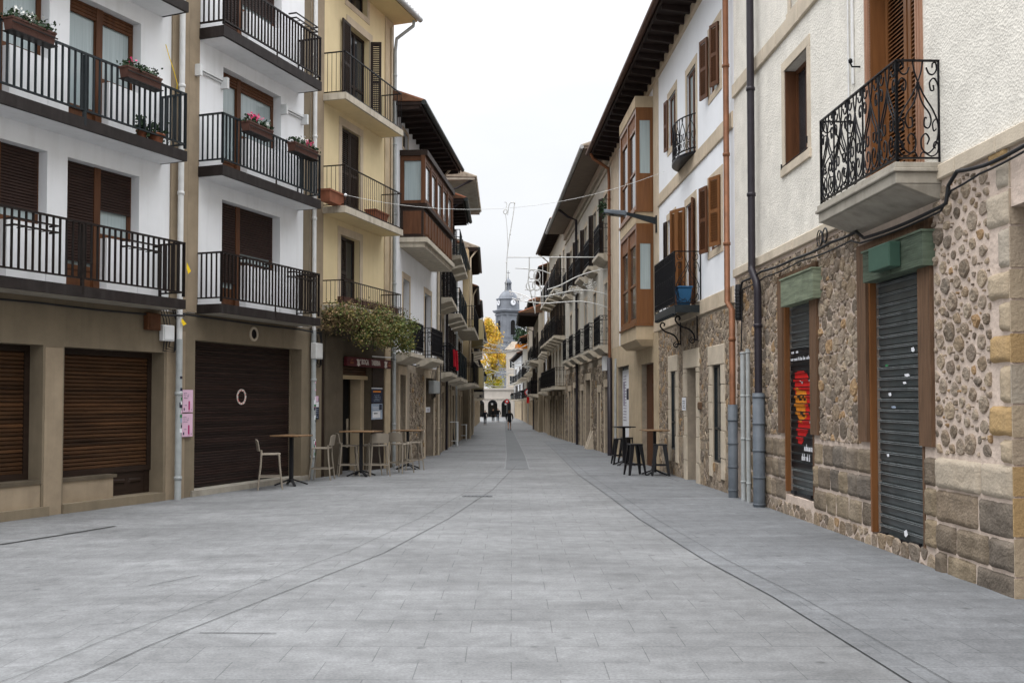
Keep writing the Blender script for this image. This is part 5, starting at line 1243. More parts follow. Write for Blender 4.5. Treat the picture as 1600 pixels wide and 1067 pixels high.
# ---------------------------------------------------------------- right: white house with the wooden bay
def right_white():
    F = FR; s = lambda x, d=0: F.px(x, 600, d)[0]; z = lambda x, y, d=0: F.px(x, y, d)[1]
    s0 = R1.s1 + .002; s1 = s(956); zb = z(1115, 485); zt = z(1115, 461); zE = z(1055, 62)
    h = House('bay_house', 'white house with brown shutters and an orange wooden bay, second on the right', F, s0, s1, [(-1.0, zb, 'mortar_grey', 'ground_floor_wall'), (zb, zE + .1, 'white2', 'wall')])
    h.part('string_course', 'sandstone', lambda m: band(m, s0 + .05, s(1024), zb, zt, .04, 5)); h.part('string_course', 'sandstone', lambda m: band(m, s0 + .05, s(1031), z(1110, 238), z(1110, 214), .035, 6))
    h.part('corner_strip', 'sandstone', lambda m: m.box(s(1031), s(1023.5), -.02, .025, zt, zE)); h.part('corner_strip', 'sandstone', lambda m: m.box(s(968), s1 - .01, -.02, .02, zb, zE))
    h.part('cornice', 'sandstone', lambda m: m.box(s0 + .05, s1, -.02, .07, zE - .22, zE))
    # bay
    D = .48; b0, b1 = s(995, D), s(970, D); Z = lambda y: z(995, y, D)
    ly = [(Z(165), Z(327)), (Z(348), Z(506))]
    bay = h.part('bay_window', 'sand', lambda m: m.box(b0, b1, -.02, D + .01, Z(348) + .002, Z(327) - .002)); h.part('cap', 'sand', lambda m: m.box(b0, b1, -.02, D + .02, Z(165) + .002, Z(147)), bay)
    h.part('base', 'sand', lambda m: (m.hexa([(b0 + .1, 0, Z(540) - .0), (b1 - .1, 0, Z(540)), (b1 - .1, D - .15, Z(540)), (b0 + .1, D - .15, Z(540))], [(b0, 0, Z(530)), (b1, 0, Z(530)), (b1, D + .01, Z(530)), (b0, D + .01, Z(530))]), m.box(b0, b1, -.02, D + .01, Z(530), Z(506) - .002)), bay)
    for (zt_, z0_), (py0, py1) in zip(ly, ((187, 264), (382, 447))):
        p1, p0 = z(1010, py0, D * .5), z(1010, py1, D * .5)
        def body(m):
            m.box(b0 + .012, b1 - .012, -.01, D - .09, z0_, zt_)
            m.box(b0, b0 + .13, D - .1, D, z0_, zt_); m.box(b1 - .13, b1, D - .1, D, z0_, zt_)
            m.box(b0 + .13, b1 - .13, D - .1, D, z0_, z0_ + .12); m.box(b0 + .13, b1 - .13, D - .1, D, zt_ - .12, zt_)
            m.box((b0 + b1) / 2 - .06, (b0 + b1) / 2 + .06, D - .1, D - .002, z0_ + .12, zt_ - .12)
            m.box(b0 - .014, b0 + .012, .02, .1, z0_, zt_); m.box(b0 - .014, b0 + .012, D - .1, D, z0_ + .001, zt_ - .001); m.box(b0 - .014, b0 + .012, .1, D - .1, p1 + .06, zt_); m.box(b0 - .014, b0 + .012, .1, D - .1, z0_, p0 - .06)
            m.box(b0 - .03, b1 + .03, -.01, D + .05, z0_ - .05, z0_ - .003)
        w = h.part('woodwork', 'wood_orange', body, bay)
        h.part('pane', 'curtain', lambda m: m.quad((b0 - .002, D - .1, p0 - .06), (b0 - .002, .1, p0 - .06), (b0 - .002, .1, p1 + .06), (b0 - .002, D - .1, p1 + .06)), bay)
        hh = (zt_ - z0_ - .24); zr = z0_ + .12 + hh * .4
        for k in range(2):
            x0 = b0 + .13 + k * ((b1 - b0) / 2 - .07); x1 = x0 + (b1 - b0) / 2 - .19
            h.part('sash', 'wood_orange', lambda m: frame_bars(m, x0, x1, z0_ + .12, zt_ - .45, D - .085, .07, .05, (), (zr,)), bay)
            h.part('pane', 'glass', lambda m: m.quad((x1 - .05, D - .07, z0_ + .16), (x0 + .05, D - .07, z0_ + .16), (x0 + .05, D - .07, zt_ - .45), (x1 - .05, D - .07, zt_ - .45)), bay)
            h.part('shutter_box', 'wood_pink', lambda m: slats(m, x0, x1, zt_ - .45, zt_ - .12, D - .06, .055, .02), bay)
    # narrow white strip windows beyond the bay
    # windows with brown shutters
    def win(x0, x1, sx0, yt, yb, sur=True, lab=None, door=False, dep=.11):
        a, b = s(x1), s(x0); z1_, z0_ = z(x0, yt), z(x0, yb); h.op(a, b, z0_, z1_, dep)
        c = casement(h, a, b, z0_, z1_, -dep + .02, 'wood', 'curtain' if not door else 'glass', 1, (), .06, 'window' if not door else 'balcony_door')
        surround(h, a, b, z0_, z1_, .15, 'sandstone', .014, 0, c, not door); return c, a, b, z0_, z1_
    c, a, b, z0_, z1_ = win(1112.5, 1128.5, 0, 52, 147)
    h.part('shutter', 'wood', lambda m: louvre(m, (b + .02, .05), (b + .36, .13), z0_, z1_), c); h.part('shutter', 'wood', lambda m: louvre(m, (a + .02, .03), (a + .3, .13), z0_, z1_), c)
    c, a, b, z0_, z1_ = win(1110.5, 1129, 0, 288, 393)
    h.part('shutter', 'wood', lambda m: louvre(m, (b + .02, .05), (b + .36, .13), z0_, z1_), c); h.part('shutter', 'wood_orange', lambda m: louvre(m, (a + .0, .03), (a + .34, .16), z0_, z1_), c)
    zs2 = z(1088, 258, .3)
    c, a, b, z0_, z1_ = win(1076, 1090, 0, 116, 252)
    c2, a2, b2, z02, z12 = win(1047, 1058.5, 0, 153, 232)
    h.part('shutter', 'wood', lambda m: louvre(m, (b2 + .02, .03), (b2 + .3, .06), z02, z12), c2)
    # small curved iron balcony
    m0, m1 = s(1087, .05), s(1060, .05); D2 = .3; zf = z0_ + .06
    arc = [(m0 + (m1 - m0) * t, D2 * (1 - abs(2 * t - 1) ** 2.6)) for t in [i / 12 for i in range(13)]]
    zr2 = z(1086, 168, .12)
    bb = h.part('balcony', 'iron', lambda m: (m.add([(x, max(0, d + .02), zf - .08) for x, d in arc] + [(x, max(0, d + .02), zf - .02) for x, d in arc], [(i, i + 1, i + 14, i + 13) for i in range(12)] + [tuple(range(12, -1, -1)), tuple(range(13, 26))]),), None, 'small curved iron balcony')
    def basket(m):
        A = [Vector((x, d, 0)) for x, d in arc]
        for zz in (zf + .05, zr2): m.tube([q + Vector((0, 0, zz)) for q in A], .016, 5)
        H = zr2 - zf - .05; L = len(A) - 1
        at = lambda t: (lambda i, f: A[i].lerp(A[min(i + 1, L)], f))(min(int(t * L), L - 1), t * L - min(int(t * L), L - 1))
        n = 7
        for k in range(n + 1): m.tube([at(k / n) + Vector((0, 0, zf + .05)), at(k / n) + Vector((0, 0, zr2))], .009, 4)
        for k in range(n):
            for sg in (1, -1):
                m.tube([at(min(1, max(0, (k + .5 + sg * x * .9) / n))) + Vector((0, 0, zf + .05 + y * H)) for x, y in curve2([(-.1, 1), (0, .85), (.3, .65), (.45, .45), (.3, .28), (.1, .36), (.14, .5), (.26, .48)], 4)], .009, 4, False)
                m.tube([at(min(1, max(0, (k + .5 + sg * x * .9) / n))) + Vector((0, 0, zf + .05 + y * H)) for x, y in curve2([(0, .02), (.25, .03), (.42, .12), (.34, .24), (.2, .2), (.22, .12)], 4)], .009, 4, False)
    h.part('railing', 'iron', basket, bb)
    # lower balcony with bar railing, scrolls under it
    D3 = .57; q0, q1 = s(1055, D3), s(1024, D3); zf3 = z(1055, 476, D3); zr3 = z(1055, 392, D3)
    c, a, b, z0_, z1_ = win(1074, 1088, 0, 322, 478, door=True)
    h.part('shutter', 'wood_orange', lambda m: (louvre(m, (b + .02, .04), (b + .27, .17), zf3, z1_), louvre(m, (b + .29, .17), (b + .52, .27), zf3, z1_)), c); h.part('shutter', 'wood', lambda m: louvre(m, (a - .02, .03), (a - .18, .12), zf3, z1_), c)
    c2, a2, b2, z02, z12 = win(1045, 1056, 0, 345, 470)
    h.part('shutter', 'wood_dark', lambda m: louvre(m, (b2 + .02, .03), (b2 + .26, .06), z02, z12), c2)
    bb = h.part('balcony', 'iron_green', lambda m: (m.box(q0, q1, -.01, D3, zf3 - .07, zf3 - .005), m.box(q0 - .02, q1 + .02, D3 - .015, D3 + .005, zf3 - .2, zf3 - .0), m.box(q0 - .02, q0 - .0, 0, D3 - .016, zf3 - .16, zf3 - .0), [m.lathe((q0 + .1 + i * .2, D3 - .005, zf3 - .23), [(.0, 0), (.05, .01), (.07, .05)], 8) for i in range(int((q1 - q0) / .2))]))
    h.part('railing', 'iron', lambda m: (iron_railing(m, [(q1, .02), (q1, D3), (q0, D3)], zf3 + .05, zr3, .085, .022), railing(m, [(q0, D3), (q0, .02)], zf3 + .05, zr3, 'round', .6, .02, .03), scroll_panel(m, Vector((q0, .04, 0)), Vector((0, 1, 0)), D3 - .06, zf3 + .06, zr3 - zf3 - .1, .008, 5)), bb)
    for x in (q0 + .3, q1 - .3):
        def scroll(m):
            m.tube([(x, dd, zz) for dd, zz in [(0.02, zf3 - .72), (.06, zf3 - .72)] + curve2([(.08, zf3 - .72), (.1, zf3 - .62), (.2, zf3 - .5), (.4, zf3 - .42), (.5, zf3 - .3), (.46, zf3 - .22), (.4, zf3 - .25), (.42, zf3 - .3)], 5)], .018, 6)
            m.tube([(x, .03, zf3 - .74), (x, .03, zf3 - .1)], .015, 5)
            m.tube([(x, .03 + a_, zf3 - .72 + b_) for a_, b_ in spiral((.1, -.02), .07, 1.5, 1.3, -1)], .014, 5)
        h.part('bracket', 'iron', scroll, bb)
    # eave, copper pipe
    eave(h, zE, .8, 'soffit', .62, 'copper_dark', 'tile', s0=s0 - .3, s1=s1 + .02, drop=-.05, rdep=.17)
    cp = s(1139, .1); ck = s(1147, .1)
    pp = pipe(h, [(cp, .12, zE - .2), (cp, .12, z(1138, 472, .1)), (ck, .13, z(1146, 484, .1)), (ck, .13, .3)], .055, 'copper')
    zk = z(1148, 632, .1)
    h.part('pipe_guard', 'slate_guard', lambda m: (m.lathe((ck - .01, .13, -.1), [(.088, 0), (.088, zk + .1), (.075, zk + .1)], 14), [m.lathe((ck - .01, .13, .1 + i * .42), [(.089, 0), (.096, .006), (.096, .03), (.089, .036)], 14) for i in range(int(zk / .42) + 1)]), pp)
    fp = s(953.5, .1)
    p2 = pipe(h, [(fp - .1, .78, zE + .02), (fp - .05, .7, zE - .15), (fp, .14, zE - .5), (fp, .12, zE - .9), (fp, .12, -.35)], .055, 'copper')
    h.part('pipe_guard', 'black_pipe', lambda m: m.lathe((fp, .12, -.4), [(.085, 0), (.085, z(950, 560, .1) + .4), (.07, z(950, 560, .1) + .4)], 12), p2)
    h.part('conduit', 'grey_pipe', lambda m: m.tube([(s(961, .08), .07, -.4), (s(961, .08), .07, z(961, 600, .08)), (s(961, .08), .05, z(961, 560, .08))], .04, 8), p2)
    # ground floor openings
    ops = []
    def gop(x0, x1, yt, yb, dep, name, mat, sw):
        a, b = s(x1), s(x0); z1_ = z(x0, yt); z0_ = z(x0, yb); ops.append(h.op(a, b, z0_, z1_, dep))
        if name == 'door': d = h.part('door', mat, lambda m: (m.box(a + .01, b - .01, -dep, -dep + .06, z0_, z1_), m.box((a + b) / 2 - .012, (a + b) / 2 + .012, -dep + .06, -dep + .075, z0_, z1_ - .3), m.box(a + .05, b - .05, -dep + .06, -dep + .08, z1_ - .62, z1_ - .55)))
        else: d = casement(h, a, b, z0_, z1_, -dep + .02, 'iron_green', mat, 0, (z0_ + (z1_ - z0_) * .35,), .045)
        if sw: h.part('window_surround' if name != 'door' else 'door_surround', 'palestone', lambda m: ashl_frame(m, a, b, z0_, z1_, sw), d)
        return a, b, z0_, z1_, d
    gop(1003, 1023, 570, 742, .2, 'door', 'wood', 0)
    gop(1049.5, 1057, 581, 701, .06, 'window', 'glass', .3); gop(1074, 1089, 576, 768, .42, 'door', 'wood', .32); gop(1114, 1128, 571, 721, .09, 'window', 'glass', .3)
    pa = gop(966, 984, 574, 735, .22, 'window', 'curtain', 0)
    h.finish(); gw = h.walls['ground_floor_wall']
    sc = s(1030)
    h.part('stucco_facing', 'sand', lambda m: grid_wall2(m, sc, s1 - .12, -.9, zb - .01, [o for o in ops if o[0] > sc - .3], .03), gw)
    pads = [(o[0] - .3, o[1] + .32, o[2], o[3] + .34, 0) for o in ops if o[0] < sc]
    rubble(h, 'rubble', s0 + .35, sc - .02, .9, zb - .05, pads, .035, .1, 51, sub=1, parent=gw, proud=.014, dens=lambda a, b: 1.0, joint=.012)
    rubble(h, 'rubble', s0 + .35, sc - .02, -.25, .9, pads, .07, .17, 52, sub=2, parent=gw, proud=.012, dens=lambda a, b: .95)
    return h, pa, zf3, q0, q1, D3
def ashl_frame(m, a, b, z0, z1, w):
    z = z0 - .3; i = 0
    while z < z1:
        hgt = min(rnd.uniform(.35, .65), z1 - z)
        for sg, e in ((-1, a), (1, b)):
            ww = w * rnd.uniform(.75, 1.15); x0, x1 = (e - ww, e - .002) if sg < 0 else (e + .002, e + ww); m.chamfer(x0, x1, z + .005, z + hgt - .005, -.03, .035 + rnd.uniform(-.006, .006), .01)
        z += hgt
    m.chamfer(a - w, b + w, z1 + .003, z1 + w * 1.3, -.03, .04, .012)
def grid_wall2(m, s0, s1, z0, z1, ops, d):
    k = MB(); grid_wall(k, s0, s1, z0, z1, [(o[0] - .002, o[1] + .002, o[2], o[3] + .002, o[4]) for o in ops], 0, False)
    m.add([(a, d + b if b > -.001 else b, c) for a, b, c in k.v], [f for f in k.f if not all(k.v[i][1] < -.1 for i in f)])
    m.quad((s0, d, z0), (s0, -.02, z0), (s0, -.02, z1), (s0, d, z1)); m.quad((s0, d, z1), (s0, -.02, z1), (s1, -.02, z1), (s1, d, z1))
R2, R2P, R2zf, R2q0, R2q1, R2D = right_white()

# ---------------------------------------------------------------- right: cream house with eight iron balconies
def cream_house():
    F = FR; s = lambda x, d=0: F.px(x, 600, d)[0]; z = lambda x, y, d=0: F.px(x, y, d)[1]
    s0 = R2.s1 + .002; s1 = F.len; zE = 10.75; z1 = z(931, 542, .36); z2 = z(931, 402, .36); zg = z1 - .35
    h = House('cream_house', 'cream house with rows of black iron balconies, third on the right', F, s0, s1, [(-1.6, zg, 'mortar_grey', 'ground_floor_wall'), (zg, zE + .1, 'cream2', 'wall')])
    n = 5; pit = (s1 - s0 - 1.2) / n
    for k in range(n):
        c = s0 + 1.55 + pit * k
        for zf, top in ((z1, 2.35), (z2, 2.3)):
            a, b = c - .5, c + .5; h.op(a, b, zf, zf + top, .22); d = casement(h, a, b, zf, zf + top, -.2, 'wood_dark', 'glass', 1, (zf + .7,), .07, 'door'); surround(h, a, b, zf, zf + top, .17, 'sandstone', .014, 0, d, False)
            if zf > 5: h.part('shutter', 'wood_dark', lambda m: louvre(m, (b + .02, .03), (b + .3, .16), zf, zf + top, pitch=.08), d)
            balcony(h, c - .95, c + .95, zf - .12, zf - .005, .38, 'concrete', 'iron', zf + .06, zf + 1.08, 'iron', .115, .014, profile=[(0, zf - .3), (.15, zf - .27), (.32, zf - .13), (.4, zf - .11), (.4, zf - .005), (0, zf - .005)])
    h.part('cornice', 'cream', lambda m: (m.box(s0, s1, -.02, .12, zE - .35, zE - .02), m.box(s0, s1, -.02, .06, zE - .62, zE - .55)))
    h.part('string_course', 'sandstone', lambda m: m.box(s0, s1, -.02, .035, zg, zg + .2))
    eave(h, zE, 1.0, 'soffit_brown', .6, 'zinc', 'grey_tile', s0=s0 + .15, plain=True)
    ops = []
    for i, (c, w, top, mat) in enumerate(((1.0, .9, 2.45, 'wood_dark'), (3.2, .8, 2.3, 'wood'), (6.6, 2.0, 2.9, 'wood'), (9.4, 1.1, 2.5, 'wood_dark'), (12.2, 1.9, 2.7, 'wood_dark'), (15.6, 1.3, 2.6, 'wood_dark'))):
        a, b = s0 + c, s0 + c + w; q = F.world(a, 0, 0); g = gz(q.x, q.y); ops.append(h.op(a, b, g - .3, g + top, .35))
        d = h.part('door', mat, lambda m: (m.box(a + .01, b - .01, -.34, -.27, g - .3, g + top), [m.box(a + .01 + (b - a) * j / 3 - .02, a + .01 + (b - a) * j / 3 + .02, -.27, -.25, g - .3, g + top - .02) for j in (1, 2)]))
        h.part('door_surround', 'sandstone', lambda m: (m.box(a - .22, a - .002, -.04, .03, g - .3, g + top), m.box(b + .002, b + .22, -.04, .03, g - .3, g + top), m.box(a - .22, b + .22, -.04, .032, g + top + .002, g + top + .28)), d)
    h.finish()
    rubble(h, 'rubble_dark', s0 + .2, s1 - .1, -.7, zg - .25, [(o[0] - .25, o[1] + .25, o[2], o[3] + .3, 0) for o in ops], .07, .17, 71, sub=1, parent=h.walls['ground_floor_wall'])
    x = s0 + 11.6; pipe(h, [(x, .95, zE), (x, .5, zE - .35), (x, .12, zE - .5), (x, .1, -.6)], .06, 'black_pipe')
    for c in (5.6, 6.3):    # two white splayed stones at the foot of a doorway
        a = s0 + c; q = F.world(a, 0, 0); g = gz(q.x, q.y)
        h.part('guard_stone', 'palestone', lambda m: m.hexa([(a, 0, g - .1), (a + .3, 0, g - .1), (a + .3, .32, g - .1), (a, .32, g - .1)], [(a, 0, g + .75), (a + .3, 0, g + .75), (a + .3, .04, g + .75), (a, .04, g + .75)]))
    q = s(948, .1); h.part('meter_box', 'white_metal', lambda m: m.box(q + .3, q + .75, 0, .18, z(945, 580), z(945, 558)))
    return h
R3 = cream_house()
# ---------------------------------------------------------------- the rest of the street, house by house
def far_house(name, label, p, q, zones, floors, zE, over, bays, wallmat, gmat='beige_dark', tile='tile', soff='soffit', gut='gutter', rail='iron', kind='iron', slab='concrete', bd=.5, doors=3, rub=False, shut='wood_dark', plain=False, seed=1, D=8, full=(), parapet=None):
    r = random.Random(seed); F = Frame(p, q); L = F.len; q0 = F.world(L / 2, 0, 0); g = gz(q0.x, q0.y); zg = g + zones
    h = House(name, label, F, 0, L, [(g - 1.2, zg, gmat, 'ground_floor_wall'), (zg, zE + .1, wallmat, 'wall')], D)
    pit = L / bays
    for fl, zf in enumerate(floors):
        zf += g; top = min(2.2, zE - zf - .45)
        for k in range(bays):
            c = pit * (k + .5); a, b = c - .47, c + .47
            h.op(a, b, zf, zf + top, .2); d = casement(h, a, b, zf, zf + top, -.18, shut, 'glass' if r.random() < .6 else 'curtain', 1, (zf + .7,), .07, 'door')
            surround(h, a, b, zf, zf + top, .15, 'sandstone', .012, 0, d, False)
            if r.random() < .45: h.part('shutter', shut, lambda m: (louvre(m, (b + .02, .03), (b + .42, .09), zf, zf + top, pitch=.09), louvre(m, (a - .02, .03), (a - .42, .09), zf, zf + top, pitch=.09)), d)
            if fl not in full:
                w = min(.95, pit * .45)
                balcony(h, c - w, c + w, zf - .15, zf - .005, bd, slab, rail, zf + .06, zf + 1.05, kind, .12, .02, profile=[(0, zf - .3), (bd * .8, zf - .16), (bd + .03, zf - .14), (bd + .03, zf - .005), (0, zf - .005)])
        if fl in full:
            if parapet:
                b_ = h.part('balcony', parapet, lambda m: (m.box(.3, L - .3, -.02, bd, zf - .2, zf - .005), m.box(.3, L - .3, bd - .08, bd, zf - .004, zf + .95), m.box(.3, .38, .0, bd - .081, zf - .004, zf + .95), m.box(L - .38, L - .3, 0, bd - .081, zf - .004, zf + .95)))
                h.part('railing', rail, lambda m: railing(m, path_points(.34, L - .34, bd, .04), zf + 1.0, zf + 1.15, 'round', .4, .02), b_)
            else: balcony(h, .35, L - .35, zf - .16, zf - .005, bd, slab, rail, zf + .06, zf + 1.05, kind, .12, .02)
    ops = []
    for k in range(doors):
        c = L * (k + .5) / doors; w = r.uniform(.5, .8); t = r.uniform(2.2, 2.6); a, b = c - w, c + w; ops.append(h.op(a, b, g - .9, g + t, .3))
        d = h.part('door', r.choice(['wood_dark', 'wood', 'wood_dark', 'black_slat']), lambda m: (m.box(a + .01, b - .01, -.3, -.23, g - .9, g + t), [m.box(a + (b - a) * j / 3 - .02, a + (b - a) * j / 3 + .02, -.23, -.21, g - .9, g + t - .02) for j in (1, 2)]))
        h.part('door_surround', 'sandstone', lambda m: (m.box(a - .18, a - .002, -.04, .03, g - .9, g + t), m.box(b + .002, b + .18, -.04, .03, g - .9, g + t), m.box(a - .18, b + .18, -.04, .032, g + t + .002, g + t + .25)), d)
    eave(h, zE, over, soff, .6, gut, tile, plain=plain)
    h.finish()
    if rub: rubble(h, 'rubble_dark', .2, L - .2, g - .3, zg - .3, [(o[0] - .2, o[1] + .2, o[2], o[3] + .27, 0) for o in ops], .08, .18, seed, sub=1, parent=h.walls['ground_floor_wall'])
    sp = L - .12; pipe(h, [(sp, over * .9, zE + .02), (sp, .1, zE - .5), (sp, .08, g - .5)], .05, r.choice(['cream_pipe', 'grey_pipe', 'black_pipe']), rings=False)
    return h
# left row beyond the gallery house (frames run towards the camera)
def lx(y): return lerp_tab([(35.6, -2.70), (60, -2.85), (84.6, -3.5), (107, -4.0), (138, -4.3), (170, -4.6)], y)
def left_row():
    P = lambda y, o=0: (lx(y) + o, y)
    far_house('black_balcony_house', 'dark house with black iron balconies just beyond the gallery house', P(40.2), P(35.7), 3.0, (3.0, 5.7), 8.9, 1.0, 2, 'cream', 'beige_dark', seed=3, bd=.5, doors=2, rub=True, gut='gutter')
    far_house('grey_eave_house', 'tall house with pale balconies under a deep grey eave on the left', P(48), P(40.3), 3.0, (3.0, 5.6, 8.0), 10.7, 1.25, 3, 'white', 'beige_dark', tile='grey_tile', soff='concrete_grey', gut=None, plain=True, seed=4, bd=.62, slab='concrete', rail='iron_green', kind='round', doors=3)
    far_house('pale_house', 'pale narrow house with long balconies between the grey eave and the ochre house', P(57), P(48.1), 3.0, (3.0, 5.7), 9.2, .35, 3, 'white', 'beige', soff='concrete_grey', seed=6, bd=.95, kind='round', rail='iron', full=(1,), doors=3)
    far_house('ochre_house', 'ochre house with solid balcony fronts and a lichen roof', P(68, .35), P(57.1, .35), 3.0, (3.2, 6.0), 10.4, .55, 3, 'ochre', 'beige_dark', tile='grey_tile', seed=7, bd=.8, full=(0, 1), parapet='awning', doors=3)
    far_house('tall_brown_house', 'brownish house with black balconies beyond the ochre one', P(80, .3), P(68.1, .3), 3.0, (3.0, 5.8), 9.4, .4, 3, 'cream', 'beige_dark', seed=8, bd=.7, doors=4)
    far_house('cream_far_house', 'cream house far down the left side', P(95), P(80.1), 3.0, (3.0, 5.8), 9.6, .9, 4, 'cream2', 'sand', seed=9, bd=.6, doors=4)
    far_house('end_house', 'last house on the left before the arcades', P(132), P(95.1), 3.0, (3.0, 5.8), 9.2, .9, 8, 'cream', 'sand', seed=10, bd=.6, doors=6)
    # closed wooden lookout on the ochre house's neighbour
    b = 2
left_row()
def right_row():
    F = FR4; P = lambda s, o=0: tuple(F.world(s, o, 0))[:2]
    far_house('long_balcony_house', 'cream house with a long black balcony under a dark eave on the right', P(.02), P(12.8), 3.1, (3.0, 5.8, 8.4), 11.5, .8, 5, 'cream2', 'beige_dark', seed=21, bd=.6, full=(0,), doors=5, rub=True)
    rx = lambda y: lerp_tab([(66.9, 2.55), (103, 2.3), (140, 1.5), (172, .2)], y)
    Q = lambda y, o=0: (rx(y) + o, y)
    far_house('white_gable_house', 'white house with a red roof edge on the right, behind the light star', Q(67), Q(76), 3.0, (3.0, 5.7), 10.6, .7, 3, 'white', 'beige', seed=22, bd=.5, doors=3)
    far_house('low_eave_house', 'house with a broad brown eave low over its balconies on the right', Q(76.1, -.45), Q(88, -.45), 3.0, (3.0, 5.6), 8.3, 1.5, 4, 'cream', 'beige_dark', seed=23, bd=.6, doors=4)
    far_house('sandy_house', 'sandy house far down the right side beside the round road sign', Q(88.1), Q(101), 3.0, (3.0, 5.7), 10.4, .9, 4, 'ochre', 'sand', seed=24, bd=.6, doors=4)
    far_house('gabled_far_house', 'dark eaved house far down the right side, below the tower', Q(101.1), Q(118), 3.0, (3.0, 5.7), 11.0, .9, 4, 'cream', 'sand', seed=25, bd=.6, doors=4)
    far_house('plants_balcony_house', 'house with plants on its balconies near the end of the right side', Q(118.1), Q(140), 3.0, (3.0, 5.6), 9.0, 1.0, 5, 'cream2', 'sand', seed=26, bd=.8, doors=5)
    far_house('end_house', 'last house on the right before the pale town building', Q(140.1), Q(166), 3.0, (3.0, 5.6), 8.2, .8, 6, 'white', 'sand', seed=27, bd=.6, doors=5)
right_row()

# ---------------------------------------------------------------- arcades, town building, tower, trees
def arcade():
    F = Frame((9, 172), (-12, 172)); F = Frame((14, 172), (-16, 172))   # faces the camera
    # with u = -x the outward side (n) points to -y
    g = gz(0, 172); top = 3.75
    o = thing('arcade', 'pale stone arcade with round arches closing the end of the street', 'arcade', F, (15, 0, g))
    cx = [F.loc((x, 172, 0))[0] for x in (-8.15, -5.6, -3.35, -1.0, 1.4, 3.8)]
    def wall(m):
        z0 = g - .5; zs = g + 2.15; r = .82; s0, s1 = 0, F.len; D0, D1 = 0, -1.2
        xs = sorted(cx); e = [s0] + [v for c in xs for v in (c - r, c + r)] + [s1]
        for i in range(0, len(e), 2): m.box(e[i], e[i + 1], D1, D0, z0, top)
        for c in xs:
            n = 12; A = [(c + r * math.cos(math.pi * k / n), zs + r * math.sin(math.pi * k / n)) for k in range(n + 1)]
            for a, b in zip(A, A[1:]): m.hexa([(a[0], D1, a[1]), (b[0], D1, b[1]), (b[0], D0, b[1]), (a[0], D0, a[1])], [(a[0], D1, top), (b[0], D1, top), (b[0], D0, top), (a[0], D0, top)])
        m.box(s0, s1, 0, .2, top - .3, top); m.box(s0, s1, 0, .12, zs + r + .15, zs + r + .28)
    part('wall', m_['townstone'], o, wall)
    part('back_wall', m_['greystone'], o, lambda m: m.box(0, F.len, -7.5, -7.2, g - .5, top - .1))
    part('ceiling', m_['townstone'], o, lambda m: m.box(0, F.len, -7.2, -1.2, top - .35, top - .12))
    for c in sorted(cx):
        part('shop_front', m_['glass'], o, lambda m: m.box(c - .75, c + .75, -7.19, -7.1, g, g + 2.3))
        part('ceiling_lamp', m_['white_light'], o, lambda m: m.lathe((c + .1, -.6, g + 2.05), [(.0, 0), (.16, .06), (.2, .2), (.16, .34), (0, .4)], 10))
    # upper storey on the right
    F2 = Frame((15, 172.6), (-1.0, 172.6)); t2 = 10.4
    h = House('town_building', 'pale town building rising behind the arcade under the tower', F2, 0, F2.len, [(top + .02, t2, 'townstone', 'wall')])
    for zf in (4.2, 7.2):
        for k in range(6):
            c = F2.len - 1.0 - k * 2.3; h.op(c - .45, c + .45, zf, zf + 1.7, .2); d = casement(h, c - .45, c + .45, zf, zf + 1.7, -.18, 'white_metal', 'glass', 1); surround(h, c - .45, c + .45, zf, zf + 1.7, .15, 'palestone', .03, 0, d)
    h.part('roof', 'grey_tile', lambda m: m.hexa([(-.3, -8, t2), (F2.len + .3, -8, t2), (F2.len + .3, .4, t2), (-.3, .4, t2)], [(1, -5, t2 + 1.6), (F2.len - 1, -5, t2 + 1.6), (F2.len - 1, -3, t2 + 1.6), (1, -3, t2 + 1.6)]))
    h.finish()
arcade()

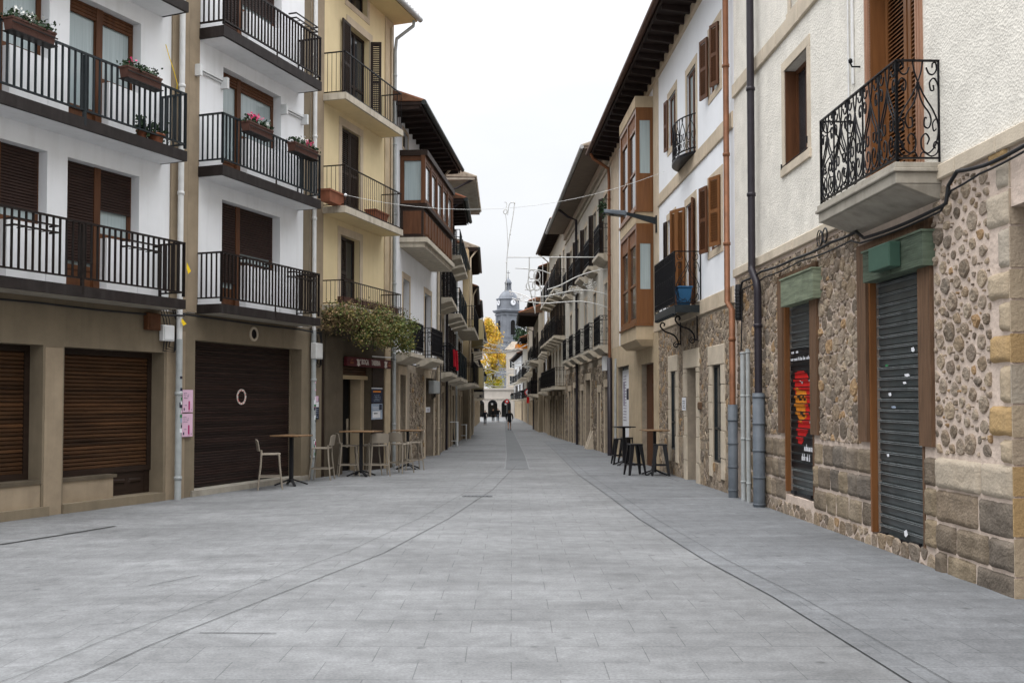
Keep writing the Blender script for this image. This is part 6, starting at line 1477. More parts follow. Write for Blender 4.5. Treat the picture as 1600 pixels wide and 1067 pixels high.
def tower():
    Y = 250; k = Y / FOC; cx = (794 - 800) * k
    def zz(y): return EYE.z + ray(800, y).z / ray(800, y).y * Y
    F = Frame((cx, Y), (cx - 1, Y)); g = gz(cx, Y)
    F.P = Vector((cx, Y)); o = thing('church_tower', 'grey stone church tower with dome, lantern and clock at the end of the street', 'church tower', F, (0, 0, g))
    a = R(28)     # turned a little so that two faces show
    def oct_(r, n=4, off=0): return [(r * math.cos(a + off + 2 * math.pi * i / n), r * math.sin(a + off + 2 * math.pi * i / n)) for i in range(n)]
    def prism(m, r0, z0, r1, z1, n=4, cut=0):
        def ring(r, z):
            p = oct_(r * math.sqrt(2) if n == 4 else r, n, math.pi / 4); 
            if cut:
                q = []
                for i in range(n):
                    A, B, C = Vector(p[i - 1]), Vector(p[i]), Vector(p[(i + 1) % n]); q += [B + (A - B) * cut, B + (C - B) * cut]
                p = q
            return [(x, y, z) for x, y in p]
        A, B = ring(r0, z0), ring(r1, z1); N = len(A)
        m.add(A + B, [(i, (i + 1) % N, N + (i + 1) % N, N + i) for i in range(N)] + [tuple(range(N))[::-1], tuple(range(N, 2 * N))])
    w = 2.45
    zc, zb = zz(487), zz(528)
    def body(m):
        prism(m, w * 1.16, g, w * 1.16, zb - 1.2); prism(m, w * 1.24, zb - 1.2, w * 1.24, zb - .5); prism(m, w, zb - .5, w, zc, 4, .12)
        prism(m, w * 1.04, zb - .5, w * 1.1, zb + .1)
        # corner pilasters
        for i in range(4):
            for sg in (-1, 1):
                A = a + i * math.pi / 2; nx, ny = math.cos(A), math.sin(A); tx, ty = -ny * sg, nx * sg
                P = Vector((nx * w + tx * w * .62, ny * w + ty * w * .62, 0)); n_ = Vector((nx, ny, 0)) * .18; t_ = Vector((tx, ty, 0)) * .3
                q = [P - n_ - t_, P + n_ - t_, P + n_ + t_, P - n_ + t_]; m.hexa([v + Vector((0, 0, zb - .4)) for v in q], [v + Vector((0, 0, zc - .4)) for v in q])
        prism(m, w * 1.1, zc - 1.0, w * 1.12, zc - .6, 4, .12); prism(m, w * 1.2, zc - .3, w * 1.34, zc + .15, 4, .14); prism(m, w * 1.34, zc + .15, w * 1.3, zc + .35, 4, .14)
        z1, z2 = zc + .35, zz(469); prism(m, w * 1.04, z1, w * 1.02, z2, 4, .25); prism(m, w * 1.1, z2, w * 1.14, z2 + .25, 4, .25); prism(m, w * 1.14, z2 + .25, w * 1.06, z2 + .4, 4, .25)
    part('body', m_['greystone'], o, body)
    z2 = zz(469) + .4; zl = zz(454); zt = zz(440)
    part('dome', m_['greystone'], o, lambda m: ([prism(m, r0 * w, z2 + (zl - z2) * t0, r1 * w, z2 + (zl - z2) * t1, 4, .28) for (r0, t0), (r1, t1) in zip([(.92, 0), (.86, .22), (.74, .48), (.58, .72), (.42, .9), (.3, 1)], [(.86, .22), (.74, .48), (.58, .72), (.42, .9), (.3, 1), (.27, 1.02)])]))
    def lant(m):
        prism(m, .38 * w, zl, .38 * w, zl + .25, 8)
        for i in range(8): 
            A = math.pi * i / 4 + .2; m.tube([(.29 * w * math.cos(A), .29 * w * math.sin(A), zl + .2), (.29 * w * math.cos(A), .29 * w * math.sin(A), zt - .5)], .11, 6)
        prism(m, .17 * w, zl + .2, .17 * w, zt - .5, 8); prism(m, .37 * w, zt - .55, .4 * w, zt - .3, 8)
        m.lathe((0, 0, zt - .3), [(.33 * w, 0), (.3 * w, .4), (.2 * w, .75), (.08 * w, 1.0), (.04 * w, 1.3)], 10)
    part('lantern', m_['greystone'], o, lant)
    zx = zt + .9; part('cross', m_['iron'], o, lambda m: (m.bar((0, 0, zx), (0, 0, zx + 1.9), .1), m.bar((-.45, 0, zx + 1.3), (.45, 0, zx + 1.3), .1), m.lathe((0, 0, zx), [(0, 0), (.16, .12), (0, .26)], 8)))
    # clocks and belfry arches on two visible sides
    for i in range(4):
        A = a + i * math.pi / 2; n = Vector((math.cos(A), math.sin(A), 0)); t = Vector((-n.y, n.x, 0))
        C = n * (w * 1.06); zk = zz(474)
        def disc(m, r, d): 
            vs = [C + n * d + t * (r * math.cos(2 * math.pi * j / 20)) + Vector((0, 0, zk + r * math.sin(2 * math.pi * j / 20))) for j in range(20)]
            vb = [v - n * .3 for v in vs]; m.add(vs + vb, [tuple(range(20))] + [(j, (j + 1) % 20, 20 + (j + 1) % 20, 20 + j) for j in range(20)])
        c = part('clock', m_['greystone'], o, lambda m: disc(m, .92, .1)); part('dial', m_['paper_white'], c, lambda m: disc(m, .66, .16))
        part('hand', m_['ink'], c, lambda m: (m.bar(C + n * .19 + Vector((0, 0, zk)), C + n * .19 + Vector((0, 0, zk + .5)), .07), m.bar(C + n * .19 + Vector((0, 0, zk)), C + n * .19 + t * .35 + Vector((0, 0, zk)), .08)))
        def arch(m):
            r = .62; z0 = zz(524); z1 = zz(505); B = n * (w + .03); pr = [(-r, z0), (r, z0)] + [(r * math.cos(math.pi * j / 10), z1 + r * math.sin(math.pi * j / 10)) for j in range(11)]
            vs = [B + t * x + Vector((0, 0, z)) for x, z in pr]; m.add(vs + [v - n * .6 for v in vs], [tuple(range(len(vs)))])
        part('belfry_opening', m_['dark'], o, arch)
        part('archivolt', m_['greystone'], o, lambda m: (m.tube([n * (w + .05) + t * (.72 * math.cos(math.pi * j / 10)) + Vector((0, 0, zz(505) + .72 * math.sin(math.pi * j / 10))) for j in range(11)], .12, 6), m.tube([n * (w + .05) + t * .72 + Vector((0, 0, zz(524))), n * (w + .05) + t * .72 + Vector((0, 0, zz(505)))], .1, 6), m.tube([n * (w + .05) - t * .72 + Vector((0, 0, zz(524))), n * (w + .05) - t * .72 + Vector((0, 0, zz(505)))], .1, 6)))
tower()

def tree(name, label, x, y, h0, h1, rx, mat, n, size, seed, lean=0, trunk=.3, shape=1.0):
    rr = random.Random(seed); g = gz(x, y)
    o = thing(name, label, 'tree', WORLD, (x, y, g))
    def tr(m):
        m.tube([(x, y, g - .3), (x + .1, y, g + (h0 - g) * .6), (x + lean * .3, y, h0 + (h1 - h0) * .3), (x + lean * .8, y, h0 + (h1 - h0) * .75)], [trunk, trunk * .8, trunk * .55, trunk * .15], 8)
        for k in range(12):
            A = rr.uniform(0, 6.28); z = h0 + (h1 - h0) * rr.uniform(.0, .55); L = rx * rr.uniform(.5, .9)
            m.tube([(x + .1, y, z), (x + .1 + L * .5 * math.cos(A), y + L * .5 * math.sin(A), z + L * .45), (x + L * math.cos(A), y + L * math.sin(A), z + L * .8)], [trunk * .35, trunk * .2, trunk * .06], 5)
    part('trunk', m_['bark'], o, tr)
    cl = []
    for k in range(70):
        t = rr.random(); z = h0 + (h1 - h0) * (t ** .85); w = rx * (math.sin(math.pi * min(1, .14 + t * .86)) ** .7) * shape
        A = rr.uniform(0, 6.28); q = w * math.sqrt(rr.random()); cl.append((x + lean * t + q * math.cos(A), y + q * math.sin(A), z))
    part('crown', m_[mat], o, lambda m: leaves(m, cl, n, (rx * .15, rx * .15, rx * .17), size))
tree('autumn_tree', 'yellow and orange autumn tree behind the arcades', -3.35, 188, 4.0, 16.3, 2.7, 'autumn', 9000, .3, 4, -1.1, .35)
tree('dark_tree', 'dark green tree at the right foot of the church tower', 2.6, 215, 11, 20.0, 2.2, 'leaf_dark', 3000, .45, 8)

# ---------------------------------------------------------------- four people walking away
def skin_mesh(name, verts, edges, mat, parent, sub=1):
    me = bpy.data.meshes.new(name); me.from_pydata([v[:3] for v in verts], edges, []); o = bpy.data.objects.new(name, me); COL.objects.link(o)
    md = o.modifiers.new('skin', 'SKIN'); md.use_smooth_shade = True
    sk = me.skin_vertices[0].data if me.skin_vertices else None
    if sk is None:
        me.skin_vertices.new() if hasattr(me.skin_vertices, 'new') else None; sk = me.skin_vertices[0].data
    for i, v in enumerate(verts):
        sk[i].radius = (v[3], v[4] if len(v) > 4 else v[3]); sk[i].use_root = (i == 0)
    if sub: s = o.modifiers.new('sub', 'SUBSURF'); s.levels = sub; s.render_levels = sub
    bpy.context.view_layer.update()
    m2 = bpy.data.meshes.new_from_object(o.evaluated_get(bpy.context.evaluated_depsgraph_get()))
    m2.materials.clear(); m2.materials.append(mat)
    o.modifiers.clear(); o.data = m2; bpy.data.meshes.remove(me); m2.name = name
    m2.polygons.foreach_set('use_smooth', [True] * len(m2.polygons))
    o.parent = parent; return o
def person(label, px, py, H, head, stride, coat, legs, hair, coatlen, long_hair=False, arms=(.25, -.2), wide=1.0, bag=None):
    """head: heading in degrees, 0 = walking away down the street"""
    g = ground(px, py); k = H / 1.72
    o = bpy.data.objects.new('person', None); COL.objects.link(o); o.location = g; o.rotation_euler = (0, 0, R(head)); o['label'] = label; o['category'] = 'person'; o['group'] = 'people walking away down the street'
    BASE[o.name] = Vector((0, 0, 0))
    S = lambda *v: tuple(x * k for x in v)
    V = [S(0, 0, .93, .135, .1), S(0, 0, 1.08, .125, .09), S(0, .01, 1.28, .15, .1), S(0, 0, 1.42, .1, .08), S(0, .005, 1.49, .055), S(0, .02, 1.57, .082, .09), S(0, .015, 1.66, .075, .085)]
    E = [(0, 1), (1, 2), (2, 3), (3, 4), (4, 5), (5, 6)]
    def add(v, p): V.append(v); E.append((p, len(V) - 1)); return len(V) - 1
    st = stride
    for sg in (-1, 1):
        f = st * sg; hip = add(S(sg * .09, 0, .88, .09), 0); kn = add(S(sg * .095, f * .5 + .03, .49, .058), hip); an = add(S(sg * .095, f - (.04 if f < 0 else 0), .09 + (.04 if f < 0 else 0), .038), kn)
        he = add(S(sg * .1, f + .07, .035 + (.0 if f >= 0 else .01), .036, .03), an); add(S(sg * .105, f + .17, .028, .028, .022), he)
        a = -arms[0] * sg; sh = add(S(sg * .19 * wide, 0, 1.40, .055), 3); el = add(S(sg * .25 * wide, a * .5 - .02, 1.13, .042), sh); wr = add(S(sg * .25 * wide, a + .06, .9, .027), el); pm = add(S(sg * .25 * wide, a + .085, .83, .03, .016), wr)
        for fi, (dx, L) in enumerate(((-.027, .068), (-.009, .078), (.009, .074), (.026, .06))):
            q = add(S(sg * .25 * wide, a + .09 - dx, .79, .0095), pm); add(S(sg * (.25 * wide - .012), a + .095 - dx, .79 - L, .008), q)
        th = add(S(sg * (.25 * wide - .01), a + .125, .82, .0105), pm); add(S(sg * (.25 * wide - .02), a + .14, .78, .009), th)
    b = skin_mesh('body', V, E, m_['skin'], o)
    # trousers or stockings over the legs
    T = [S(0, 0, .93, .15, .12)]; TE = []
    for sg in (-1, 1):
        f = st * sg; i = len(T); T += [S(sg * .09, 0, .86, .105), S(sg * .095, f * .5 + .03, .49, .075), S(sg * .095, f - (.04 if f < 0 else 0), .11 + (.04 if f < 0 else 0), .06)]; TE += [(0, i), (i, i + 1), (i + 1, i + 2)]
    if legs != 'skin': skin_mesh('trousers', T, TE, m_[legs], o)
    for sg in (-1, 1):
        f = st * sg; z = .04 if f < 0 else 0
        skin_mesh('shoe', [S(sg * .1, f - .03, .06 + z, .05), S(sg * .1, f + .05, .05 + z * .6, .05), S(sg * .105, f + .16, .04, .042, .036)], [(0, 1), (1, 2)], m_['coat_black'], o)
    C = [S(0, 0, 1.06, .165 * wide, .13), S(0, .0, 1.28, .185 * wide, .13), S(0, 0, 1.42, .14, .11), S(0, .005, 1.475, .085)]; CE = [(0, 1), (1, 2), (2, 3)]
    i = len(C); C += [S(0, 0, .88, .185 * wide, .15), S(0, 0, coatlen, .19 * wide, .155)]; CE += [(0, i), (i, i + 1)]
    for sg in (-1, 1):
        a = -arms[0] * sg; i = len(C); C += [S(sg * .2 * wide, 0, 1.39, .075), S(sg * .26 * wide, a * .5 - .02, 1.13, .066), S(sg * .255 * wide, a + .05, .92, .05)]; CE += [(2, i), (i, i + 1), (i + 1, i + 2)]
    skin_mesh('coat', C, CE, m_[coat], o)
    Hv = [S(0, .0, 1.6, .088, .095), S(0, -.0, 1.68, .084, .09)]; HE = [(0, 1)]
    if long_hair: Hv += [S(0, -.05, 1.5, .09, .06), S(0, -.06, 1.42, .075, .04)]; HE += [(0, 2), (2, 3)]
    skin_mesh('hair', Hv, HE, m_[hair], o)
    # face looks away from the camera but is there
    fc = MB()
    for sg in (-1, 1): fc.blob(S(sg * .03, .105, 1.605), (.011 * k,) * 3, 1, 1, jit=0)
    fc.build('eyes', m_['ink'], o)
    nm = MB(); nm.blob(S(0, .115, 1.575), (.014 * k, .02 * k, .022 * k), 2, 1, jit=0); [nm.blob(S(sg * .088, .015, 1.585), (.012 * k, .022 * k, .032 * k), 3, 1, jit=0) for sg in (-1, 1)]; nm.build('nose_and_ears', m_['skin'], o)
    mo = MB(); mo.blob(S(0, .105, 1.53), (.026 * k, .008 * k, .007 * k), 4, 1, jit=0); mo.build('mouth', m_['magenta'], o)
    return o
person('person in a dark coat to the knee with bare lower legs, nearest, mid-street', 796, 672, 1.72, 0, .2, 'coat_black', 'skin', 'hair_light', .62, True, (.16, .2), 1.08)
person('person in navy clothes walking close to the left-hand houses', 758, 664, 1.7, 4, .16, 'coat_navy', 'trouser', 'hair_dark', .8, False, (.2, .2))
person('person all in black, left one of the pair under the arcade', 770.5, 659.5, 1.78, 0, .12, 'coat_black', 'trouser', 'hair_dark', .78, False, (.15, .2))
person('person in a black jacket and grey jeans, right one of the pair', 778, 659.5, 1.84, 3, .14, 'coat_black', 'jeans', 'hair_dark', .84, False, (.18, .2), 1.12)
# ---------------------------------------------------------------- bar furniture
def chair_proto():
    """tall taupe plastic bar chair with a low back; sits facing +y"""
    o = thing('bar_chair', 'taupe plastic bar chair beside the wooden-topped table at the black roller shutter', 'bar chair', WORLD, (0, 0, 0), 'taupe bar chairs outside the bar')
    H = .74
    part('seat', m_['beige_plastic'], o, lambda m: m.add([(x * .2 * (1 if y < 0 else .92), y * .19, H + dz) for dz in (-.03, 0) for x, y in ((-1, -1), (-.3, -1.05), (.3, -1.05), (1, -1), (1.06, 0), (1, 1), (.3, 1.1), (-.3, 1.1), (-1, 1), (-1.06, 0))], [tuple(range(9, -1, -1)), tuple(range(10, 20))] + [(i, (i + 1) % 10, 10 + (i + 1) % 10, 10 + i) for i in range(10)]), bevel=.008)
    def back(m):
        n = 8
        for i in range(n):
            a, b = -1 + 2 * i / n, -1 + 2 * (i + 1) / n
            f = lambda t, z, th: (t * .205, -.2 - .045 * (1 - t * t) - .05 * (z - .76) / .3 - th, z)
            top = lambda t: 1.03 - .03 * t ** 4
            m.hexa([f(a, .79, 0), f(b, .79, 0), f(b, .79, .018), f(a, .79, .018)], [f(a, top(a), 0), f(b, top(b), 0), f(b, top(b), .018), f(a, top(a), .018)])
    part('backrest', m_['beige_plastic'], o, back)
    for sx, sy in ((-1, -1), (1, -1), (-1, 1), (1, 1)):
        part('leg', m_['beige_plastic'], o, lambda m: m.tube([(sx * .185, sy * .175, .8 if sy < 0 else H - .02), (sx * .195, sy * .19, .5), (sx * .235, sy * .245, 0)], [.02, .018, .014], 8))
    part('footrest', m_['beige_plastic'], o, lambda m: (m.bar((-.21, .215, .27), (.21, .215, .27), .03, .025), m.bar((-.21, -.215, .27), (.21, -.215, .27), .03, .025), m.bar((-.21, -.215, .27), (-.21, .215, .27), .03, .025), m.bar((.21, -.215, .27), (.21, .215, .27), .03, .025)))
    return o
CH = chair_proto()
def put(proto, first, spot, rz, label):
    g = spot
    if first: proto.location = g; proto.rotation_euler = (0, 0, R(rz)); proto['label'] = label; return proto
    return copy_tree(proto, g, R(rz), label)
def beside(F, px, d):     # a spot d metres out from a facade
    s = F.px(px, 740, d)[0]; q = F.world(s, d, 0); return Vector((q.x, q.y, gz(q.x, q.y)))
put(CH, True, beside(FL2, 422, .55), -75, 'taupe bar chair in front of the big black roller shutter, left of its table')
put(CH, False, beside(FL2, 503, .5), 88, 'taupe bar chair standing at the foot of the sticker-covered pipe')
put(CH, False, beside(FL3, 592, 1.15), 15, 'taupe bar chair with its back to us at the dark bar table')
put(CH, False, beside(FL3, 575, .85), 60, 'taupe bar chair behind the dark table, mostly hidden by the nearer chair')
put(CH, False, beside(FL3, 544, .45), -75, 'taupe bar chair close to the bar door, left of the dark table')
put(CH, False, beside(FL4, 626, .75), -30, 'taupe bar chair left of the last table by the gallery house')
put(CH, False, beside(FL4, 645, .8), 110, 'taupe bar chair at the far side of the last table by the gallery house')

def bar_table(g, w, d, hgt, top, label, rz=0, feet='star', name='bar_table', colm='black_metal'):
    o = thing(name, label, 'bar table', WORLD, tuple(g), 'bar tables in the street'); o.rotation_euler = (0, 0, R(rz))
    x, y, z = g
    part('table_top', m_[top], o, lambda m: m.box(x - w / 2, x + w / 2, y - d / 2, y + d / 2, z + hgt - .028, z + hgt), bevel=.005)
    if feet == 'frame':
        for sx, sy in ((-1, -1), (1, -1), (-1, 1), (1, 1)): part('leg', m_[colm], o, lambda m: m.box(x + sx * (w / 2 - .025) - .022, x + sx * (w / 2 - .025) + .022, y + sy * (d / 2 - .025) - .022, y + sy * (d / 2 - .025) + .022, z, z + hgt - .029))
        part('stretcher', m_[colm], o, lambda m: (m.box(x - w / 2 + .05, x + w / 2 - .05, y - .02, y + .02, z + .22, z + .26), [m.box(x + s_ * (w / 2 - .025) - .015, x + s_ * (w / 2 - .025) + .015, y - d / 2 + .05, y + d / 2 - .05, z + .22, z + .26) for s_ in (-1, 1)]))
    else:
        part('column', m_[colm], o, lambda m: m.box(x - .035, x + .035, y - .035, y + .035, z + .07, z + hgt - .029))
        for k in range(4):
            A = math.pi / 4 + k * math.pi / 2; part('foot', m_[colm], o, lambda m: m.bar((x + .03 * math.cos(A), y + .03 * math.sin(A), z + .13), (x + .36 * math.cos(A), y + .36 * math.sin(A), z + .015), .05, .03))
        part('top_plate', m_[colm], o, lambda m: m.box(x - .16, x + .16, y - .16, y + .16, z + hgt - .045, z + hgt - .0285))
    return o
bar_table(beside(FL2, 455, .5), .7, .6, 1.08, 'table_wood', 'wooden-topped bar table on a black column before the black roller shutter', -20)
bar_table(beside(FL3, 564, .8), .85, .65, 1.08, 'table_wood', 'dark bar table with brown top right before the bar door', -15)
bar_table(beside(FL4, 637, .6), .8, .6, 1.05, 'table_wood', 'bar table with taupe chairs in front of the gallery house', -5)
bar_table(ground(705, 697), .62, .62, 1.1, 'white_metal', 'tall white framed table on the left beyond the gallery house', 0, 'frame', colm='white_metal')
bar_table(ground(723, 687), .45, .6, .85, 'white_metal', 'lower white framed table behind the tall white one', 0, 'frame', colm='white_metal')
bar_table(ground(975, 727), .55, .55, 1.12, 'black_metal', 'black bar table against the pale poster recess on the right', 10)
bar_table(ground(1023, 742), .62, .62, 1.1, 'table_wood', 'bar table with light top by the rubble wall on the right', 5)

def stool_proto():
    o = thing('bar_stool', 'black metal stool', 'bar stool', WORLD, (0, 0, 0), 'black metal bar stools'); H = .76
    part('seat', m_['black_metal'], o, lambda m: m.box(-.16, .16, -.16, .16, H - .035, H), bevel=.012)
    for sx in (-1, 1):
        for sy in (-1, 1):
            def leg(m):
                T = [(sx * .15, sy * .15, H - .03), (sx * .225, sy * .225, 0)]
                a, b = Vector(T[0]), Vector(T[1]); e = lambda v, w: [v + Vector((0, 0, 0)), v + Vector((-sx * w, 0, 0)), v + Vector((-sx * w * .8, -sy * w * .8, 0)), v + Vector((0, -sy * w, 0))]
                m.hexa(e(b, .045), e(a, .1))
            part('leg', m_['black_metal'], o, leg)
    part('footrest', m_['black_metal'], o, lambda m: (m.bar((-.19, -.19, .26), (.19, -.19, .26), .014, .025), m.bar((-.19, .19, .26), (.19, .19, .26), .014, .025), m.bar((-.19, -.19, .26), (-.19, .19, .26), .014, .025), m.bar((.19, -.19, .26), (.19, .19, .26), .014, .025)))
    return o
ST = stool_proto()
put(ST, True, ground(992, 742), 12, 'black metal stool standing out in front of the black bar table')
put(ST, False, ground(1032, 743), -6, 'black metal stool right of the light-topped table, by the rubble wall')
put(ST, False, ground(968, 725), 4, 'black metal stool at the left of the black bar table')
put(ST, False, ground(981, 722), 30, 'black metal stool behind the black bar table, near the poster recess')
put(ST, False, ground(703, 694), 8, 'black stool under the tall white framed table on the left')

# ---------------------------------------------------------------- flowers, pots and other things on balconies
def planter(F, s0, s1, d, z, label, flowers, n, boxmat='box_brown', seed=1):
    o = thing('flower_box', label, 'flower box', F, ((s0 + s1) / 2, d, z), 'flower boxes on the balcony rails')
    a, b = sorted((s0, s1))
    part('box', m_[boxmat], o, lambda m: (m.hexa([(a + .02, d - .08, z), (b - .02, d - .08, z), (b - .02, d + .08, z), (a + .02, d + .08, z)], [(a, d - .1, z + .17), (b, d - .1, z + .17), (b, d + .1, z + .17), (a, d + .1, z + .17)]), m.box(a - .01, b + .01, d - .11, d + .11, z + .171, z + .2)))
    part('rack', m_['iron_brown'], o, lambda m: (m.box(a - .02, b + .02, d + .111, d + .122, z + .1, z + .12), m.box(a - .02, b + .02, d - .09, d + .122, z - .015, z - .002)))
    cs = [(a + (b - a) * (i + .5) / 7, d, z + .25) for i in range(7)]
    part('foliage', m_['leaf_dark'], o, lambda m: leaves(m, cs, n, (.05, .07, .045), .06))
    for mat, xs, up in flowers:
        part('blossoms', m_[mat], o, lambda m: [m.leaf((a + (b - a) * x + rnd.gauss(0, .035), d + rnd.gauss(0, .05), z + up + rnd.gauss(0, .035)), .045) for x in xs for _ in range(22)])
    return o
def on(F, px, py, d): s, z = F.px(px, py, d); return s, z
s0, z = on(FL1, 12, 58, .7); s1, _ = on(FL1, 80, 60, .7); planter(FL1, s0, s1, .7, on(FL1, 50, 62, .7)[1], 'flower box of white blooms hung on the rail at the far left', [('flower_white', (.5, .62, .75, .85, .4), .31)], 330)
s0, z = on(FL1, 193, 120, .7); s1, _ = on(FL1, 246, 135, .7); planter(FL1, s0, s1, .7, on(FL1, 222, 133, .7)[1], 'flower box of mostly green leaves on the rail near the white pipe', [('flower_pink', (.78,), .3)], 300)
s0, z = on(FL2, 383, 200, .68); s1, _ = on(FL2, 420, 200, .68); planter(FL2, s0, s1, .68, on(FL2, 400, 212, .68)[1], 'flower box with bright pink blooms in the middle of the narrow house rail', [('flower_pink', (.7, .55, .8, .62), .36), ('flower_white', (.1,), .33)], 260)
s0, z = on(FL2, 455, 235, .68); s1, _ = on(FL2, 491, 240, .68); planter(FL2, s0, s1, .68, on(FL2, 473, 244, .68)[1], 'flower box with white and pink blooms at the right end of the rail', [('flower_pink', (.3, .22), .33), ('flower_white', (.62, .5, .7), .33)], 280)
def pot(F, px, py, d, r, hh, label, plant=True):
    s, z = F.px(px, py, d)
    o = thing('flower_pot', label, 'flower pot', F, (s, d, z), 'terracotta pots on the balconies')
    part('pot', m_['terracotta'], o, lambda m: m.lathe((s, d, z), [(r * .7, 0), (r * .95, hh * .8), (r * 1.1, hh * .8), (r * 1.1, hh), (r * .9, hh), (r * .85, hh * .9)], 14))
    if plant: part('foliage', m_['leaf_dark'], o, lambda m: leaves(m, [(s, d, z + hh + .06)], 90, (r * .6, r * .6, .06), .07))
zf1 = L1Z2 + .003
for px, r, hh, lab in ((221, .09, .15, 'small terracotta pot on the balcony floor behind the rails, left one near the pipe'), (243, .15, .17, 'wide terracotta bowl on the balcony floor at the end by the pipe')):
    s = FL1.px(px, 225, .45)[0]; o = thing('flower_pot', lab, 'flower pot', FL1, (s, .45, zf1), 'terracotta pots on the balconies')
    part('pot', m_['terracotta'], o, lambda m: m.lathe((s, .45, zf1), [(r * .7, 0), (r * .95, hh * .8), (r * 1.1, hh * .8), (r * 1.1, hh), (r * .9, hh), (r * .85, hh * .9)], 14)); part('foliage', m_['leaf_dark'], o, lambda m: leaves(m, [(s, .45, zf1 + hh + .06)], 110, (r * .7, r * .6, .08), .08))
for px, lab in ((520, 'folded terracotta coloured planter at the near end of the middle yellow balcony'), (590, 'low terracotta planter at the far end of the middle yellow balcony')):
    s = FL3.px(px, 315, .4)[0]; zz = L3B + .003; w = .42
    single('planter', m_['terracotta'], lab, 'planter', FL3, (s, .4, zz), lambda m: (m.hexa([(s - w * .85, .28, zz), (s + w * .85, .28, zz), (s + w * .85, .5, zz), (s - w * .85, .5, zz)], [(s - w, .24, zz + .24), (s + w, .24, zz + .24), (s + w, .53, zz + .24), (s - w, .53, zz + .24)]), m.box(s - w - .02, s + w + .02, .22, .55, zz + .241, zz + .28)))
# hanging greenery over the bar sign
def creeper():
    F = FL3; z = L3C; o = thing('hanging_plants', 'dry and green plants spilling over the lowest yellow balcony above the bar sign', 'hanging plants', F, ((L3s0 + L3s1) / 2, .62, z + .01), None)
    n = 22; R_ = lambda t: L3s0 + (L3s1 - L3s0) * t
    top = [(R_(i / (n - 1) * 1.04), rnd.uniform(.4, .75), z + rnd.uniform(-.32, -.02)) for i in range(n)]
    low = [(R_(i / (n - 1) * .84 - .03), rnd.uniform(.6, .85), z + rnd.uniform(-.78, -.3)) for i in range(n)]
    near = [(R_(1.0) + rnd.uniform(-.25, .12), rnd.uniform(.2, .75), z + rnd.uniform(-.6, -.05)) for _ in range(14)]
    part('box', m_['box_brown'], o, lambda m: m.box(L3s0 + .1, L3s1 - .1, .38, .55, z + .006, z + .2))
    part('dry_foliage', m_['leaf_dry'], o, lambda m: leaves(m, [c for c in top if c[0] > R_(.3)] + [c for c in low if c[0] > R_(.3)] + near, 9000, (.13, .1, .1), .05))
    part('foliage', m_['leaf'], o, lambda m: leaves(m, top + low + low + near[:4], 13000, (.13, .11, .11), .054))
    part('stem', m_['bark'], o, lambda m: [m.tube([(c[0], .5, z + .15), (c[0] + .02, .66, z + .22), (c[0] + .05, c[1], c[2])], .008, 4) for c in low])
creeper()
def bucket():
    F = FR; s = F.px(1068, 470, .35)[0]; z = R2zf + .002
    o = thing('bucket', 'blue plastic bin standing on the black iron balcony', 'bin', F, (s, .36, z))
    part('body', m_['blue'], o, lambda m: m.hexa([(s - .15, .24, z), (s + .15, .24, z), (s + .15, .46, z), (s - .15, .46, z)], [(s - .19, .2, z + .36), (s + .19, .2, z + .36), (s + .19, .5, z + .36), (s - .19, .5, z + .36)]), bevel=.02)
    part('rim', m_['blue'], o, lambda m: m.box(s - .205, s + .205, .185, .515, z + .361, z + .4), bevel=.015)
bucket()

# ---------------------------------------------------------------- signs, posters, boxes, lamp
def bar_sign():
    F = FL3; d = .16; x0, z0 = F.px(545, 572, d); x1, z1 = F.px(610, 560, d); s_hi, s_lo = F.px(543, 560, d)[0], F.px(611, 565, d)[0]
    zt, zb = F.px(546, 557, d)[1], F.px(546, 571.5, d)[1]; c = (s_hi + s_lo) / 2
    o = thing('bar_sign', 'dark red sign reading BOGA TABERNA over the bar door', 'sign', F, (c, d, zb))
    part('board', m_['sign_red'], o, lambda m: m.box(s_lo, s_hi, .06, d, zb, zt), bevel=.01)
    H = zt - zb; L = s_hi - s_lo
    part('lettering', m_['letter'], o, lambda m: (put_text(m, 'BOGA', H * .86, c + L * .125, d + .008, (zt + zb) / 2, -1, .8), put_text(m, 'TABERNA', H * .86, c - L * .125, d + .008, (zt + zb) / 2, -1, .64)))
    def emblem(m, e):   # small figure with raised arms: body, limbs
        q = d + .006
        m.blob((e, q, (zt + zb) / 2 + .02), (.05, .006, .07), 1, 1, jit=0); m.blob((e, q, (zt + zb) / 2 - .07), (.06, .006, .05), 1, 1, jit=0)
        for sg in (-1, 1): m.bar((e + sg * .02, q, zt - .14), (e + sg * .09, q, zt - .05), .022); m.bar((e + sg * .03, q, zb + .12), (e + sg * .08, q, zb + .03), .022)
    part('emblem', m_['letter'], o, lambda m: emblem(m, c + L * .27)); part('emblem', m_['letter'], o, lambda m: emblem(m, c - L * .36))
    def mark(m, e): m.bar((e + .06, d + .005, zb + .14), (e - .05, d + .005, zt - .06), .022); m.box(e - .1, e + .1, d, d + .01, zb + .06, zb + .11)
    part('mark', m_['terracotta'], o, lambda m: mark(m, c + L * .41)); part('mark', m_['terracotta'], o, lambda m: mark(m, c - L * .45))
    part('hood', m_['white_pipe'], o, lambda m: m.bar((c - L * .05, d, zt + .06), (s_lo - .05, d, zt + .08), .03))
bar_sign()
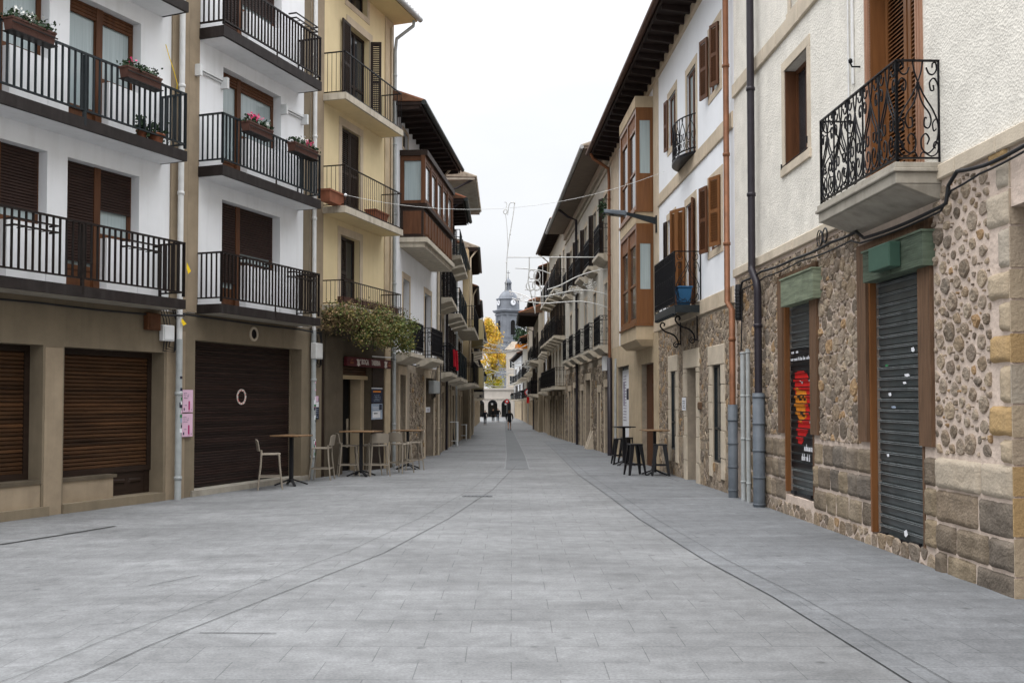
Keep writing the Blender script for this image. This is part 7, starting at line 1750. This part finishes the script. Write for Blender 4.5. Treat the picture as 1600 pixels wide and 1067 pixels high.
def poster(F, x0, x1, y0, y1, d, mat, label, marks=(), cat='poster', name='poster', tilt=0):
    s0, s1 = F.px(x1, (y0 + y1) / 2, d)[0], F.px(x0, (y0 + y1) / 2, d)[0]; xm = (x0 + x1) / 2; z1, z0 = F.px(xm, y0, d)[1], F.px(xm, y1, d)[1]
    o = thing(name, label, cat, F, ((s0 + s1) / 2, d, z0)); part('sheet', m_[mat], o, lambda m: m.box(s0, s1, d - .004, d, z0, z1))
    W, H = s1 - s0, z1 - z0
    for (mm, kind, a, b, c, e, n) in marks:   # fractions: a,b left-right from the viewer, c,e bottom-top
        S1, S0 = s1 - W * a, s1 - W * b; Z0, Z1 = z0 + H * c, z0 + H * e
        if kind == 'box': part('print', m_[mm], o, lambda m: m.box(S0, S1, d, d + .002, Z0, Z1))
        else:
            k = max(1, n); part('lettering', m_[mm], o, lambda m: [strokes(m, S0, S1, Z0 + (Z1 - Z0) * i / k, (Z1 - Z0) / k * .55, d + .002, max(3, int(W * (b - a) / .03)), n * 7 + i) for i in range(k)])
    return o
pk = [('ink_grey', 'line', .1, .6, .62, .92, 4), ('magenta', 'box', .56, .7, .1, .5, 0), ('magenta', 'line', .4, .7, .04, .1, 1), ('ink_grey', 'line', .08, .4, .3, .42, 1), ('navy', 'box', .1, .2, .08, .2, 0), ('ink_grey', 'line', .75, .92, .1, .2, 1)]
poster(FL2, 285.5, 301.5, 609, 644, .045, 'paper_pink', 'pink poster beside the sticker-covered white pipe, the upper of two', pk)
poster(FL2, 284.5, 301, 646, 682, .045, 'paper_pink', 'pink poster beside the sticker-covered white pipe, the lower of two', pk)
poster(FL3, 580.5, 597.5, 606, 629, .036, 'navy', 'dark poster board beside the bar door with an orange line', [('orange', 'box', .15, .85, .7, .8, 0), ('bluegrey', 'line', .2, .8, .12, .6, 4), ('paper_white', 'box', 0, 1, .94, 1, 0)])
poster(FL3, 580.5, 597.5, 630.5, 655, .036, 'bluegrey', 'blue grey poster with a white lower half beside the bar door', [('paper_white', 'box', .1, .8, .1, .52, 0), ('navy', 'box', .7, .95, .6, .95, 0), ('ink', 'box', .2, .55, .34, .42, 0), ('paper_white', 'line', .1, .65, .66, .85, 2)])
poster(FL2, 486.5, 498.5, 622, 655, .036, 'navy', 'dark torn poster on the stone pilaster by the stickered pipe', [('bluegrey', 'line', .15, .9, .08, .55, 5), ('paper_white', 'box', .6, .95, .58, .82, 0), ('paper_pink', 'box', .1, .9, .84, 1.1, 0)])
poster(FR, 1065.5, 1071.5, 621, 641, .05, 'paper_white', 'white notice taped to the stone beside the narrow door', [('ink', 'line', .2, .8, .15, .85, 5)], 'notice', 'notice')
poster(FR, 973, 983, 578, 700, -.12, 'paper_white', 'tall white banner with dark lettering in the recess at the black table', [('ink', 'box', .62, .95, .62, .76, 0), ('ink_grey', 'line', .1, .6, .35, .95, 16), ('ink_grey', 'box', .1, .35, .55, .85, 0)], 'banner', 'banner')
poster(FL4, 665, 672, 636, 644, .02, 'paper_white', 'small white notice on the brown door of the gallery house', [('ink_grey', 'line', .2, .8, .2, .8, 3)], 'notice', 'notice')
def box(F, x0, x1, y0, y1, D, mat, label, name='junction_box', cat='junction box', wires=True):
    d = D; s0, s1 = F.px(x1, (y0 + y1) / 2, d)[0], F.px(x0, (y0 + y1) / 2, d)[0]; xm = (x0 + x1) / 2; z1, z0 = F.px(xm, y0, d)[1], F.px(xm, y1, d)[1]
    o = thing(name, label, cat, F, ((s0 + s1) / 2, 0, z0)); part('case', m_[mat], o, lambda m: m.box(s0, s1, .02, D, z0, z1), bevel=.015); part('lid', m_[mat], o, lambda m: m.box(s0 + .03, s1 - .03, D - .001, D + .012, z0 + .03, z1 - .03))
    if wires:
        def w(m):
            for k in range(3):
                a = s0 + (s1 - s0) * (.25 + .25 * k); m.tube([(a, .08, z0 + .01), (a + .04, .09, z0 - .1 - .04 * k), (a - .16 - .05 * k, .08, z0 - .13 - .03 * k), (a - .2 - .06 * k, .07, z1 + .1), (a - .2, .06, z1 + .35)], .011, 5)
                m.tube([(a, .08, z1 - .01), (a + .02, .07, z1 + .12), (a + .1, .06, z1 + .3)], .009, 5)
        part('wire', m_['cable'], o, w)
box(FL1, 255, 273, 508, 533, .12, 'white_metal', 'white junction box on the brown wall left of the white pipe')
box(FL1, 232, 252, 489, 516, .14, 'wood', 'brown square box just under the dark balcony, left of the white junction box', 'alarm_box', 'wall box', False)
box(FL3, 494, 504.5, 536, 561, .16, 'white_pipe', 'pale junction box on the yellow house beside the stickered pipe')
box(FL4, 678, 687, 595, 615, .2, 'grey_pipe', 'grey meter box at the far end of the gallery house')
box(FR, 1090, 1095, 628, 640, .05, 'wood_worn', 'small brown door buzzer plate right of the narrow door', 'door_buzzer', 'door buzzer', False)
def lamp():
    F = FR; s, z = F.px(1026, 352, .03); D = .95; h = F.px(980, 333, D)
    o = thing('street_lamp', 'dark grey floodlight on a long arm fixed beside the wooden bay', 'street lamp', F, (s, 0, z))
    part('bracket', m_['iron_green'], o, lambda m: m.box(s - .05, s + .05, -.02, .06, z - .2, z + .25))
    part('arm', m_['iron_green'], o, lambda m: m.add([(s - .035, .05, z + .02), (s + .035, .05, z + .02), (s + .035, .05, z + .2), (s - .035, .05, z + .2), (s - .02, D, z + .3), (s + .02, D, z + .3), (s + .02, D, z + .36), (s - .02, D, z + .36)], [(3, 2, 1, 0), (4, 5, 6, 7), (0, 1, 5, 4), (1, 2, 6, 5), (2, 3, 7, 6), (3, 0, 4, 7)]))
    hd = part('lamp_head', m_['slate_guard'], o, lambda m: m.hexa([(s - .16, D - .1, z + .22), (s + .16, D - .1, z + .22), (s + .16, D + .5, z + .3), (s - .16, D + .5, z + .3)], [(s - .14, D - .1, z + .36), (s + .14, D - .1, z + .36), (s + .12, D + .5, z + .4), (s - .12, D + .5, z + .4)]), bevel=.02)
    part('glass', m_['glass'], hd, lambda m: m.quad((s - .14, D - .06, z + .219), (s + .14, D - .06, z + .219), (s + .14, D + .44, z + .285), (s - .14, D + .44, z + .285)))
    part('tinsel', m_['leaf_dark'], hd, lambda m: leaves(m, [(s, D + .5, z + .38), (s - .05, D + .52, z + .5)], 160, (.05, .05, .08), .07))
lamp()
def round_sign():
    # turning ban on a bracket far down the right side
    y = 88; x = (825 - 800) / FOC * y; z = EYE.z + ray(800, 613).z / ray(800, 613).y * y
    F = Frame((x, y), (x - 1, y)); o = thing('road_sign', 'round red and white no-turn road sign far down the right side', 'road sign', F, (0, 0, z))
    part('disc', m_['red'], o, lambda m: m.lathe((0, 0, z), [(.3, -.02), (.3, .0)], 24, 1))
    part('face', m_['paper_white'], o, lambda m: m.lathe((0, .002, z), [(.22, 0), (.22, .006)], 24, 1))
    part('symbol', m_['ink'], o, lambda m: (m.bar((-.03, .014, z - .14), (-.03, .014, z + .05), .05, .006), m.bar((-.03, .014, z + .05), (.1, .014, z + .05), .05, .006)))
    part('bar', m_['red'], o, lambda m: m.bar((-.15, .02, z + .15), (.15, .02, z - .15), .05, .006))
    part('pole', m_['grey_pipe'], o, lambda m: (m.tube([(0, -.05, z - 2.75), (0, -.05, z + .4)], .035, 8), m.box(-.06, .06, -.04, -.021, z - .05, z + .05)))
    part('lower_plate', m_['red'], o, lambda m: m.box(-.12, .12, -.018, -.005, z - .95, z - .4))
round_sign()
def pole_sign(px, py, label):
    y = 116; x = (px - 800) / FOC * y; zz = lambda q: EYE.z + ray(800, q).z / ray(800, q).y * y; z = zz(py)
    F = Frame((x, y), (x - 1, y)); o = thing('road_sign', label, 'road sign', F, (0, 0, gz(x, y)))
    part('pole', m_['grey_pipe'], o, lambda m: m.tube([(0, -.05, gz(x, y) - .1), (0, -.05, z + .3)], .035, 8)); part('disc', m_['red'], o, lambda m: m.lathe((0, 0, z), [(.26, -.02), (.26, 0)], 20, 1)); part('face', m_['paper_white'], o, lambda m: m.lathe((0, .002, z), [(.13, 0), (.13, .006)], 20, 1))
pole_sign(792, 627, 'small round red sign on a pole before the arcade')
# hanging lantern in front of the tree, wall lanterns
def lantern(x, y, z, label, arm):
    o = thing('lantern', label, 'lantern', WORLD, (x, y, z), 'lanterns down the street')
    part('cage', m_['iron'], o, lambda m: (m.lathe((x, y, z), [(.1, 0), (.16, .42), (.19, .43), (.06, .62), (.02, .72)], 6), [m.tube([(x + .1 * math.cos(k * math.pi / 3), y + .1 * math.sin(k * math.pi / 3), z), (x + .17 * math.cos(k * math.pi / 3), y + .17 * math.sin(k * math.pi / 3), z + .42)], .012, 4) for k in range(6)]))
    part('glass', m_['paleglass'], o, lambda m: m.lathe((x, y, z + .03), [(.108, 0), (.163, .37)], 6))
    part('arm', m_['iron'], o, lambda m: m.tube([(x, y, z + .7), (x, y, z + .85), (arm, y, z + .85)], .02, 5))
def at(px, py, y): r_ = ray(px, py); return (r_.x / r_.y * y, y, EYE.z + r_.z / r_.y * y)
a = at(699, 612, 43.5); lantern(a[0] - .0, a[1], a[2], 'black wall lantern on the left beyond the gallery house', lx(43.5) + .0)
a = at(797, 623, 112); lantern(a[0] + .2, a[1], a[2], 'black lantern on the far right beside the arcade', 2.4)
a = at(757, 596, 72); lantern(a[0], a[1], a[2], 'black lantern far down on the left against the tree', lx(72))
# red cloth banners
def banner(px0, px1, py0, py1, y, label):
    a, b = at(px0, py0, y), at(px1, py1, y); o = thing('cloth_banner', label, 'banner', WORLD, ((a[0] + b[0]) / 2, y, b[2]), 'red cloths hung from the balconies')
    def cl(m):
        n = 6; vs = []
        for i in range(n + 1):
            for j in range(9):
                vs.append((a[0] + (b[0] - a[0]) * i / n + .03 * j / 8, y + .05 * math.sin(i * 2.1 + j * .3), a[2] + (b[2] - a[2]) * j / 8))
        m.add(vs, [(i * 9 + j, i * 9 + j + 1, (i + 1) * 9 + j + 1, (i + 1) * 9 + j) for i in range(n) for j in range(8)], True)
    part('cloth', m_['red_cloth'], o, cl); part('rod', m_['iron'], o, lambda m: m.tube([(a[0] - .05, y, a[2] + .01), (b[0] + .05, y, a[2] + .01)], .015, 5))
banner(707.5, 711, 546, 573, 35.9, 'long red cloth on the left, nearer of the two'); banner(711.5, 715, 548, 579, 36.6, 'long red cloth on the left, farther and lower of the two')
a, b = at(805, 538, 120), at(824, 545, 120); 
single('bunting_cloth', m_['orange'], 'orange cloth stretched across under the tower', 'bunting', WORLD, a, lambda m: m.hexa([(a[0], 120, b[2]), (b[0], 120, b[2]), (b[0], 120.02, b[2]), (a[0], 120.02, b[2])], [(a[0], 120, a[2]), (b[0], 120, a[2] + .1), (b[0], 120.02, a[2] + .1), (a[0], 120.02, a[2])]))

# ---------------------------------------------------------------- wires and Christmas lights over the street
def sag(a, b, drop, n=24): a, b = Vector(a), Vector(b); return [a.lerp(b, i / n) + Vector((0, 0, -drop * 4 * (i / n) * (1 - i / n))) for i in range(n + 1)]
A = FL3.world(L3s1 - .05, .6, FL3.px(538, 304, .6)[1]); B = at(1040, 268, 25.2); B = (RX(25.2), 25.2, B[2])
single('street_wire', m_['cable_white'], 'thin pale wire sagging across the street from the yellow house to the white one', 'wire', WORLD, tuple(A), lambda m: m.tube(sag(A, B, .62), .005, 5))
single('insulator', m_['white_metal'], 'small white insulator knob on the rail of the middle yellow balcony', 'insulator', WORLD, tuple(A), lambda m: m.blob(A, (.04, .04, .04), 1, 2, jit=0))
y0 = 26.4
def orn(m):
    P = lambda x, y: at(x, y, y0)
    m.tube([P(788, 316), P(792, 317), P(791, 326)], .012, 5); m.tube([P(789.5 + 2.6 * math.cos(t), 331 + 3.6 * math.sin(t)) for t in [2 * math.pi * i / 12 for i in range(13)]], .014, 5)
    m.tube([P(*q) for q in curve2([(793, 336), (795, 322), (798, 317), (803, 316.5), (804, 318), (802, 335), (797, 366), (793.5, 390), (792, 410), (791, 440), (790.5, 455)], 4)], .012, 5)
    m.tube([P(790, 335), P(792.5, 360), P(793.5, 390)], .008, 5)
    for q in ((804, 317.5), (797, 366), (791.3, 410)): m.blob(P(*q), (.025, .025, .025), 1, 1, jit=0)
single('light_ornament', m_['cable_white'], 'thin curled light ornament hanging from the street wire in the middle', 'light ornament', WORLD, at(790, 455, y0), orn)
def garland():
    y = 36.5; P = lambda x, q: at(x, q, y); r = .02
    o = thing('light_garland', 'big white comet-shaped light garland by the cream house, unlit', 'light garland', WORLD, P(960, 488))
    part('frame', m_['white_light'], o, lambda m: (m.tube([P(792, 402), P(964, 402)], .018, 6), m.tube([P(960, 420), P(963, 424), P(963, 486), P(956, 487)], .018, 6)))
    def sw(m):
        for l in ([(855, 452.5), (875, 446), (900, 433), (925, 424.5), (945, 421), (960, 420.5)], [(829, 463), (850, 463.5), (875, 458), (898, 454), (920, 454), (940, 458), (957, 462.5)], [(820, 471), (850, 474), (880, 472), (905, 471), (925, 473.5), (945, 479), (958, 483)]): m.tube([P(*q) for q in curve2(l, 6)], r, 6)
    part('light_tube', m_['white_light'], o, sw)
    def star(m):
        m.tube([P(827, 403), P(827, 420), P(825, 440), P(836, 486)], .02, 6); m.tube([P(805, 419), P(822, 420), P(848, 423), P(860, 428)], .018, 6)
        for cx_, cy_, rx, ry in ((831, 429, 5, 7), (839, 431, 5, 7), (829, 447, 7, 7), (838, 446, 6, 8)): m.tube([P(cx_ + rx * math.cos(t), cy_ + ry * math.sin(t)) for t in [2 * math.pi * i / 14 for i in range(15)]], .02, 5)
        m.tube([P(836, 437), P(836, 490)], .016, 5); m.tube([P(843, 424), P(846, 480)], .012, 5); m.tube([P(848, 410), P(848, 478)], .012, 5)
        m.tube([P(820, 453), P(848, 452)], .016, 5)
    part('star', m_['white_light'], o, star)
    def curls(m):
        r_ = random.Random(4)
        for i in range(26):
            x, q = r_.uniform(858, 930), 0; q = 459 - (x - 858) * .22 + r_.uniform(-3, 9); R1_ = r_.uniform(1.6, 3.4)
            m.tube([P(x + R1_ * math.cos(t), q + R1_ * .9 * math.sin(t)) for t in [2 * math.pi * k / 9 * .85 for k in range(10)]], .009, 4)
        for i in range(22): x, q = r_.uniform(900, 958), r_.uniform(428, 480); m.tube([P(x, q), P(x + r_.uniform(-6, 6), q + r_.uniform(3, 9))], .006, 4)
        for i in range(9): x = 936 + i * 2.6; m.tube([P(x, 424), P(x + 1, 462 + i)], .005, 4)
    part('bulb_string', m_['white_light'], o, curls)
    part('wire', m_['cable'], o, lambda m: [m.tube([P(964, q), (RX(36.5), 36.5, P(964, q)[2] + .02)], .008, 4) for q in (402, 424, 484)])
garland()
def far_garlands():
    for i, (y, pts, lab) in enumerate((
        (60, [[(745, 529), (760, 535), (775, 540), (790, 541)], [(734, 545), (750, 541), (765, 544), (790, 549), (808, 546), (825, 538)], [(725, 552), (745, 551), (770, 551), (790, 550), (810, 543)]], 'white light garland across the street under the tower, nearest of the far ones'),
        (78, [[(755, 575), (770, 579), (785, 583), (800, 582)], [(758, 588), (770, 583), (785, 583), (795, 586)], [(800, 568), (820, 566), (836, 561), (848, 558)], [(800, 572), (825, 573), (848, 578)]], 'white light garland across the street in front of the autumn tree, lower one'),
        (98, [[(796, 455), (808, 458), (822, 463), (832, 470)], [(800, 466), (815, 470), (830, 471)]], 'lacy light garland right of the tower dome'),
        (120, [[(757, 600), (775, 604), (790, 603), (806, 598)]], 'small light garland just above the arcade'))):
        P = lambda q: at(q[0], q[1], y); o = thing('light_garland', lab, 'light garland', WORLD, P(pts[0][0]), 'light garlands farther down the street')
        part('light_tube', m_['white_light'], o, lambda m: [m.tube([P(q) for q in curve2(l, 5)], .024 * y / 60, 5) for l in pts])
        def cur(m):
            r_ = random.Random(i)
            for l in pts:
                for k in range(9):
                    a, b = l[0], l[-1]; t = r_.random(); x, q = a[0] + (b[0] - a[0]) * t, a[1] + (b[1] - a[1]) * t + r_.uniform(-4, 4); R_ = r_.uniform(1.2, 2.6)
                    m.tube([P((x + R_ * math.cos(g), q + R_ * math.sin(g))) for g in [2 * math.pi * j / 8 * .85 for j in range(9)]], .011 * y / 60, 4)
        part('bulb_string', m_['white_light'], o, cur)
far_garlands()
# cables under the left balconies, yellow wire on the first house, yellow scraps on the pipe
def lcab(F, pts, r, mat, name, label, cat='cable'):
    P = [(F.px(x, y, d)[0], d, F.px(x, y, d)[1]) for x, y, d in pts]
    single(name, m_[mat], label, cat, F, P[0], lambda m: m.tube([Vector(q) for q in P], r, 5))
lcab(FL1, [(-60, 462, .08), (60, 473, .08), (150, 484, .08), (230, 491, .08), (262, 493, .12), (288, 493, .2)], .018, 'cable', 'cable', 'black cable under the lowest balcony of the leftmost house')
lcab(FL2, [(287, 491, .12), (330, 497, .08), (400, 507, .08), (470, 515, .1), (500, 521, .08)], .02, 'cable', 'cable', 'black cable over the big black roller shutter')
lcab(FL1, [(259, 70, .06), (264, 88, .08), (272, 112, .08), (277, 132, .08), (276, 145, .08), (273, 160, .08)], .008, 'yellow_p', 'cable', 'loose yellowish wire hanging by the white pipe')
for F, x, y, w, hh, lab in ((FL1, 284, 497, 7, 12, 'yellow tape scrap on the white pipe below the balcony'), (FL2, 292, 410, 6, 18, 'yellow pennant scrap hanging beside the white pipe')):
    s, z = F.px(x, y, .22); k = z - F.px(x, y + hh, .22)[1]; ww = abs(F.px(x + w, y, .22)[0] - s)
    single('tape_scrap', m_['yellow_p'], lab, 'tape scrap', F, (s, .22, z), lambda m: m.add([(s, .22, z), (s - ww, .23, z - k * .7), (s - ww * .3, .225, z - k), (s + ww * .3, .24, z - k * .5)], [(0, 1, 2, 3)]))
F = FL4; lcab(FL4, [(612, 560, .1), (630, 566, .1), (650, 572, .1), (665, 566, .1), (690, 575, .1)], .018, 'cable', 'cable', 'sagging black cable on the stone front of the gallery house')
